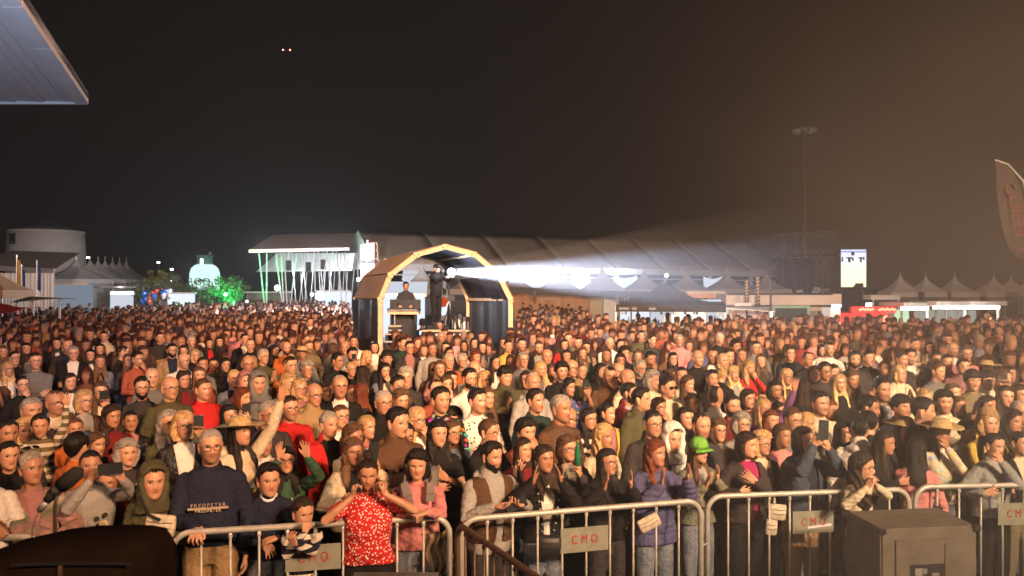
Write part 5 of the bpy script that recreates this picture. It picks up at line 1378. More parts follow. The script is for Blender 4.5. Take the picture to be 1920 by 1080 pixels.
    t = empty('follow_spot', (lx, D4, 1.13), 0, 'black follow spot with dazzling lens on a tripod, beaming right from the arch', 'spotlight')
    def L(p): return Vector(p) - Vector((lx, D4, 1.13))
    back = src - d*.62; b = MB(); b.tube([L(back), L(back+d*.15), L(back+d*.4), L(back+d*.56), L(src)], [.10,.15,.15,.12,.12], 16); b.obj('lamp_body', M['black_metal'], t)
    b = MB(); b.tube([L(src+d*.004), L(src+d*.012)], [.10,.095], 20); b.obj('lens', M['spot_lens'], t)
    b = MB(); m = back + d*.3
    b.tube([L(m)+Vector((0,.24,0)), L(m)+Vector((0,.24,-.25)), L(m)+Vector((0,0,-.32)), L(m)+Vector((0,-.24,-.25)), L(m)+Vector((0,-.24,0))], .02, 6); b.obj('yoke', M['black_metal'], t)
    b = MB(); base = L(m)*1; b.tube([base+Vector((0,0,-.32)), Vector((base.x,base.y,.55))], .03, 8); b.obj('column', M['black_metal'], t)
    for a in (.3, 2.4, 4.5):
        b = MB(); b.tube([Vector((base.x,base.y,1.0)), Vector((base.x+.45*math.cos(a), base.y+.45*math.sin(a), .01))], .016, 6); b.obj('leg', M['black_metal'], t)
    lamp('follow_beam', 'SPOT', src + d*.03, aim, SPOTP, (.62,.74,1.), .08, 4.1, .35)
    lamp('follow_flare', 'POINT', src + d*.25, aim, 90, (.7,.8,1.), .15)
    # camera tripod, boom, bits on the right of the riser
    D5 = 23.2; t = empty('tripod', (gx(848,D5)+.0, D5-.4, 1.13), 0, 'thin black tripod standing right of the follow spot man', 'tripod')
    b = MB(); b.tube([(0,0,.55),(0,0,1.25)], .022, 6); b.obj('column', M['black_metal'], t)
    for a in (.2, 2.3, 4.4):
        b = MB(); b.tube([(0,0,.95),(.42*math.cos(a),.42*math.sin(a),.0)], .016, 6); b.obj('leg', M['black_metal'], t)
    b = MB(); b.box(-.1,.1,-.07,.1,1.2,1.36); b.obj('head', M['black_metal'], t)
    t = empty('orange_sign', (gx(832,24.4), 24.4, 0), 0, 'small orange and white board behind the follow spot tripod', 'board')
    b = MB(); b.box(-.12,.12,0,.03,hz(575,24.4),hz(558,24.4)); b.obj('upper_half', M['sign_orange'], t)
    b = MB(); b.box(-.1,.09,0,.03,hz(590,24.4),hz(576,24.4)); b.obj('lower_half', M['panel_glow'], t)
    b = MB(); b.tube([(-.05,.0,0),(-.05,.0,hz(590,24.4)-.003)], .02, 6); b.obj('post', M['alu'], t)
    t = empty('light_tube_stick', px(830,592,22.4), 0, 'slanting white glowing tube leaning right of the follow spot man', 'light tube')
    b = MB(); b.tube([Vector((0,0,0)), px(841.5,565,22.4)-px(830,592,22.4)], .016, 6); b.obj('tube', M['sign_white'], t)
    rs = random.Random(3)
    for k in range(9):
        xx = 848 + k*3.4; yy = rs.uniform(596,608); D6 = 23.6
        t = empty('cable_box', (gx(xx,D6), D6, 1.13), rs.random(), 'small dark stage gear box on the right end of the riser', 'box', 'gear boxes on the riser')
        b = MB(); h = hz(yy-10,D6)-1.13; b.box(-.06,.06,-.07,.07,0,max(.1,h)); b.obj('body', M['black_metal'], t)
        b = MB(); b.box(-.045,.0,-.078,-.072,max(.1,h)*.5,max(.1,h)*.8); b.obj('plate', M['alu'], t)

# ------------------------------------------------------------------ barriers and stage-front things
def barrier(p0, p1, label, plate=None, n=9, mat='galv', h=1.10, tail=False, hook=True):
    p0 = Vector((p0[0], p0[1], 0)); p1 = Vector((p1[0], p1[1], 0)); d = p1-p0; L = d.length; rz = math.atan2(d.y, d.x)
    t = empty('crowd_barrier', p0, rz, label, 'barrier', 'steel crowd barriers'); M = MAT; r = .12; lo = .13
    pts = [(0,0,lo+.05)] + [(0,0,h-r)] + [(r-r*math.cos(a), 0, h-r+r*math.sin(a)) for a in (math.pi*k/12 for k in range(1,7))] + \
          [(L-r+r*math.sin(a), 0, h-r+r*math.cos(a)) for a in (math.pi*k/12 for k in range(0,7))] + [(L,0,lo+.05)]
    b = MB(); b.tube(pts, .021, 10); b.obj('frame', M[mat], t, True)
    b = MB(); b.tube([(0,0,lo+.05),(L,0,lo+.05)], .017, 8); b.obj('bottom_rail', M[mat], t, True)
    bars = [L*(k+1)/(n+1) for k in range(n)]
    for x in bars:
        b = MB(); b.tube([(x,0,lo+.05),(x,0,h-.015)], .0085, 7); b.obj('bar', M[mat], t, True)
        b = MB(); b.lathe([(.013,-.03),(.014,-.012),(.009,.0)], 7, (x,0,h-.02)); b.obj('weld_cap', M[mat], t)
    for x in (.25, L-.25):
        b = MB(); b.tube([(x,-.25,.02),(x,-.2,.02),(x,0,.12),(x,.2,.02),(x,.25,.02)], .016, 7); b.obj('foot', M[mat], t, True)
    if hook:
        b = MB(); b.tube([(L,0,h-.35),(L+.05,0,h-.33),(L+.06,0,h-.38),(L+.06,0,h-.45)], .007, 6); b.tube([(L,0,h-.75),(L+.05,0,h-.73),(L+.06,0,h-.80)], .007, 6); b.obj('hook', M[mat], t)
    if plate:
        xa, xb, za, zb = plate; b = MB(); b.box(xa, xb, -.016, -.010, za, zb); pl = b.obj('plate', M['plate'], t)
        text_obj('lettering', 'CMO', .092, M['red_paint'], pl, ((xa+xb)/2, -.0185, (za+zb)/2), (math.radians(90), 0, 0), .0015, 1.75, .72)
        if tail:
            b = MB(); b.add(*[ [(xa+.12,-.020,za+.035),(xb-.02,-.020,za+.052),(xb-.02,-.020,za+.070),(xa+.12,-.020,za+.052)], [(0,1,2,3)] ]); b.obj('tape', M['white_paint'], pl)
    return t

def rp(x, y, z=1.10):
    D = (CZ - z)*FPX/(y-540); return (gx(x, D), D)

def build_front():
    M = MAT
    def plate_at(p0, p1, x0, x1, y0, y1):
        """plate pixel box -> along-barrier metres"""
        p0 = Vector(p0); p1 = Vector(p1); d = (p1-p0); L = d.length; u = d/L
        def s_of(x):
            k = (x-960)/FPX        # X = k*Y
            return (k*p0.y - p0.x)/(u.x - k*u.y)
        sa, sb = s_of(x0), s_of(x1); pm = p0 + u*((sa+sb)/2)
        return sa, sb, CZ-(y1-540)*pm.y/FPX, CZ-(y0-540)*pm.y/FPX
    a, b_ = rp(-330,1012), rp(313,1003); barrier(a, b_, 'leftmost steel barrier, mostly hidden behind the dark rounded case', n=11)
    a, b_ = rp(322,1000), rp(843,969); barrier(a, b_, 'steel barrier with a CMO plate behind which the striped boy crouches', plate_at(a,b_,535,639,1020,1068), n=9)
    a, b_ = rp(865,974), rp(1314,938); barrier(a, b_, 'middle steel barrier with a CMO plate before the clapping women', plate_at(a,b_,1050,1139,987,1033), n=9)
    a, b_ = rp(1326,931), rp(1704,917); barrier(a, b_, 'steel barrier whose CMO plate carries a white tape strip', plate_at(a,b_,1485,1561,957,998), n=9, tail=True)
    a, b_ = rp(1716,913), rp(2120,905); barrier(a, b_, 'rightmost steel barrier with a faded CMO plate cut by the edge', plate_at(a,b_,1869,1945,942,983), n=9, hook=False)
    a, b_ = rp(857,981), rp(1150,1180); barrier(a, b_, 'rusty brown barrier turned end on towards the stage', n=12, mat='rust_metal', hook=False)
    # sub woofer
    pts = [rp(1585,958), rp(1760,951), rp(1832,986), rp(1652,993)]
    H = 1.10; c = Vector((sum(p[0] for p in pts)/4, sum(p[1] for p in pts)/4, 0)); t = empty('bass_speaker', c, 0, 'big dark bass speaker box seen from behind at the lower right', 'speaker')
    top = [Vector((p[0], p[1], H)) - c for p in pts]; bot = [Vector((p.x, p.y, .12)) for p in top]
    me = MB(); me.add(bot + top, [(0,1,2,3),(7,6,5,4),(0,4,5,1),(1,5,6,2),(2,6,7,3),(3,7,4,0)])
    o = me.obj('cabinet', M['speaker_paint'], t); bm = bmesh.new(); bm.from_mesh(o.data); bmesh.ops.bevel(bm, geom=bm.edges[:], offset=.012, segments=2, affect='EDGES'); bmesh.ops.recalc_face_normals(bm, faces=bm.faces); bm.to_mesh(o.data); bm.free()
    LF, RF = top[3], top[2]; ex = (RF-LF).normalized(); ey = Vector((ex.y, -ex.x, 0))   # ey points to the camera
    W = (RF-LF).length
    def fb(x0, x1, z0, z1, y0, y1, nm, mt, par):
        b = MB(); V = [LF + ex*x + ey*y + Vector((0,0,z-H)) for x in (x0,x1) for y in (y0,y1) for z in (z0,z1)]
        b.add(V, [(0,1,3,2),(4,6,7,5),(0,4,5,1),(2,3,7,6),(0,2,6,4),(1,5,7,3)]); return b.obj(nm, M[mt], par)
    # rear panel: rim, recess and terminal plate
    for r in ((.10,.135,.25,H-.075),(W*.655,W*.655+.035,.25,H-.075)): fb(*r, .001, .012, 'panel_rim', 'speaker_paint', t)
    fb(.136, W*.655-.001, H-.11, H-.075, .001, .012, 'panel_rim', 'speaker_paint', t)
    pn = fb(.136, W*.655-.001, .25, H-.112, .001, .005, 'rear_panel', 'speaker_paint', t)
    rc = fb(.20, .46, H-.50, H-.24, .006, .008, 'terminal_plate', 'black_metal', pn)
    for k, (x, z, w, h, mt) in enumerate(((.26,H-.29,.05,.05,'alu'),(.30,H-.285,.04,.035,'canvas_grey'),(.25,H-.36,.03,.05,'canvas_grey'),(.31,H-.37,.05,.04,'alu'),(.38,H-.33,.05,.06,'canvas_grey'),(.30,H-.44,.07,.04,'cream_panel'),(.38,H-.42,.04,.03,'alu'))):
        fb(x-w/2, x+w/2, z-h/2, z+h/2, .009, .014, 'socket', mt, pn)
    b = MB(); b.tube([LF+ex*.24+ey*.02+Vector((0,0,-.33)), LF+ex*.28+ey*.07+Vector((0,0,-.34)), LF+ex*.30+ey*.06+Vector((0,0,-.45)), LF+ex*.31+ey*.04+Vector((0,0,-.75))], .010, 7); b.obj('cable', M['black_metal'], t, True)
    for p in bot:
        b = MB(); b.tube([p*.92+Vector((0,0,-.0)), Vector((p.x*.92,p.y*.92,-.0))], .03, 8); b.obj('foot', M['black_metal'], t)
    for p in (0,1,2,3):
        b = MB(); q = top[p]*.985; b.box(q.x-.022,q.x+.022,q.y-.022,q.y+.022,H-.03,H+.004); b.obj('corner_cap', M['black_metal'], t)
    # second cabinet at its right, low
    t = empty('monitor_wedge', (gx(732,3.6), 3.6, 0), 0, 'top edge of a small black box at the bottom centre', 'box')
    b = MB(); z = hz(1073,3.8); b.box(-.2,.2,-.02,.2,0,z); b.obj('body', M['speaker_paint'], t)
    # dark rounded case at lower left
    D = 3.1; t = empty('rounded_case', (gx(140,D), D, 0), 0, 'out of focus black rounded lid of a stage lamp case, lower left corner', 'case')
    prof = [(-60,1052),(0,1030),(40,1021),(90,1010),(140,1004),(200,1002),(248,1003),(276,1008),(286,1026),(292,1070),(296,1170)]
    V = []; F = []; m = len(prof); yy = [-.22,-.17,0,.17,.22]; dr = [.06,.012,0,.012,.06]
    for y_, e in zip(yy, dr):
        for (x, y) in prof: V.append((gx(x,D)-gx(140,D), y_, hz(y,D)-e))
    nb = len(V)
    for y_ in yy:
        for (x, y) in prof: V.append((gx(min(x,300),D)-gx(140,D), y_, .9))
    for j in range(4):
        for i in range(m-1): F.append((j*m+i, j*m+i+1, (j+1)*m+i+1, (j+1)*m+i))
    for i in range(m-1): F.append((i, nb+i, nb+i+1, i+1)); k = 4*m; F.append((k+i, k+i+1, nb+k+i+1, nb+k+i))
    b = MB(); b.add(V, F); b.obj('lid', M['black_gloss'], t, True)
    for y, mt in ((1068,'rust_metal'),(1020,'black_metal')):
        b = MB(); b.tube([(gx(x,D)-gx(140,D), -.225, hz(y+ (x<150)*(150-x)*.05, D)) for x in (90,150,210,270,296)], .006, 6); b.obj('seam', M[mt], t)
    b = MB(); b.box(-.75,.36,-.3,.3,0,.9); b.obj('base', M['black_metal'], t)
    b = MB(); b.box(gx(172,D)-gx(140,D),gx(178,D)-gx(140,D),-.232,-.222,hz(1045,D),hz(1022,D)); b.obj('latch', M['rust_metal'], t)
    # microphone at the left
    D = 3.5; t = empty('microphone', px(103,1015,D), 0, 'out of focus shotgun microphone with furry tip and thin cable, lower left', 'microphone'); o0 = px(103,1015,D)
    b = MB(); b.tube([px(154,880,D)-o0, px(146,886,D)-o0, px(128,900,D)-o0, px(114,911,D)-o0], [.011,.032,.036,.032], 14); b.obj('windshield', M['black_cloth'], t, True)
    b = MB(); b.tube([px(114,910,D)-o0, px(98,926,D)-o0, px(88,940,D)-o0], [.025,.025,.017], 12); b.obj('barrel', M['mic_grey'], t, True)
    b = MB(); b.tube([px(88,940,D)-o0, px(80,950,D)-o0, px(74,957,D)-o0], [.017,.016,.013], 10); b.obj('connector', M['alu'], t, True)
    b = MB(); b.tube([px(74,957,D)-o0, px(66,972,D)-o0, px(61,995,D)-o0, px(58,1030,D)-o0], .0045, 6); b.obj('cable', M['canvas_grey'], t, True)
    b = MB(); b.tube([px(108,920,D)-o0, px(103,950,D)-o0, px(103,1100,D)-o0], .008, 10); b.obj('stand', M['mic_grey'], t, True)
    b = MB(); b.tube([px(98,918,D)-o0, px(110,928,D)-o0], .026, 10); b.obj('clamp', M['black_metal'], t, True)

# ------------------------------------------------------------------ air
def build_air():
    # denser smoke cone added round the follow spot's throw so the beam shows
    src = Vector((gx(846, 22.8), 22.8, hz(510, 22.8))); aim = Vector((6.2, -1.5, 2.5)); dv = (aim - src).normalized(); LB = 18.
    o = bpy.data.objects.new('smoke', None)
    b = MB(); b.lathe([(.18, 0), (.18 + LB*.046, LB)], 24); me = b.mesh('smoke'); bpy.data.objects.remove(o); o = bpy.data.objects.new('smoke', me); link(o)
    o.location = src + dv*.35; o.rotation_euler = dv.to_track_quat('Z', 'Y').to_euler(); tag(o, 'pale smoke cone shaped to show the follow spot beam over the crowd', 'smoke', None, 'stuff')
    m = new_mat('beam_smoke'); s = N(m); c = s.coord('Object'); sp = s.new('ShaderNodeSeparateXYZ'); s.l.new(c, sp.inputs[0]); X, Y, Z = sp.outputs
    n = s.new('ShaderNodeMapRange', interpolation_type='SMOOTHERSTEP'); s.l.new(Z, n.inputs[0]); n.inputs[1].default_value = LB*.98; n.inputs[2].default_value = LB*.40
    d = s.math('MULTIPLY', n.outputs[0], s.math('MULTIPLY_ADD', s.noise(.6, c, 2), .9, .5))
    v = s.new('ShaderNodeVolumePrincipled'); v.inputs['Color'].default_value = (.97,.97,1,1); s.l.new(s.math('MULTIPLY', d, BEAM), v.inputs['Density']); v.inputs['Anisotropy'].default_value = .1
    ou = s.new('ShaderNodeOutputMaterial'); s.l.new(v.outputs[0], ou.inputs['Volume']); o.data.materials.append(m)
    # a drifting bank of stage smoke on the right
    b = MB(); b.box(-1.0, 9, .8, 5.2, .02, 6.5); o = b.obj('smoke', None); tag(o, 'warm lit stage smoke drifting across the right half', 'smoke', None, 'stuff')
    m = new_mat('smoke'); s = N(m); c = s.coord('Object'); sp = s.new('ShaderNodeSeparateXYZ'); s.l.new(c, sp.inputs[0]); X, Y, Z = sp.outputs
    def sm(v, lo, hi):
        n = s.new('ShaderNodeMapRange', interpolation_type='SMOOTHERSTEP'); s.l.new(v, n.inputs[0]); n.inputs[1].default_value = lo; n.inputs[2].default_value = hi; return n.outputs[0]
    d = s.math('MULTIPLY', s.math('MULTIPLY', sm(X, -1.0, 3.4), sm(X, 9., 7.)), s.math('MULTIPLY', sm(Y, 5.2, 3.6), sm(Y, .8, 2.)))
    d = s.math('MULTIPLY', d, s.math('MULTIPLY', sm(Z, 4.7, 2.1), s.math('MULTIPLY_ADD', s.noise(.7, c, 3), 3.0, -.85, clamp=True)))
    v = s.new('ShaderNodeVolumePrincipled'); v.inputs['Color'].default_value = (.95,.90,.85,1); s.l.new(s.math('MULTIPLY', d, SMOKE), v.inputs['Density']); v.inputs['Anisotropy'].default_value = .2
    ou = s.new('ShaderNodeOutputMaterial'); s.l.new(v.outputs[0], ou.inputs['Volume']); o.data.materials.append(m)
    b = MB(); b.box(-130, 150, -14, 134, -1, 31); o = b.obj('haze', None); tag(o, 'thin smoky night air over the whole square', 'haze', None, 'stuff')
    m = new_mat('haze'); s = N(m); v = s.new('ShaderNodeVolumePrincipled'); v.inputs['Color'].default_value = (.92,.90,.88,1); v.inputs['Density'].default_value = HAZE; v.inputs['Anisotropy'].default_value = .35
    ou = s.new('ShaderNodeOutputMaterial'); s.l.new(v.outputs[0], ou.inputs['Volume']); o.data.materials.append(m)

# ================================================================== THE PEOPLE
TOPC = dict(black=(.018,.017,.018), navy=(.022,.028,.055), grey=(.20,.20,.20), lgrey=(.42,.41,.39), white=(.72,.69,.64), cream=(.62,.54,.40), red=(.50,.025,.025),
            darkred=(.20,.02,.025), orange=(.55,.16,.04), rust=(.40,.11,.06), green=(.05,.12,.07), dgreen=(.025,.055,.045), olive=(.10,.095,.05), khaki=(.24,.20,.12),
            pink=(.60,.24,.24), purple=(.28,.12,.34), blue=(.08,.13,.32), denim=(.16,.20,.27), brown=(.13,.07,.04), tan=(.40,.27,.14), yellow=(.60,.42,.08), teal=(.07,.30,.26),
            charcoal=(.055,.05,.052), magenta=(.42,.03,.14), lime=(.20,.55,.08), sage=(.30,.36,.20), rose=(.42,.20,.20))
TOPN = dict(lgrey='light grey', dgreen='dark green', darkred='dark red', denim='denim blue')
HAIRC = dict(k=(.007,.0055,.005), d=(.015,.009,.006), m=(.055,.029,.016), a=(.085,.022,.010), y=(.28,.18,.085), g=(.19,.175,.16), e=(.45,.43,.40), r=(.055,.028,.016))
HAIRN = dict(k='black', d='dark', m='brown', a='reddish', y='blonde', g='grey', e='white', r='brown')
STYLEN = dict(short='short {} hair', crop='short {} hair', quiff='swept up {} hair', buzz='cropped {} hair', bald='a bald head', thin='thinning {} hair', curly='curly {} hair', pony='tied back {} hair',
              bun='{} hair in a bun', long='long {} hair', longback='long {} hair', wavy='long wavy {} hair', bob='bobbed {} hair', bobc='curly bobbed {} hair', fringe='{} fringe', spiky='spiky {} hair', afro='bushy {} hair')
GARN = dict(tee='t-shirt', long='sweater', jacket='jacket', hoodie='hoodie', puffer='padded jacket', vest='vest', coat='coat', tank='sleeveless top', polo='polo shirt')
POSEN = dict(cross='arms crossed', clap='clapping', clap2='clapping', phone='one hand up with a phone', phone2='both hands up with a phone', wave='one arm raised', wave2='both arms raised', mouth='hand at the mouth')

TOPC = {k: tuple(c*(1. if k in ('white','cream','red','pink','yellow') else .78) for c in v) for k, v in TOPC.items()}
def skin_tone(rs, sex, beard=0.):
    t = rs.random(); a = Vector((.58,.335,.215)); b = Vector((.36,.185,.11)); c = a.lerp(b, t*t*.9)
    return (c.x, c.y, c.z, 1 - beard)

VAR = {}
def variant(key, **kw):
    if key not in VAR: VAR[key] = Variant(key, **kw)
    return VAR[key]

GL = {}
def shared(name, fn):
    if name not in GL: GL[name] = fn()
    return GL[name]

def dress(e, v, sex, hair, hcol, top, tcol, skin, flags, rs, full=True):
    H = v.H
    def hp(name, me, col=None, mat=None, parent=None):
        o = mobj(name, me, parent or e, col, mat); o.matrix_local = H if parent is None else Matrix(); return o
    body = mobj('body', v.get('body'), e, skin)
    mat = MAT[flags.get('pat', 'cloth')]
    if top == 'leather': top = 'jacket'; mat = MAT['leather']
    mesh_top = 'jacket' if top == 'blazer' else ('long' if top == 'polo_long' else top)
    if top == 'polo': mesh_top = 'tee'
    tp = mobj({'long':'sweater','tee':'t_shirt','jacket':'jacket','hoodie':'hoodie','puffer':'padded_jacket','vest':'vest','coat':'coat','tank':'tank_top','polo':'polo_shirt','blazer':'blazer'}.get(top, 'top'), v.get(mesh_top), e, TOPC[tcol], mat)
    if mesh_top in ('jacket', 'coat', 'vest'):
        ic = flags.get('inner', rs.choice(['white', 'black', 'grey', 'cream', 'navy', 'lgrey']))
        mobj('undershirt', v.get('hoodie' if flags.get('under') == 'hoodie' else 'inner', 'in'), e, TOPC[ic], MAT[flags.get('ipat', 'cloth')])
    tr = flags.get('legs', rs.choice(['denim', 'black', 'charcoal', 'navy', 'denim', 'khaki']))
    mobj('trousers', v.get('legs'), e, TOPC[tr], MAT['denim' if tr == 'denim' else 'cloth'])
    mobj('shoes', v.get('shoes'), e)
    hc = Vector(HAIRC[hcol]) * rs.uniform(.8, 1.25)
    hat = flags.get('hat')
    if hat == 'hood':
        hp('hood', shared('hood', hood_mesh), TOPC[tcol], MAT['cloth'])
        if hair != 'bald': hp('hair', hair_of('short', rs.randint(0, 2)), hc)
    elif hair != 'none':
        if hair == 'bald': hp('hair', hair_of('bald', 0), hc)
        else: hp('hair', hair_of(hair, rs.randint(0, 2)), hc)
    if hat == 'cap':
        hp('cap', shared('cap', cap_mesh), TOPC[flags.get('hatc', 'lime')])
    if hat == 'straw':
        a, b = shared('straw', straw_hat_meshes); h = hp('straw_hat', a); mobj('hat_band', b, h, TOPC['teal'] if flags.get('band', 'teal') == 'teal' else TOPC['black'])
    if 'g' in flags: hp('glasses', shared('glasses', glasses_mesh))
    if 'sg' in flags: hp('sunglasses', shared('sun', lambda: glasses_mesh(True)))
    if 'b' in flags: hp('beard', shared('beard', beard_mesh), hc*.9)
    return body, tp

def add_phone(P, rz, label, tilt=0., screen=False, k=1.):
    t = empty('phone', P, rz, label, 'phone'); o = mobj('case', shared('phone', phone_mesh), t); o.rotation_euler = (0, tilt, 0)
    b = MB(); b.box(-.034,.034,.0045,.0055,-.072,.072); s = b.obj('screen', MAT['phone_screen'], t); s.rotation_euler = (0, tilt, 0)
    return t

ANCH = []          # (x, y, short description) things that are easy to find
PEOPLE = []

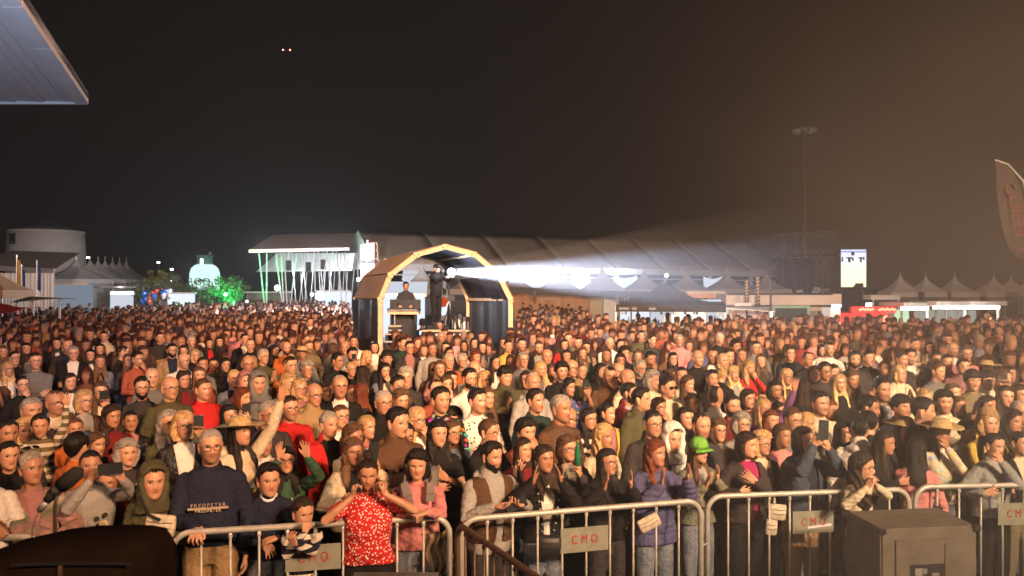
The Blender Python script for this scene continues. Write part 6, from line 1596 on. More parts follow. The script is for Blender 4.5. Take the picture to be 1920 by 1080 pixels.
# ---------------------------------------------------------------- front rows, each posed for its own place
# x, y, D, sex, hair, haircolour, top, colour, body yaw, head yaw, pitch, fat, hands[(px,py,toward camera,fingers,palm,curl)], flags, label
FR = [
 (-30,872,5.15,'W','bob','d','long','white',30,10,0,1.0,[(2,1008,.30,(.5,-.2,.8),(0,-1,.2),.35),None],{},'person in a white sleeve making a V sign, cut by the left edge'),
 (19,856,5.95,'W','pony','k','long','black',32,15,0,1.0,[None,None],{},'dark-haired woman in black standing behind the shawl, far left'),
 (61,880,5.40,'W','crop','g','coat','tan',30,24,-6,1.12,[(92,1002,.25,(.9,-.3,-.2),(0,.3,-1),.5),(120,1000,.2,(.5,-.4,-.4),(0,.3,-1),.5)],{'pat':'shawl','inner':'rose','earr':1},'grey-haired older woman wrapped in a striped shawl with sunglasses on her head'),
 (172,875,5.60,'W','pony','k','long','lgrey',18,12,-4,1.05,[(170,902,.22,(.45,-.3,1),(.4,.8,0),.5),(232,900,.24,(-.5,-.2,1),(-.4,.8,0),.6)],{'legs':'black'},'person in a light grey printed sweatshirt filming with a sideways phone'),
 (206,903,6.0,'G','long','m','long','red',5,5,0,1.0,[None,None],{},'small child peeping under the sideways phone'),
 (289,899,5.50,'B','short','k','hoodie','olive',16,18,-3,1.05,[(286,1006,.2,(.3,-1,-.3),(0,0,-1),1.),(318,1006,.2,(-.3,-1,-.3),(0,0,-1),1.)],{'hat':'hood','legs':'grey'},'boy in an olive hooded jacket, hood up, with a cream belt bag'),
 (397,835,5.62,'M','buzz','g','long','navy',14,14,0,1.10,[(372,990,.32,(.1,-1,-.3),(0,0,-1),1.1),None],{'g':1,'legs':'tan','st':.6},'smiling man with glasses in a navy printed sweatshirt and tan trousers'),
 (505,897,5.72,'B','spiky','k','long','navy',16,14,0,1.0,[(496,1018,.28,(.5,-.4,-.5),(0,.4,-.8),.6),(520,1008,.28,(-.8,-.3,-.2),(0,.4,-.8),.6)],{'legs':'denim'},'boy with spiky black hair in a navy v-neck over a white collar'),
 (538,866,6.15,'W','wavy','k','hoodie','green',8,10,-6,.96,[(524,862,.15,(-.1,-.1,1),(.9,-.4,0),.15),(577,858,.22,(-.1,-.1,1),(-.3,-1,0),.15)],{'g':1},'girl with round glasses and green lettered hoodie waving both hands'),
 (496,834,6.75,'M','pony','k','long','white',20,20,0,1.0,[None,None],{'pat':'floral','st':.2},'man with slicked back black hair in a white patterned shirt behind the boys'),
 (569,963,5.48,'B','crop','d','long','navy',20,20,4,1.0,[(572,1000,.22,(.05,.2,1),(-.2,.9,0),.9),(556,1022,.30,(-.3,-.3,.9),(.3,.9,0),.8)],{'pat':'stripes','h':1.25,'legs':'black'},'small boy in a navy and white striped sweater leaning on the CMO plate'),
 (663,849,6.25,'W','wavy','m','jacket','cream',12,14,0,1.02,[(640,940,.25,(.8,-.3,.2),(0,1,0),.5),(712,886,.22,(-.3,-.2,1),(-.6,.6,0),.7)],{'inner':'black','legs':'black'},'woman with honey blonde hair in a cream jacket holding up a dark phone'),
 (691,891,5.52,'W','bun','d','tee','red',8,2,10,1.22,[(659,934,.15,(.0,.25,1),(.95,.3,0),1.15),(724,928,.15,(.0,.25,1),(-.95,.3,0),1.15)],{'pat':'dots','legs':'black'},'young woman in a red dotted blouse resting her cheeks on her fists'),
 (783,874,5.85,'W','bobc','k','long','pink',4,2,4,1.25,[(766,960,.38,(.9,-.4,-.1),(0,.3,-1),.8),(802,960,.38,(-.9,-.4,-.1),(0,.3,-1),.8)],{'legs':'denim','phones':1},'woman in a pink sweater with large headphones, hands clasped on the rail'),
 (760,819,6.70,'M','crop','k','tank','sage',12,10,0,1.10,[None,None],{'g':1,'b':1},'bearded man with glasses in a pale green sleeveless top'),
 (822,813,6.60,'W','wavy','k','tee','black',14,14,0,.98,[(815,915,.25,(1,.1,.1),(0,1,0),.4),(840,898,.28,(-.7,.1,.5),(0,1,0),.4)],{},'young woman with very long wavy dark hair in a black t-shirt'),
 (922,858,5.98,'M','quiff','k','vest','brown',30,14,3,1.12,[(928,950,.30,(.9,-.4,0),(0,0,1),.6),(985,946,.26,(-.6,-.6,.1),(0,0,1),.7)],{'b':1,'under':'hoodie','inner':'lgrey','legs':'charcoal'},'bearded man in a brown vest over a grey hoodie using a phone'),
 (1020,863,6.02,'W','wavy','d','jacket','black',16,10,-6,1.0,[(1000,908,.24,(.1,-.2,1),(1,-.2,0),.12),(1054,903,.24,(-.25,-.2,1),(-1,-.2,0),.12)],{'inner':'white','legs':'denim'},'young woman in a black denim jacket clapping, with a black shoulder bag'),
 (1063,842,6.42,'W','bob','r','jacket','charcoal',14,18,0,1.05,[(1052,905,.2,(0,-.2,1),(.9,.2,0),.2),(1090,893,.24,(-.1,-.2,1),(-.9,.3,0),.9)],{'g':1,'inner':'lgrey','ipat':'plaid'},'woman with glasses and brown grey hair holding a green bottle'),
 (1138,869,6.12,'W','long','k','jacket','black',18,20,-3,1.08,[(1132,920,.25,(.2,-.2,1),(1,0,0),.12),(1184,914,.25,(.1,-.2,1),(-1,0,0),.12)],{'g':1,'inner':'black','legs':'charcoal'},'dark-haired woman with glasses all in black, clapping behind the middle barrier'),
 (1228,852,6.22,'W','wavy','a','puffer','purple',20,18,-2,1.10,[(1240,912,.27,(.05,-.2,1),(1,0,0),.12),(1290,902,.27,(.15,-.2,1),(-1,0,0),.15)],{'legs':'denim','tc':(.10,.10,.22)},'red-haired woman in a violet blue padded jacket clapping'),
 (1309,847,6.52,'W','long','r','jacket','sage',20,14,0,.98,[(1322,915,.25,(.3,-.2,1),(1,0,0),.2),(1346,902,.22,(.1,-.2,1),(-1,0,0),.15)],{'g':1,'hat':'cap','inner':'lgrey','legs':'denim','tc':(.17,.18,.14)},'young woman with a bright green backward cap and ripped jeans'),
 (1399,836,6.50,'W','bob','d','blazer','black',24,16,0,1.12,[(1385,925,.25,(1,.1,.1),(0,1,0),.4),(1420,905,.27,(-.6,.2,.5),(0,1,0),.4)],{'inner':'magenta','legs':'black','tc':(.045,.035,.035)},'dark-haired woman in a black blazer over a magenta top'),
 (1427,834,6.85,'W','bobc','y','jacket','brown',16,16,0,1.0,[None,None],{'g':1},'smiling older woman with white blonde hair and glasses beside the blazer'),
 (1505,827,6.58,'W','bob','d','jacket','navy',22,20,-8,1.12,[(1526,838,.22,(.4,-.3,1),(.5,.8,0),.6),(1557,845,.2,(-.4,-.2,1),(-.6,.7,0),.6)],{'g':1,'inner':'navy','legs':'tan','tc':(.045,.06,.09)},'woman with glasses in a dark denim jacket filming upwards with a phone'),
 (1615,874,6.28,'G','wavy','d','long','cream',30,16,-3,1.0,[(1627,915,.28,(.5,-.1,1),(.7,.4,0),.7),(1646,912,.26,(-.3,-.1,1),(-.9,.2,0),.7)],{'g':1,'h':1.42},'girl with glasses in a cream sweater, hands folded on the barrier'),
 (1657,833,6.80,'W','long','d','long','black',30,16,2,1.0,[(1685,905,.25,(1,0,.1),(0,1,0),.4),(1672,915,.2,(1,0,.1),(0,1,0),.4)],{},'smiling woman with long dark hair in black, above the girl in cream'),
 (1720,849,6.62,'W','long','k','long','pink',150,10,6,1.0,[None,(1735,905,.0,(1,-.5,-.2),(0,0,-1),.6)],{},'woman seen from behind with long dark hair and pink sleeves'),
 (1693,806,7.35,'W','long','k','long','black',10,6,4,1.0,[None,None],{'hat':'straw'},'woman in a straw hat with green band, dark sweater, at the right'),
 (1762,811,6.95,'W','long','d','long','cream',14,6,2,1.05,[(1740,915,.25,(1,-.2,0),(0,.5,-1),.5),(1778,842,.17,(-.3,.1,1),(-.5,.8,0),.6)],{'hat':'straw','pat':'floral'},'woman in a wide straw hat and flowered blouse touching her face'),
 (1812,812,7.45,'M','fringe','k','tee','cream',12,6,0,1.0,[None,None],{},'young man with black fringe and cream shirt beside the second straw hat'),
 (1862,838,6.70,'W','pony','k','jacket','denim',10,8,4,1.02,[(1845,925,.25,(.8,-.2,.3),(0,1,0),.5),(1880,868,.18,(-.5,0,.9),(-.4,.8,0),.7)],{'inner':'lgrey','legs':'black','pat':'denim','tc':(.24,.26,.25)},'woman in a pale denim jacket with a hand over her mouth'),
 (1909,834,6.95,'W','short','k','jacket','black',8,8,0,1.0,[None,None],{'inner':'cream'},'dark-haired person in a black jacket cut by the right edge'),
]

def place_front():
    rs = random.Random(21); M = MAT
    for i, (x, y, D, sex, hair, hc, top, tc, by, hy, pit, fat, hands, fl, label) in enumerate(FR):
        kid = sex in 'BG'; s2 = {'B':'M','G':'W'}.get(sex, sex)
        zf = hz(y, D); h = zf + .118*(.9 if kid else 1); H0 = 1.75 if not kid else 1.75
        s = h/1.75; base = Vector((gx(x, D) , D, 0)); yaw = math.radians(by); Rm = Rz(-yaw)
        targets = []
        for k, hd in enumerate(hands):
            if hd is None: targets.append(POSES['down'][k]); continue
            hx, hy_, dd, fd, pn, cu = hd
            p = px(hx, hy_, D - dd) - base; p = Rm @ (np.array(p)/s)
            targets.append((tuple(p), tuple(Rm @ np.array(fd, float)), tuple(Rm @ np.array(pn, float)), cu))
        face = (rs.uniform(.93,1.1), rs.uniform(.96,1.06), rs.uniform(.85,1.15), (fat-1)*5 + (.8 if kid else .2))
        v = variant('front%d' % i, face=face, vox=.0052, dec=.34, sex=s2, kid=kid, yaw=math.radians(hy), pitch=math.radians(pit), fat=fat, belly=.03 if fat > 1.09 else 0, targets=targets)
        e = empty('person', base, yaw, label, 'person', 'people of the audience'); e.scale = (s, s, s)
        fl = dict(fl); beard = fl.get('st', .4 if 'b' in fl else 0)
        if 'b' in fl: beard = .3
        body, tp = dress(e, v, s2, hair, hc, top, tc, skin_tone(rs, s2, beard), fl, rs)
        if 'tc' in fl: tp.color = (*fl['tc'], 1)
        # shift so that the face itself sits at the pixel
        off = v.H.translation; o3 = Rz(yaw) @ np.array([off.x, off.y, 0]) * s; e.location.x -= o3[0]*.9
        PEOPLE.append((x, y, D, label)); ANCH.append((x, y, label, e))
        def hpart(b, name, mat, loc_to_head=True):
            o = b.obj(name, M[mat], e); 
            if loc_to_head: o.matrix_local = v.H
            return o
        if 'earr' in fl:
            g = mobj('sunglasses', shared('sun', lambda: glasses_mesh(True)), e); g.matrix_local = v.H @ Matrix.Translation((0, .035, .085)) @ Matrix.Rotation(math.radians(-55), 4, 'X')
        if 'phones' in fl:
            b = MB()
            b.tube([(.093*math.sin(a)*1.03, .02, .105*math.cos(a)*1.2+.0) for a in [math.radians(-95+190*k/14) for k in range(15)]], .009, 8)
            hd = hpart(b, 'headphones', 'black_metal')
            for sx in (-1, 1):
                b = MB(); b.tube([(sx*.082,.015,-.012),(sx*.115,.015,-.012)], [.047,.040], 18); o = b.obj('ear_cup', M['black_metal'], hd, True)
                b = MB(); b.tube([(sx*.1155,.015,-.012),(sx*.118,.015,-.012)], .028, 14); o = b.obj('cup_plate', M['alu'], hd, True)
    E = {a[2]: a[3] for a in ANCH}
    def onchest(key, objs):
        pass
    # printed lettering on garments, flat prints a few mm off the cloth
    def chest_print(e, items, bulge=.02):
        for (txt, size, X, Z, Yd, mat, sp) in items:
            text_obj('print', txt, size, M[mat], e, (X, -Yd, Z), (math.radians(90), 0, 0), .003, sp)
    e = E['smiling man with glasses in a navy printed sweatshirt and tan trousers']
    chest_print(e, [('FREDPETER', .036, 0, 1.243, .172, 'print_grey', 1.35), ('PREDPETER', .030, 0, 1.206, .172, 'print_cream', 1.15)])
    b = MB(); b.box(-.135,.135,-.172,-.168,1.215,1.230); b.obj('print_bar', M['print_grey'], e)
    e = E['girl with round glasses and green lettered hoodie waving both hands']
    chest_print(e, [('DAY', .075, 0, 1.30, .190, 'white_paint', 1.1), ('studio', .03, 0, 1.23, .190, 'white_paint', 1.1)])
    e = E['person in a light grey printed sweatshirt filming with a sideways phone']
    rr = random.Random(2)
    for k in range(16):      # flowered bow-like print, plain blobs
        side = -1 if k % 2 else 1; X = side*rr.uniform(.02,.13); Z = 1.17 + rr.uniform(-.06,.07) + abs(X)*.3
        b = MB(); r = rr.uniform(.018,.034); b.tube([(X,-.150,Z),(X,-.1535,Z)], r, 9); b.obj('print_flower', M[rr.choice(['black_cloth','black_cloth','print_pink','print_cream'])], e)
    e = E['young woman in a black denim jacket clapping, with a black shoulder bag']
    for k in range(7):
        for sx in (-1, 1):
            Z = .98 + k*.065; X = sx*(.052 + .055*max(0, (Z-1.05)/.4) + .02*max(0, (1.05-Z)/.2)); b = MB(); b.tube([(X,-.128-.02*(Z>1.1),Z),(X,-.140-.02*(Z>1.1),Z)], .009, 8); b.obj('button', M['alu'], e)
    e = E['boy with spiky black hair in a navy v-neck over a white collar']
    b = MB(); b.tube([(.062*math.sin(a), .012-.075*math.cos(a), 1.478-.035*max(0,math.cos(a))) for a in [2*math.pi*k/20 for k in range(20)]], .013, 7, closed=True); b.obj('collar', M['white_paint'], e, True)
    for key in ('smiling man with glasses in a navy printed sweatshirt and tan trousers', 'person in a light grey printed sweatshirt filming with a sideways phone'):
        e = E[key]; b = MB(); b.tube([(.074*math.sin(a), .016-.080*math.cos(a), 1.468-.020*max(0,math.cos(a))) for a in [2*math.pi*k/22 for k in range(22)]], .010, 7, closed=True); b.obj('neckband', M['black_cloth' if 'navy' in key else 'canvas_grey'], e, True)
    # wristbands
    for key, k, mt in (('young woman in a black denim jacket clapping, with a black shoulder bag',0,'red_paint'),('bearded man in a brown vest over a grey hoodie using a phone',1,'red_paint'),('dark-haired woman with glasses all in black, clapping behind the middle barrier',0,'print_pink'),('woman with honey blonde hair in a cream jacket holding up a dark phone',1,'gold'),('girl with round glasses and green lettered hoodie waving both hands',0,'print_pink'),('red-haired woman in a violet blue padded jacket clapping',0,'red_paint')):
        i = [f[-1] for f in FR].index(key); v = VAR['front%d' % i]; S_, E_, W_ = v.rig['arms'][k][:3]; d = (W_-E_)/np.linalg.norm(W_-E_); b = MB(); b.tube([W_-d*.012, W_+d*.004], .034, 12); b.obj('wristband', M[mt], E[key])
    # held and worn things
    ph = add_phone(px(207,879,5.30), .1, 'dark phone held sideways by the person in grey', math.radians(84))
    add_phone(px(700,849,5.98), .1, 'black phone held up beside the woman in cream', .12)
    add_phone(px(968,946,5.66), .2, 'phone held low by the bearded man in the vest', 1.2)
    add_phone(px(1544,806,6.32), -.1, 'grey phone held high by the woman in dark denim', 0.05)
    def bag(name, P, w, h, d, mat, label, rz=0, tilt=0, strap=None, extra=None):
        t = empty(name, P, rz, label, 'bag'); V, F = ring_loft([np.array([[w/2*c*abs(c)**-.45 if abs(c)>1e-6 else 0, d/2*s*abs(s)**-.45*f if abs(s)>1e-6 else 0, z] for c, s in [(math.cos(a), math.sin(a)) for a in np.linspace(0, 2*math.pi, 24, endpoint=False)]])*np.array([g,1,1]) for z, f, g in ((-h/2,.6,.86),(-h*.42,.95,.97),(0,1,1),(h*.38,.8,.97),(h/2,.4,.92))])
        o = mobj('body', mesh_from('bag', V, F, (M[mat],)), t); o.rotation_euler = (0, tilt, 0)
        if strap:
            b = MB(); b.tube([Vector(q)-Vector(P) for q in strap], .010, 6); st = b.obj('strap', M[extra or mat], t); st.rotation_euler = (0,0,-rz)
        b = MB(); b.tube([(-w*.42,-d/2-.002,h*.22),(0,-d/2-.006,h*.17),(w*.42,-d/2-.002,h*.22)], .0016, 5); b.tube([(-w*.36,-d/2-.006,-h*.05),(0,-d/2-.008,-h*.1),(w*.38,-d/2-.006,-h*.05)], .0016, 5); z = b.obj('zip', M['black_metal'], t); z.rotation_euler = (0, tilt, 0)
        return t
    bag('belt_bag', px(301,985,5.18), .19, .14, .06, 'bag_cream', 'cream patterned belt bag on the chest of the hooded boy', .1, .12, [px(262,930,5.3),px(278,965,5.15),px(300,975,5.12)], 'black_cloth')
    bag('shoulder_bag', px(1030,1022,5.72), .17, .14, .09, 'black_metal', 'black leather shoulder bag of the woman in black denim', .1, .06, [px(1006,960,5.8),px(1009,985,5.72),px(1016,1005,5.7)])
    bag('purse', px(1217,980,5.93), .17, .10, .04, 'bag_cream', 'small white purse held flat before the violet padded jacket', .1, -.45)
    bag('purse', px(1458,960,6.22), .13, .12, .05, 'bag_cream', 'small cream bag hanging left of the taped CMO plate', 0, .1, [px(1452,925,6.3),px(1452,945,6.2)])
    bag('purse', px(1446,988,6.22), .09, .12, .05, 'bag_cream', 'white pouch dangling beneath the small cream bag', 0, .1)
    # backpack straps of the woman in pink
    t = empty('backpack', px(783,905,6.0), 0, 'grey backpack whose wide straps cross the pink sweater', 'backpack'); o0 = px(783,905,6.0)
    for a in ([(757,888,5.96),(758,905,5.72),(764,930,5.66),(770,948,5.66)], [(806,886,5.96),(808,905,5.72),(808,925,5.68),(806,940,5.68)]):
        b = MB(); q = [px(*p)-o0 for p in a]
        for i in range(len(q)-1): b.bar(q[i], q[i+1], .055, .014, (0,-1,.1))
        b.obj('strap', M['canvas_grey'], t)
    b = MB(); b.box(-.13,.13,.17,.34,-.35,.05); b.obj('pack', M['canvas_grey'], t)
    t = empty('bottle', px(1083,852,6.15), 0, 'slim green bottle held by the brown grey haired woman', 'bottle')
    b = MB(); b.lathe([(.012,-.09),(.024,-.085),(.026,.02),(.012,.06),(.011,.095)], 12); b.obj('glass', M['bottle_green'], t, True)
    b = MB(); b.lathe([(.013,.096),(.013,.11)], 8); b.obj('cap', M['gold'], t)
    t = empty('folded_jacket', px(815,1010,5.75), 0, 'beige jacket draped over the barrier end beneath the pink sleeves', 'jacket'); o0 = px(815,1010,5.75)
    b = MB(); b.add(*sheet([px(790,1000,5.72)-o0, px(838,995,5.72)-o0, px(852,1075,5.7)-o0, px(805,1080,5.7)-o0], 14, 12, lambda u, v: (.02*math.sin(v*9+u*3), .03*math.sin(u*16+v*4), 0), .02)); b.obj('cloth', M['khaki_cloth'], t, True)

# ---------------------------------------------------------------- everyone else one can pick out, read off the photograph tile by tile
TILES = dict(A=(0,780), B=(480,780), C=(960,780), D=(1440,780), E=(0,540), F=(480,540), G=(960,540), H=(1440,540))
CROWD = """
A 275 85 B crop k long khaki pat=stripes,pose=wave,h=1.72,y=25,L=small boy on someone's shoulders in striped khaki and one arm raised
A 50 122 M short k long charcoal
A 182 105 W bobc y long cream
A 510 215 B short k long orange y=170,L=dark-haired boy seen from behind with an orange collar
A 640 205 W wavy m long black
A 855 262 W bobc g long charcoal
A 880 45 W pony k leather black inner=pink,y=30
A 1130 50 W wavy g long olive g
A 1238 62 W bob y leather black g,pose=phone,y=35
A 1610 105 W long k hoodie cream pose=wave,hat=straw,band=black
B 740 85 W crop y long pink
B 485 62 M short g jacket red inner=black
B 655 150 W bobc m long cream
B 950 42 M crop k hoodie brown
B 1320 115 W long m long denim g
B 1560 115 M short m long black g,pose=clap
C 90 112 M curly k tee rust pose=mouth
C 70 240 W long d long darkred
C 610 145 W wavy y long cream y=35
C 940 52 M short k jacket charcoal g
C 1075 150 B short k hoodie white hat=hood
C 1270 72 M thin d long charcoal st
C 1390 105 W bobc m long grey g
C 1545 62 W bobc g long lgrey g
C 1165 20 W long k long black
D 90 140 W bob m long pink pose=clap
D 20 40 W bob a long brown
D 250 60 W bob y long khaki
D 500 120 W long k long tan pose=clap
D 620 105 M short k hoodie white y=160
D 1480 55 W bobc y long yellow
D 1640 40 W wavy d long grey
E 50 550 W long y jacket cream g
E 95 475 W pony k long black g
E 180 410 W long d long olive
E 195 530 W long m jacket tan inner=red
E 150 655 W pony k long black g
E 240 490 M short d long grey g
E 205 830 M short g long charcoal
E 385 375 W long d jacket black
E 452 390 M thin d jacket charcoal
E 495 440 M short g jacket black inner=white,g,pose=cross
E 490 312 M crop k tee black hat=cap,hatc=black
E 470 635 W long d long white
E 610 455 W long k long white
E 675 500 W long m jacket denim pat=denim
E 670 415 W long k jacket black inner=pink
E 705 330 M crop d hoodie cream
E 925 480 M crop k long rust pose=mouth,g
E 865 492 W long m long charcoal
E 960 672 M crop k polo charcoal g,b
E 1025 605 M thin g long grey
E 1145 672 M bald g long olive g
E 1238 622 W wavy d long darkred
E 1238 492 M bald d jacket white g
E 1160 420 M short k jacket tan g,b
E 1240 428 W bob d long grey
E 1315 458 W bob y long black g
E 1365 520 W pony k long grey
E 1440 520 W short k long olive g
E 1520 522 W wavy k jacket black
E 1345 590 W long m jacket rust
E 1365 685 M short r polo red f
E 1080 335 M buzz k tee charcoal f,pose=cross
E 1220 370 M bald g long lgrey
E 1290 360 M short g long grey
E 1355 322 M short d long rust
E 1410 375 W long d jacket black inner=red
E 1480 365 W long d jacket black
E 1650 345 M short d jacket black
E 1690 385 M thin d long black
E 1670 512 M bald g hoodie lgrey g
E 1580 612 W pony y jacket denim pat=denim
E 1655 632 W bun m hoodie rose hat=hood
E 1630 745 W bob a long grey y=60
E 1545 868 W long k long black pose=phone2
E 560 762 W bob y jacket brown g,pose=phone
E 678 700 W long m long cream g
E 370 775 M thin m polo cream g,y=55
E 755 870 W wavy d long darkred
E 700 262 W long k long black
E 435 255 W long d long charcoal
E 265 290 M short d long black
E 195 262 M short d long black
E 90 312 M short g long rose
E 830 218 M short k long grey b,y=60
E 940 275 M short d long lgrey
E 1015 252 M short d jacket black
E 1105 262 M thin d long charcoal
E 1140 285 W long d long black
E 1245 270 W wavy d long brown
E 1312 272 W long d long charcoal
E 1358 292 M short g long brown
E 1402 282 M bald g long grey
E 1452 275 W bob d long black
E 1510 290 M short r tee white
E 1562 232 M short d long khaki
E 1612 300 M thin g long charcoal
E 1668 282 W long m long black
E 618 300 W long m long khaki hat=cap,hatc=sage
E 1215 312 W bob m long black
E 22 432 W wavy m long brown
E 820 440 M short d long brown pat=plaid,y=120
E 500 960 W bun m long orange
F 45 462 M short g long olive g,y=50
F 60 302 M short g jacket black inner=white
F 205 405 M bald d long orange b,pose=hold
F 115 425 W long k long black y=70
F 310 442 M short g long grey g,hat=straw
F 225 522 M short d polo orange g
F 340 552 M curly g long charcoal g
F 215 640 W bobc y long pink
F 290 682 W bob y long rose g
F 385 720 M bald g hoodie tan g,y=45
F 15 642 M short d hoodie grey hat=hood
F 75 852 M short g long charcoal g
F 220 812 M short d polo red g,f
F 570 872 W short r long white g
F 645 722 W short a jacket grey inner=lgrey
F 565 662 M thin g jacket black g,inner=white
F 640 552 W short y long black g
F 650 452 M crop k long white b
F 545 492 M crop k jacket black g,y=55,pose=phone
F 515 412 W bob m long grey y=150
F 360 395 W long m long khaki
F 340 352 M short r long olive
F 315 282 M short d long tan
F 420 292 W long d long black
F 470 282 W bob d long charcoal
F 522 292 W bob m long brown
F 565 335 W long k long black
F 602 272 M short d long black pose=phone
F 660 362 M crop d long white
F 725 302 M bald e jacket grey inner=white,pat=denim
F 800 402 W bob d jacket black inner=white
F 600 402 M bald g long grey
F 745 472 W wavy y long lgrey
F 885 472 M fringe k long black
F 870 562 W wavy k jacket denim pat=denim
F 715 582 W long d long black y=165
F 1010 602 M curly g long charcoal
F 955 662 M crop k long grey
F 860 772 M buzz g hoodie black g
F 975 762 W bobc m long green
F 1210 692 M thin d polo rust
F 1242 752 M crop k long black pat=floral
F 1435 612 M quiff k long white g,b
F 1490 762 M quiff k long white pat=dark_dots
F 1560 742 W long m long black
F 1680 592 M fringe k puffer olive
F 1200 552 W long m long brown sg
F 1242 542 W long m long rose
F 1300 492 M thin g tee orange f
F 1188 412 M short r long lgrey f
F 1035 402 M short d jacket charcoal g,inner=rose
F 985 372 M short d long dgreen y=40
F 970 312 M short r long tan
F 1090 372 W wavy a long cream
F 1165 322 W long m long tan
F 1250 332 M thin g long olive
F 1355 322 M short m polo grey
F 1410 322 M bald g long charcoal
F 1470 302 M short k long navy
F 1555 332 W bob m long cream
F 1405 392 W long d long white
F 1282 402 W long k long black
F 1302 442 W long k long charcoal
F 1390 492 W crop g long khaki g
F 1480 472 W bobc a long white
F 1612 502 W long d long white g
F 1530 402 W long d long grey
F 1540 622 W bob y long cream g
F 1470 552 M bald g long lgrey
F 1285 652 W long m long olive
F 1312 622 W long d long rose
F 1080 892 W wavy y long white g,pose=mouth
F 1325 882 B fringe k long grey h=1.55
F 1670 372 W long d long black
F 1700 392 M short d long yellow
F 1472 372 W long d long tan
F 1130 422 W bob m long white
F 240 242 M short d long brown
F 300 212 M short d long grey
F 370 232 M short m long black
F 440 222 M short d jacket cream b
F 180 212 M short d long red
F 160 292 M bald g long brown
F 200 312 W long d long grey
F 1085 240 M short d long navy
F 705 715 W long a long charcoal y=150
F 470 700 W long d long black
G 75 482 M short g long grey g
G 65 382 M crop k jacket black
G 180 402 M short r jacket black b
G 235 462 M bald d long yellow
G 190 552 W wavy y long white
G 335 562 M curly k long black
G 270 562 W long m long rose
G 400 542 M bald g long tan g
G 460 562 W pony m long white
G 380 672 W wavy k tee blue pat=floral,pose=phone
G 135 642 M thin g hoodie lgrey y=30
G 95 622 W bob d long khaki
G 150 762 M crop k tee dgreen f,y=40
G 320 812 M short g long brown
G 372 892 W long y long black g,pat=stripes
G 510 892 W wavy k long black g,pat=stripes
G 640 852 W pony k jacket yellow inner=rose
G 780 712 M short k jacket darkred b,y=55
G 865 752 M quiff k hoodie olive y=50
G 985 812 W long d long black g
G 1045 672 M crop k long cream sg
G 1220 782 W long d long cream
G 1370 740 M buzz k long white y=150
G 1480 802 M crop k long darkred b
G 1690 822 W long y long purple pose=wave,y=20
G 1590 752 W bob d long brown
G 940 622 W bobc g long cream y=40
G 770 612 M bald g long cream y=50
G 660 592 M buzz k hoodie brown
G 715 562 M bald d long brown
G 862 542 M short g jacket khaki g,b
G 590 562 W wavy k long black
G 640 452 W long m jacket black inner=white
G 730 492 W bobc d long grey
G 755 442 M curly k long black
G 850 462 W bob m long charcoal
G 930 482 M crop k long navy
G 1085 482 W wavy k long black
G 1182 652 W long m long charcoal
G 1070 602 W long m long brown
G 1142 592 W pony k long cream
G 1250 472 M bald d long black
G 1355 462 M thin d jacket brown inner=white
G 1350 612 W short k long black
G 1410 582 W bun y tee black y=150
G 1490 582 W wavy y long lgrey
G 1600 542 W wavy y long red
G 1550 452 W long m long brown
G 1642 402 M short d long grey g
G 1510 392 M curly k long rose
G 1400 342 M short g long black
G 1460 462 M short d long khaki
G 1420 492 M thin g long grey
G 1132 352 M short g long pink
G 1195 392 W bob m long tan
G 920 392 W long k long black g
G 945 352 M short d long charcoal
G 872 322 M short d long olive
G 800 352 W long m long brown
G 755 292 M bald g long khaki
G 680 312 W long d long dgreen
G 615 322 W long d long black
G 550 302 W long d jacket charcoal
G 500 235 W bob m long white
G 435 232 W long d long cream
G 330 292 W bob d long rust
G 320 342 W long d long grey
G 352 382 W long d long red
G 380 342 M short r long khaki
G 410 322 W bob d long orange
G 445 372 M buzz k long brown
G 500 402 W long k long tan
G 475 442 W long m jacket green
G 365 462 W wavy d hoodie darkred
G 660 372 M thin g long white
G 730 382 W long d long rose
G 600 252 M short d long khaki
G 1030 262 M short d long tan b
G 1190 222 M short d jacket black
G 1265 252 M short g long grey
G 1330 262 M short d long black
G 1680 492 W long m long charcoal
H 380 562 M crop k long charcoal g
H 440 572 W long d long white
H 310 582 W long d long charcoal
H 265 482 M thin d long black
H 150 442 M short d tee navy
H 362 422 W bob d long white
H 415 412 M buzz k long white
H 580 482 M crop k tee charcoal b,f
H 675 472 M short k long black
H 790 542 B short m hoodie lgrey h=1.6
H 885 592 G bob y jacket cream h=1.86,y=10,inner=cream,L=blonde toddler in a cream quilted jacket held above the crowd
H 760 682 M buzz k long grey pat=floral,st
H 345 782 M quiff k tee cream
H 480 642 W long y long black
H 570 622 W wavy m long black
H 120 602 W long y long brown g,pose=clap2
H 45 692 W bob k long purple
H 240 692 W long d long black y=160
H 65 842 W long d long tan
H 160 892 M short r long grey g
H 405 832 W wavy a long charcoal
H 670 812 M crop k long cream y=50
H 680 922 M short k long black y=165
H 890 802 M fringe k long navy
H 1030 832 M crop k long black y=60
H 1190 772 M curly k long cream
H 990 382 M short d hoodie cream
H 955 462 M crop d tee white
H 900 482 M short d long charcoal
H 1140 562 M short m long grey
H 1210 502 M short d long darkred
H 1135 482 M short d long black
H 1245 412 M bald d long white
H 1340 442 M short m long pink
H 1092 402 W bob d long yellow
H 1320 532 M short d hoodie rose
H 1470 545 W long m long grey hat=straw,g
H 1475 622 M fringe k hoodie cream pose=phone
H 1380 622 M fringe k long khaki
H 1600 732 W long d long black
H 1690 722 W long d long brown
H 1620 582 W bob d long charcoal
H 1590 612 W bob m long rose
H 1470 802 W long k long black
H 1480 892 W bobc y long yellow
H 1690 842 M thin g tee olive g,f
H 1275 802 W long m long blue
H 1240 712 W long m long yellow
H 1060 752 W wavy y long cream
"""

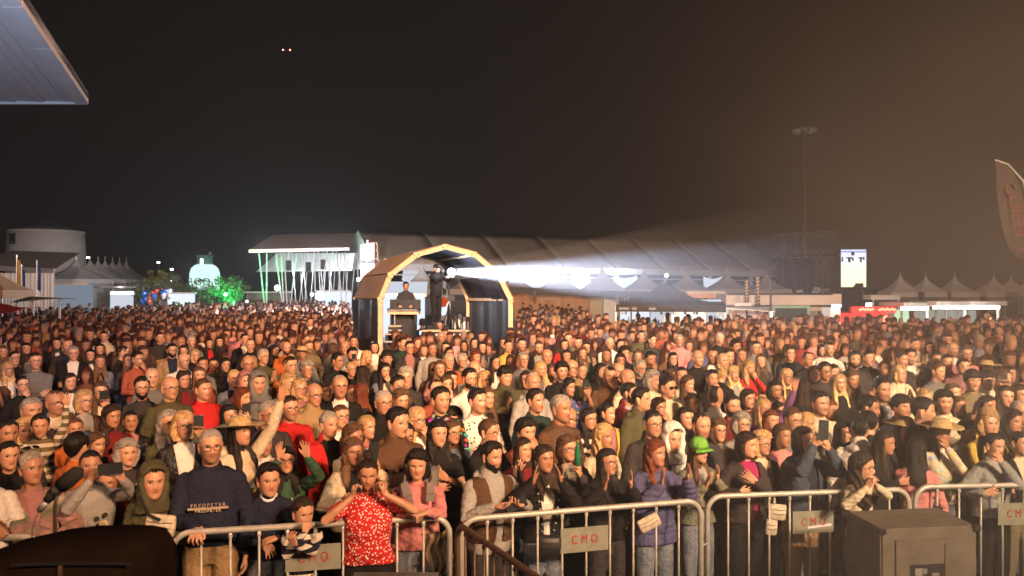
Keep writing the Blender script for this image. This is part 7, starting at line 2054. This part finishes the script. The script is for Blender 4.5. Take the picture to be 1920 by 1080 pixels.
def parse():
    out = []
    for ln in CROWD.strip().splitlines():
        p = ln.split(' ', 8); T, x, y, sex, hair, hc, top, tc = p[:8]; fl = {}
        rest = p[8] if len(p) > 8 else ''
        if ',L=' in rest: rest, fl['L'] = rest.split(',L=')
        elif rest.startswith('L='): fl['L'] = rest[2:]; rest = ''
        for f in rest.split(','):
            if not f: continue
            if '=' in f: k, v_ = f.split('='); fl[k] = float(v_) if k in ('h', 'y') else v_
            else: fl[f] = 1
        ox, oy = TILES[T]; out.append([ox + float(x)/3.6, oy + float(y)/3.6, sex, hair, hc, top, tc, fl])
    return out

def join_words(desc, rel):
    w = (desc + ' ' + rel).split()
    return ' '.join(w)

def place_crowd(limit=300):
    rs = random.Random(5); L = []
    for (x, y, sex, hair, hc, top, tc, fl) in parse():
        h = fl.get('h', (1.74 if sex in 'MB' else 1.64) + rs.uniform(-.04, .04)); D = (CZ - (h - .118))*FPX/(y - 540)
        L.append(dict(x=x, y=y, D=D, h=h, sex=sex, hair=hair, hc=hc, top=top, tc=tc, fl=fl, lift=('h' in fl and h > 1.7 and sex in 'BG')))
    for p in L: p['D'] = min(p['D'], 20.2 if 655 < p['x'] < 970 else 34)
    for p in L: p['D0'] = p['D']
    front = [(gx(p[0], p[2]), p[2]) for p in PEOPLE]
    for it in range(60):       # keep bodies apart by sliding along the line of sight
        for i, p in enumerate(L):
            X = gx(p['x'], p['D']); mv = 0
            for j, q in enumerate(L):
                if j == i: continue
                dx = X - gx(q['x'], q['D']); dy = p['D'] - q['D']
                if abs(dx) < .40 and abs(dy) < .36:
                    d = math.hypot(dx, dy)
                    if d < .40: mv += (.40 - d) * (1 if dy > 0 or (dy == 0 and i > j) else -1) * .4
            for fx, fy in front:
                dx = X - fx; dy = p['D'] - fy; d = math.hypot(dx, dy)
                if d < .42: mv += (.42 - d) * (1 if dy > -.15 else -1) * .6
            p['D'] = min(max(p['D'] + mv, p['D0']*.93), p['D0']*1.13)
            if 655 < p['x'] < 970: p['D'] = min(p['D'], 20.4)
            p['D'] = max(p['D'], float(np.interp(p['x'], [0, 900, 1300, 1900], [6.25, 6.45, 6.95, 7.2])))
            if not p['lift']:
                hh = CZ - (p['y']-540)*p['D']/FPX + .118
                lo, hi = (1.30, 1.72) if p['sex'] in 'BG' else ((1.50, 1.78) if p['sex'] == 'W' else (1.58, 1.92))
                if hh < lo or hh > hi:
                    hh = min(max(hh, lo), hi) if not (655 < p['x'] < 970 and p['D'] > 18) else hh; nd = (CZ - (hh - .118))*FPX/(p['y']-540)
                    if it < 50 or nd > p['D']: p['D'] = max(nd, p['D'] - .3)
                    if hh == hi or nd < p['D']: hh = CZ - (p['y']-540)*p['D']/FPX + .118
                p['h'] = hh
    L.sort(key=lambda p: p['D'])
    L = L[:limit - len(PEOPLE) - 5]
    used = set(a[3]['label'] for a in ANCH)
    bright = ('red', 'orange', 'yellow', 'pink', 'white', 'purple', 'rust', 'darkred', 'blue', 'teal')
    for i, p in enumerate(L):
        sex, fl = p['sex'], p['fl']; kid = sex in 'BG'; s2 = {'B':'M','G':'W'}.get(sex, sex)
        pose = fl.get('pose') or rs.choice(['down','down','down','cross','clap','down','clasp','mouth'] if p['D'] < 13 else ['down','down','clasp','clap'])
        near = p['D'] < 12
        hyaw = rs.choice([.05, .30]) if near else .15
        fat = 1.13 if 'f' in fl else (1.0 if rs.random() < .7 else 1.07)
        if fl.get('y', 0) > 100: pose = 'down'; hyaw = .05
        vkey = ('kid' if kid else s2, pose, hyaw if pose in ('down','cross','clap') else .15, fat if fat > 1.1 else (fat if pose == 'down' else 1.0))
        hyaw = vkey[2]; fat = vkey[3]
        vr = random.Random(hash_(vkey)); face = (vr.uniform(.92,1.12), vr.uniform(.95,1.07), vr.uniform(.85,1.2), vr.uniform(-.3,1.))
        v = variant('pool_' + '_'.join(str(k) for k in vkey), face=face, vox=.0062, dec=.30, sex=s2, kid=kid, pose=pose, yaw=hyaw, pitch=vr.uniform(-.08,.04), fat=fat, belly=.025 if fat > 1.05 else 0)
        D = p['D']; X = gx(p['x'], D); tgt = math.atan2(6.0 - X, D + 1.0)
        yaw = math.radians(fl['y']) - hyaw*.5 if 'y' in fl else tgt - hyaw + rs.gauss(0, .16)
        s = p['h']/1.75; bz = 0
        if p['lift']: bz = hz(p['y'], D) + .118 - 1.25; s = 1.25/1.75 if kid else s
        e = empty('person', (X, D, bz), yaw, None, 'person', 'people of the audience'); e.scale = (s*rs.uniform(.95,1.06), s, s)
        beard = .35 if 'b' in fl else (.55 if 'st' in fl else (rs.random()*.45 if s2 == 'M' and not kid else 0))
        dress(e, v, s2, p['hair'], p['hc'], p['top'], p['tc'], skin_tone(rs, s2, beard), fl, rs)
        p['e'] = e
        if pose in ('phone', 'phone2'):
            W_ = v.rig['arms'][1][2]; P = e.matrix_basis @ Vector((W_[0]-.03, W_[1]+.02, W_[2]+.12))
            add_phone(P, yaw, f"phone held up by the {('woman' if s2=='W' else 'man')} with {STYLEN[p['hair']].format(HAIRN[p['hc']])} in {TOPN.get(p['tc'], p['tc'])}")
        p['who'] = {'M':'man','W':'woman','B':'boy','G':'girl'}[sex]
        col = TOPN.get(p['tc'], p['tc']); gar = 'leather jacket' if p['top'] == 'leather' else GARN.get(p['top'], 'top')
        pat = {'stripes':'striped ','dots':'dotted ','dark_dots':'spotted ','floral':'patterned ','plaid':'checked '}.get(fl.get('pat'), '')
        hairt = STYLEN[p['hair']].format(HAIRN[p['hc']])
        if fl.get('hat') == 'hood': hairt = 'hood up'
        if fl.get('hat') == 'straw': hairt = 'straw hat'
        if fl.get('hat') == 'cap': hairt = 'cap'
        p['desc'] = f"{p['who']} with {hairt}{' and glasses' if 'g' in fl or 'sg' in fl else ''} in {pat}{col} {gar}"
        p['short'] = f"{p['who']} in {pat}{col} {gar}"
    # labels: own look, then where it stands next to something easy to find
    from collections import Counter
    cs = Counter(p['short'] for p in L)
    land = [(x, y, lab.split(' ')[0] and s) for x, y, s, lab in ()]
    FS = [(19,856,'far left woman in black'),(61,880,'shawl woman'),(172,875,'sideways phone'),(289,899,'hooded boy'),(397,835,'navy sweatshirt man'),(538,866,'waving girl'),(663,849,'cream jacket woman'),
          (691,891,'red dotted blouse'),(783,874,'headphones woman'),(760,819,'green tank top man'),(822,813,'long wavy haired girl'),(922,858,'brown vest man'),(1020,863,'black denim woman'),(1138,869,'clapping woman in black'),
          (1228,852,'violet jacket woman'),(1309,847,'green cap girl'),(1399,836,'magenta top woman'),(1505,827,'filming woman'),(1615,874,'girl in cream'),(1693,806,'green banded straw hat'),(1762,811,'flowered blouse woman'),(1862,838,'pale denim woman'),
          (713,640,'left tent post'),(958,625,'right tent post'),(835,620,'control table'),(1257,590,'black gazebo'),(1480,600,'green framed window'),(1630,600,'red truck'),(1715,590,'green menu stall'),(1843,590,'rightmost lit stall'),(140,560,'tan board walls'),(30,590,'red canopy')]
    for p in L:
        if cs[p['short']] == 1 and p['tc'] not in ('black', 'charcoal', 'grey'): FS.append((p['x'], p['y'], p['short']))
    for p in L:
        if 'L' in p['fl']: p['e']['label'] = p['fl']['L']; used.add(p['fl']['L']); continue
        c = sorted(FS, key=lambda a: math.hypot((a[0]-p['x']), (a[1]-p['y'])*1.3)); done = False
        for a in c[:14]:
            if a[2] == p['short'] or (a[0] == p['x'] and a[1] == p['y']): continue
            dx, dy = p['x']-a[0], p['y']-a[1]
            near = 'just ' if math.hypot(dx, dy) < 32 else ''
            rel = (near + ('left of' if dx < 0 else 'right of')) if abs(dx) > abs(dy)*1.2 else (near + 'behind' if dy < 0 else near + 'in front of')
            lab = f"{p['desc']}, {rel} the {a[2]}"
            if len(lab.split()) > 16: lab = f"{p['desc'].replace(' and glasses','')}, {rel.replace('just ','')} the {a[2]}"
            if len(lab.split()) > 16: lab = f"{p['short']}, {rel} the {a[2]}"
            if lab not in used and len(lab.split()) <= 16: done = True; break
        used.add(lab); p['e']['label'] = lab
    return L

# ---------------------------------------------------------------- control tent crew
def place_crew():
    rs = random.Random(77)
    def crew(x, ytop, D, z0, sex, pose, yaw, tcol, label, hat=None, hy=.1, pitch=0., lean=0, hair='crop', top='jacket', targets=None, g=None):
        zt = hz(ytop, D); h = zt - z0
        v = variant('crew%d' % int(x*10), face=(1,1,1,0), vox=.007, dec=.3, sex=sex, pose=pose, yaw=hy, pitch=pitch, targets=targets)
        e = empty('person', (gx(x, D), D, z0), yaw, label, 'person', 'control tent crew'); s = h/1.76; e.scale = (s, s, s)
        fl = dict(legs='black', inner='black')
        if hat: fl['hat'] = hat; fl['hatc'] = 'black'
        dress(e, v, sex, hair, 'k', top, tcol, skin_tone(rs, sex, .4), fl, rs); return e
    crew(818, 495, 22.9, 1.13+.50, 'M', 'phone2', .75, 'black', 'follow spot operator in black standing dark against the light', 'cap', .2, 0., top='hoodie',
         targets=[((-.02,-.42,1.38),(0,-1,.1),(0,0,-1),.7), ((.14,-.44,1.40),(0,-1,.1),(0,0,-1),.7)])
    crew(761, 528, 23.3, 1.13, 'M', 'rail', .1, 'charcoal', 'bearded sound engineer in a dark sweater behind the mixing desk', None, .05, .1, top='long')
    b = MB(); D = 22.9; b.box(gx(804,D), gx(834,D), D-.25, D+.25, 1.135, 1.628); tag(b.obj('flight_case', MAT['black_metal']), 'black case the follow spot operator stands on', 'case')
    crew(792, 597, 21.8, .08, 'M', 'hold', .15, 'black', 'technician with black cap bent over the control table, the left one', 'cap', .1, .35, top='long')
    crew(825, 599, 21.8, .08, 'M', 'hold', .0, 'black', 'technician with dark hair bent over the control table, the right one', None, -.1, .4, top='long')

# ---------------------------------------------------------------- the far mass of people
def lowpoly_person(seed, lod=0, nn=8):
    """a small figure: verts, quads, vertex kind (0 skin,1 hair,2 top,3 trousers)"""
    rs = random.Random(seed); V = []; F = []; K = []
    n = nn if lod == 0 else 6
    def loft(secs, kind):
        b = len(V)
        for (z, x0, y0, hw, hd) in secs:
            for k in range(n):
                t = 2*math.pi*(k+.5)/n; V.append((x0 + hw*math.cos(t), y0 + hd*math.sin(t), z)); K.append(kind if not callable(kind) else kind(t, z))
        m = len(secs)
        for i in range(m-1):
            for k in range(n): F.append((b+i*n+k, b+i*n+(k+1)%n, b+(i+1)*n+(k+1)%n, b+(i+1)*n+k))
        for k in range(1, n-2, 2): F.append((b+(m-1)*n, b+(m-1)*n+k, b+(m-1)*n+k+1, b+(m-1)*n+k+2))
    style = seed % 4
    fr = lambda t: math.sin(t) < -.15                     # front faces -Y
    sd = lambda t: abs(math.cos(t)) > .80
    hairk = {0: lambda t, z: 1 if (z > 1.69 or ((not fr(t) or sd(t)) and z > 1.60)) else 0, 1: lambda t, z: 1 if (z > 1.69 or not fr(t) or sd(t)) else 0, 2: lambda t, z: 1 if (z > 1.70 or (not fr(t) and z > 1.58)) else 0, 3: lambda t, z: 1 if (z > 1.68 or abs(math.cos(t)) > .72 or not fr(t)) else 0}[style]
    loft([(1.49,0,.01,.05,.055),(1.535,0,-.015,.055,.075),(1.58,0,-.02,.072,.092),(1.64,0,-.015,.080,.10),(1.70,0,-.01,.078,.098),(1.735,0,0,.058,.075),(1.755,0,0,.02,.03)], hairk)
    if style in (0, 2): loft([(1.685,0,.004,.070,.092),(1.70,0,.0,.088,.108),(1.745,0,.0,.074,.092),(1.775,0,.005,.035,.045)], 1)
    if style in (1, 3): loft([(1.30,0,.05,.11,.06),(1.45,0,.045,.115,.075),(1.60,0,.04,.098,.075),(1.70,0,.02,.085,.09),(1.76,0,.01,.04,.045)], lambda t, z: 1)
    loft([(.85,0,.01,.17,.12),(1.10,0,.01,.165,.12),(1.32,0,.01,.185,.12),(1.40,0,.01,.18,.10),(1.455,0,.01,.11,.07),(1.50,0,.005,.055,.055)], 2)
    arm = seed % 5
    for s in (-1, 1):
        if arm < 3: loft([(.78,s*.25,-.04,.035,.035),(.86,s*.25,-.03,.05,.05),(1.1,s*.245,.0,.055,.06),(1.36,s*.205,.01,.06,.065),(1.43,s*.17,.01,.03,.04)], lambda t, z: 0 if z < .82 else 2)
        else: loft([(1.10,s*.22,-.02,.05,.05),(1.36,s*.205,.01,.06,.065),(1.43,s*.17,.01,.03,.04)], 2); loft([(1.06,s*.20,-.06,.05,.06),(1.16,s*.13,-.20,.05,.06),(1.30,s*.05,-.27,.035,.04),(1.40,s*.03,-.27,.025,.05)], lambda t, z: 0 if z > 1.25 else 2)
    if lod == 0: loft([(0,-.1,0,.07,.10),(.1,-.1,0,.06,.06),(.5,-.09,0,.075,.075),(.88,-.08,0,.09,.11)], 3); loft([(0,.1,0,.07,.10),(.1,.1,0,.06,.06),(.5,.09,0,.075,.075),(.88,.08,0,.09,.11)], 3)
    else: loft([(0,0,0,.14,.08),(.88,0,0,.16,.11)], 3)
    F2 = [f for f in F if f]
    return np.array(V), np.array(F2, dtype=np.int32), np.array(K)

def place_mass(L):
    rs = np.random.RandomState(12); pts = []
    known = [(gx(p['x'], p['D']), p['D'], p['x'], p['y'], p['D']) for p in L] + [(gx(q[0], q[2]), q[2], q[0], q[1], q[2]) for q in PEOPLE]
    kn = np.array(known)
    D = 7.2
    while D < 78:
        dens = .56 if D < 20 else (.60 if D < 34 else .82)
        half = D*.66 + 1.0
        x = -half
        while x < half:
            X = x + rs.uniform(-.16, .16); Y = D + rs.uniform(-.2, .2); x += dens*rs.uniform(.85, 1.25)
            xx = 960 + X/Y*FPX
            lim = 46 if xx < 250 else (72 if xx < 655 else ((14.3 if xx < 728 else 19.6) if 655 < xx < 968 else (45 if xx < 1110 else (31 if xx < 1380 else (30.5 if xx < 1560 else 28)))))
            if Y > lim: continue
            if 24.3 < Y < 29.6 and 1135 < xx < 1375 and rs.rand() < .35: continue
            if 28.5 < Y < 33 and 1135 < xx < 1375: continue
            sex = rs.rand() < .5; h = (1.73 if sex else 1.63) + rs.normal()*.06; h = min(max(h, 1.48), 1.9)
            if len(kn):
                d = np.hypot(kn[:,0]-X, kn[:,1]-Y)
                if d.min() < (.85 if Y < 11 else (.62 if Y < 15 else .42)): continue
                yp = 540 + (CZ-(h-.118))*FPX/Y; r = .13*FPX/Y
                hit = (kn[:,4] > Y) & (np.abs(kn[:,2]-xx) < (.17*FPX/Y + .07*FPX/kn[:,4])) & (kn[:,3] > yp - r*1.1 - 6)
                # would cover a known face (face pixel lies within this figure's head or body outline)
                if hit.any() and (Y < 34): continue
                if Y < 8.0: continue
            pts.append((X, Y, h, sex))
        D += dens*(1.0 if D < 34 else 1.15)
    pts = np.array(pts); 
    protos = [[lowpoly_person(i, 0) for i in range(10)], [lowpoly_person(i, 1) for i in range(10)], [lowpoly_person(i, 0, 14) for i in range(10)]]
    VV = []; FF = []; CC = []; RR = []; nv = 0
    tops = np.array([TOPC[k] for k in ('black','black','navy','charcoal','grey','black','white','cream','charcoal','olive','khaki','brown','navy','denim','darkred','black','rust','dgreen','pink','charcoal','blue','black','brown','lgrey')])
    hairs = np.array([HAIRC[k] for k in 'kkkkkkdddddmmrgy'])
    for (X, Y, h, sex) in pts:
        lod = 0 if Y < 30 else 1
        sid = rs.choice([0, 2, 4, 6, 8]) if sex else rs.choice([1, 3, 5, 7, 9])
        V, F, K = protos[2 if Y < 19 else lod][sid]
        a = math.atan2(6.0 - X, Y + 1) + rs.normal()*.3 + (math.pi if rs.rand() < (.03 if Y < 36 else .35) else 0)
        s = h/1.75; c_, s_ = math.cos(a), math.sin(a)
        P = V * s; P = np.stack([P[:,0]*c_ - P[:,1]*s_ + X, P[:,0]*s_ + P[:,1]*c_ + Y, P[:,2]], 1)
        sk = np.array([.48,.27,.17]) * rs.uniform(.5, 1.05); hc = hairs[rs.randint(len(hairs))]; tc = tops[rs.randint(len(tops))]*rs.uniform(.7,1.2); lc = np.array(TOPC['denim' if rs.rand() < .5 else 'black'])
        col = np.stack([sk, hc, tc, lc])[K]
        VV.append(P); FF.append(F + nv); CC.append(col); RR.append((V - [0, -.012, 1.64])*np.where(V[:, 2:3] > 1.5, 1, 9)); nv += len(P)
    V = np.concatenate(VV).astype(np.float32); F = np.concatenate(FF).astype(np.int32); Cc = np.concatenate(CC)
    me = bpy.data.meshes.new('far_crowd'); me.vertices.add(len(V)); me.vertices.foreach_set('co', V.ravel())
    me.loops.add(F.size); me.loops.foreach_set('vertex_index', F.ravel()); me.polygons.add(len(F)); me.polygons.foreach_set('loop_start', np.arange(0, F.size, 4, dtype=np.int32))
    me.update(calc_edges=True); me.polygons.foreach_set('use_smooth', np.ones(len(F), dtype=bool))
    at = me.attributes.new('Col', 'FLOAT_COLOR', 'POINT'); at.data.foreach_set('color', np.concatenate([Cc, np.ones((len(Cc),1))], 1).astype(np.float32).ravel())
    r_ = me.attributes.new('rest', 'FLOAT_VECTOR', 'POINT'); r_.data.foreach_set('vector', np.concatenate(RR).astype(np.float32).ravel()); me.materials.append(MAT['crowd'])
    o = bpy.data.objects.new('far_crowd', me); link(o); tag(o, 'dense mass of far spectators filling the square behind the nearer rows', 'crowd', None, 'stuff')
    print('MASS', len(pts), 'faces', len(F))

def more_mats():
    simple('bag_cream', (.62,.55,.42), .6, var=.3, scale=30, bump=.2); simple('bottle_green', (.02,.16,.08), .2, bump=0); simple('khaki_cloth', (.24,.19,.13), .9, bump=.4, bscale=20)
    simple('print_grey', (.40,.33,.28), .8, bump=0); simple('print_pink', (.60,.20,.20), .8, bump=0); simple('print_cream', (.60,.50,.35), .8, bump=0)

import time as _t
_t0 = _t.time()
build_people_mats(); build_place_mats(); extra_mats(); more_mats()
# bodies first: their modifiers are evaluated while the scene is still small
place_front(); print('front', _t.time()-_t0)
LL = place_crowd(300); print('crowd', _t.time()-_t0, len(LL), len(VAR))
place_crew()
build_place(); build_foh(); build_front(); print('place', _t.time()-_t0)
HAZE = .0005; SMOKE = .13; BEAM = .045
build_air()
place_mass(LL); print('all', _t.time()-_t0)
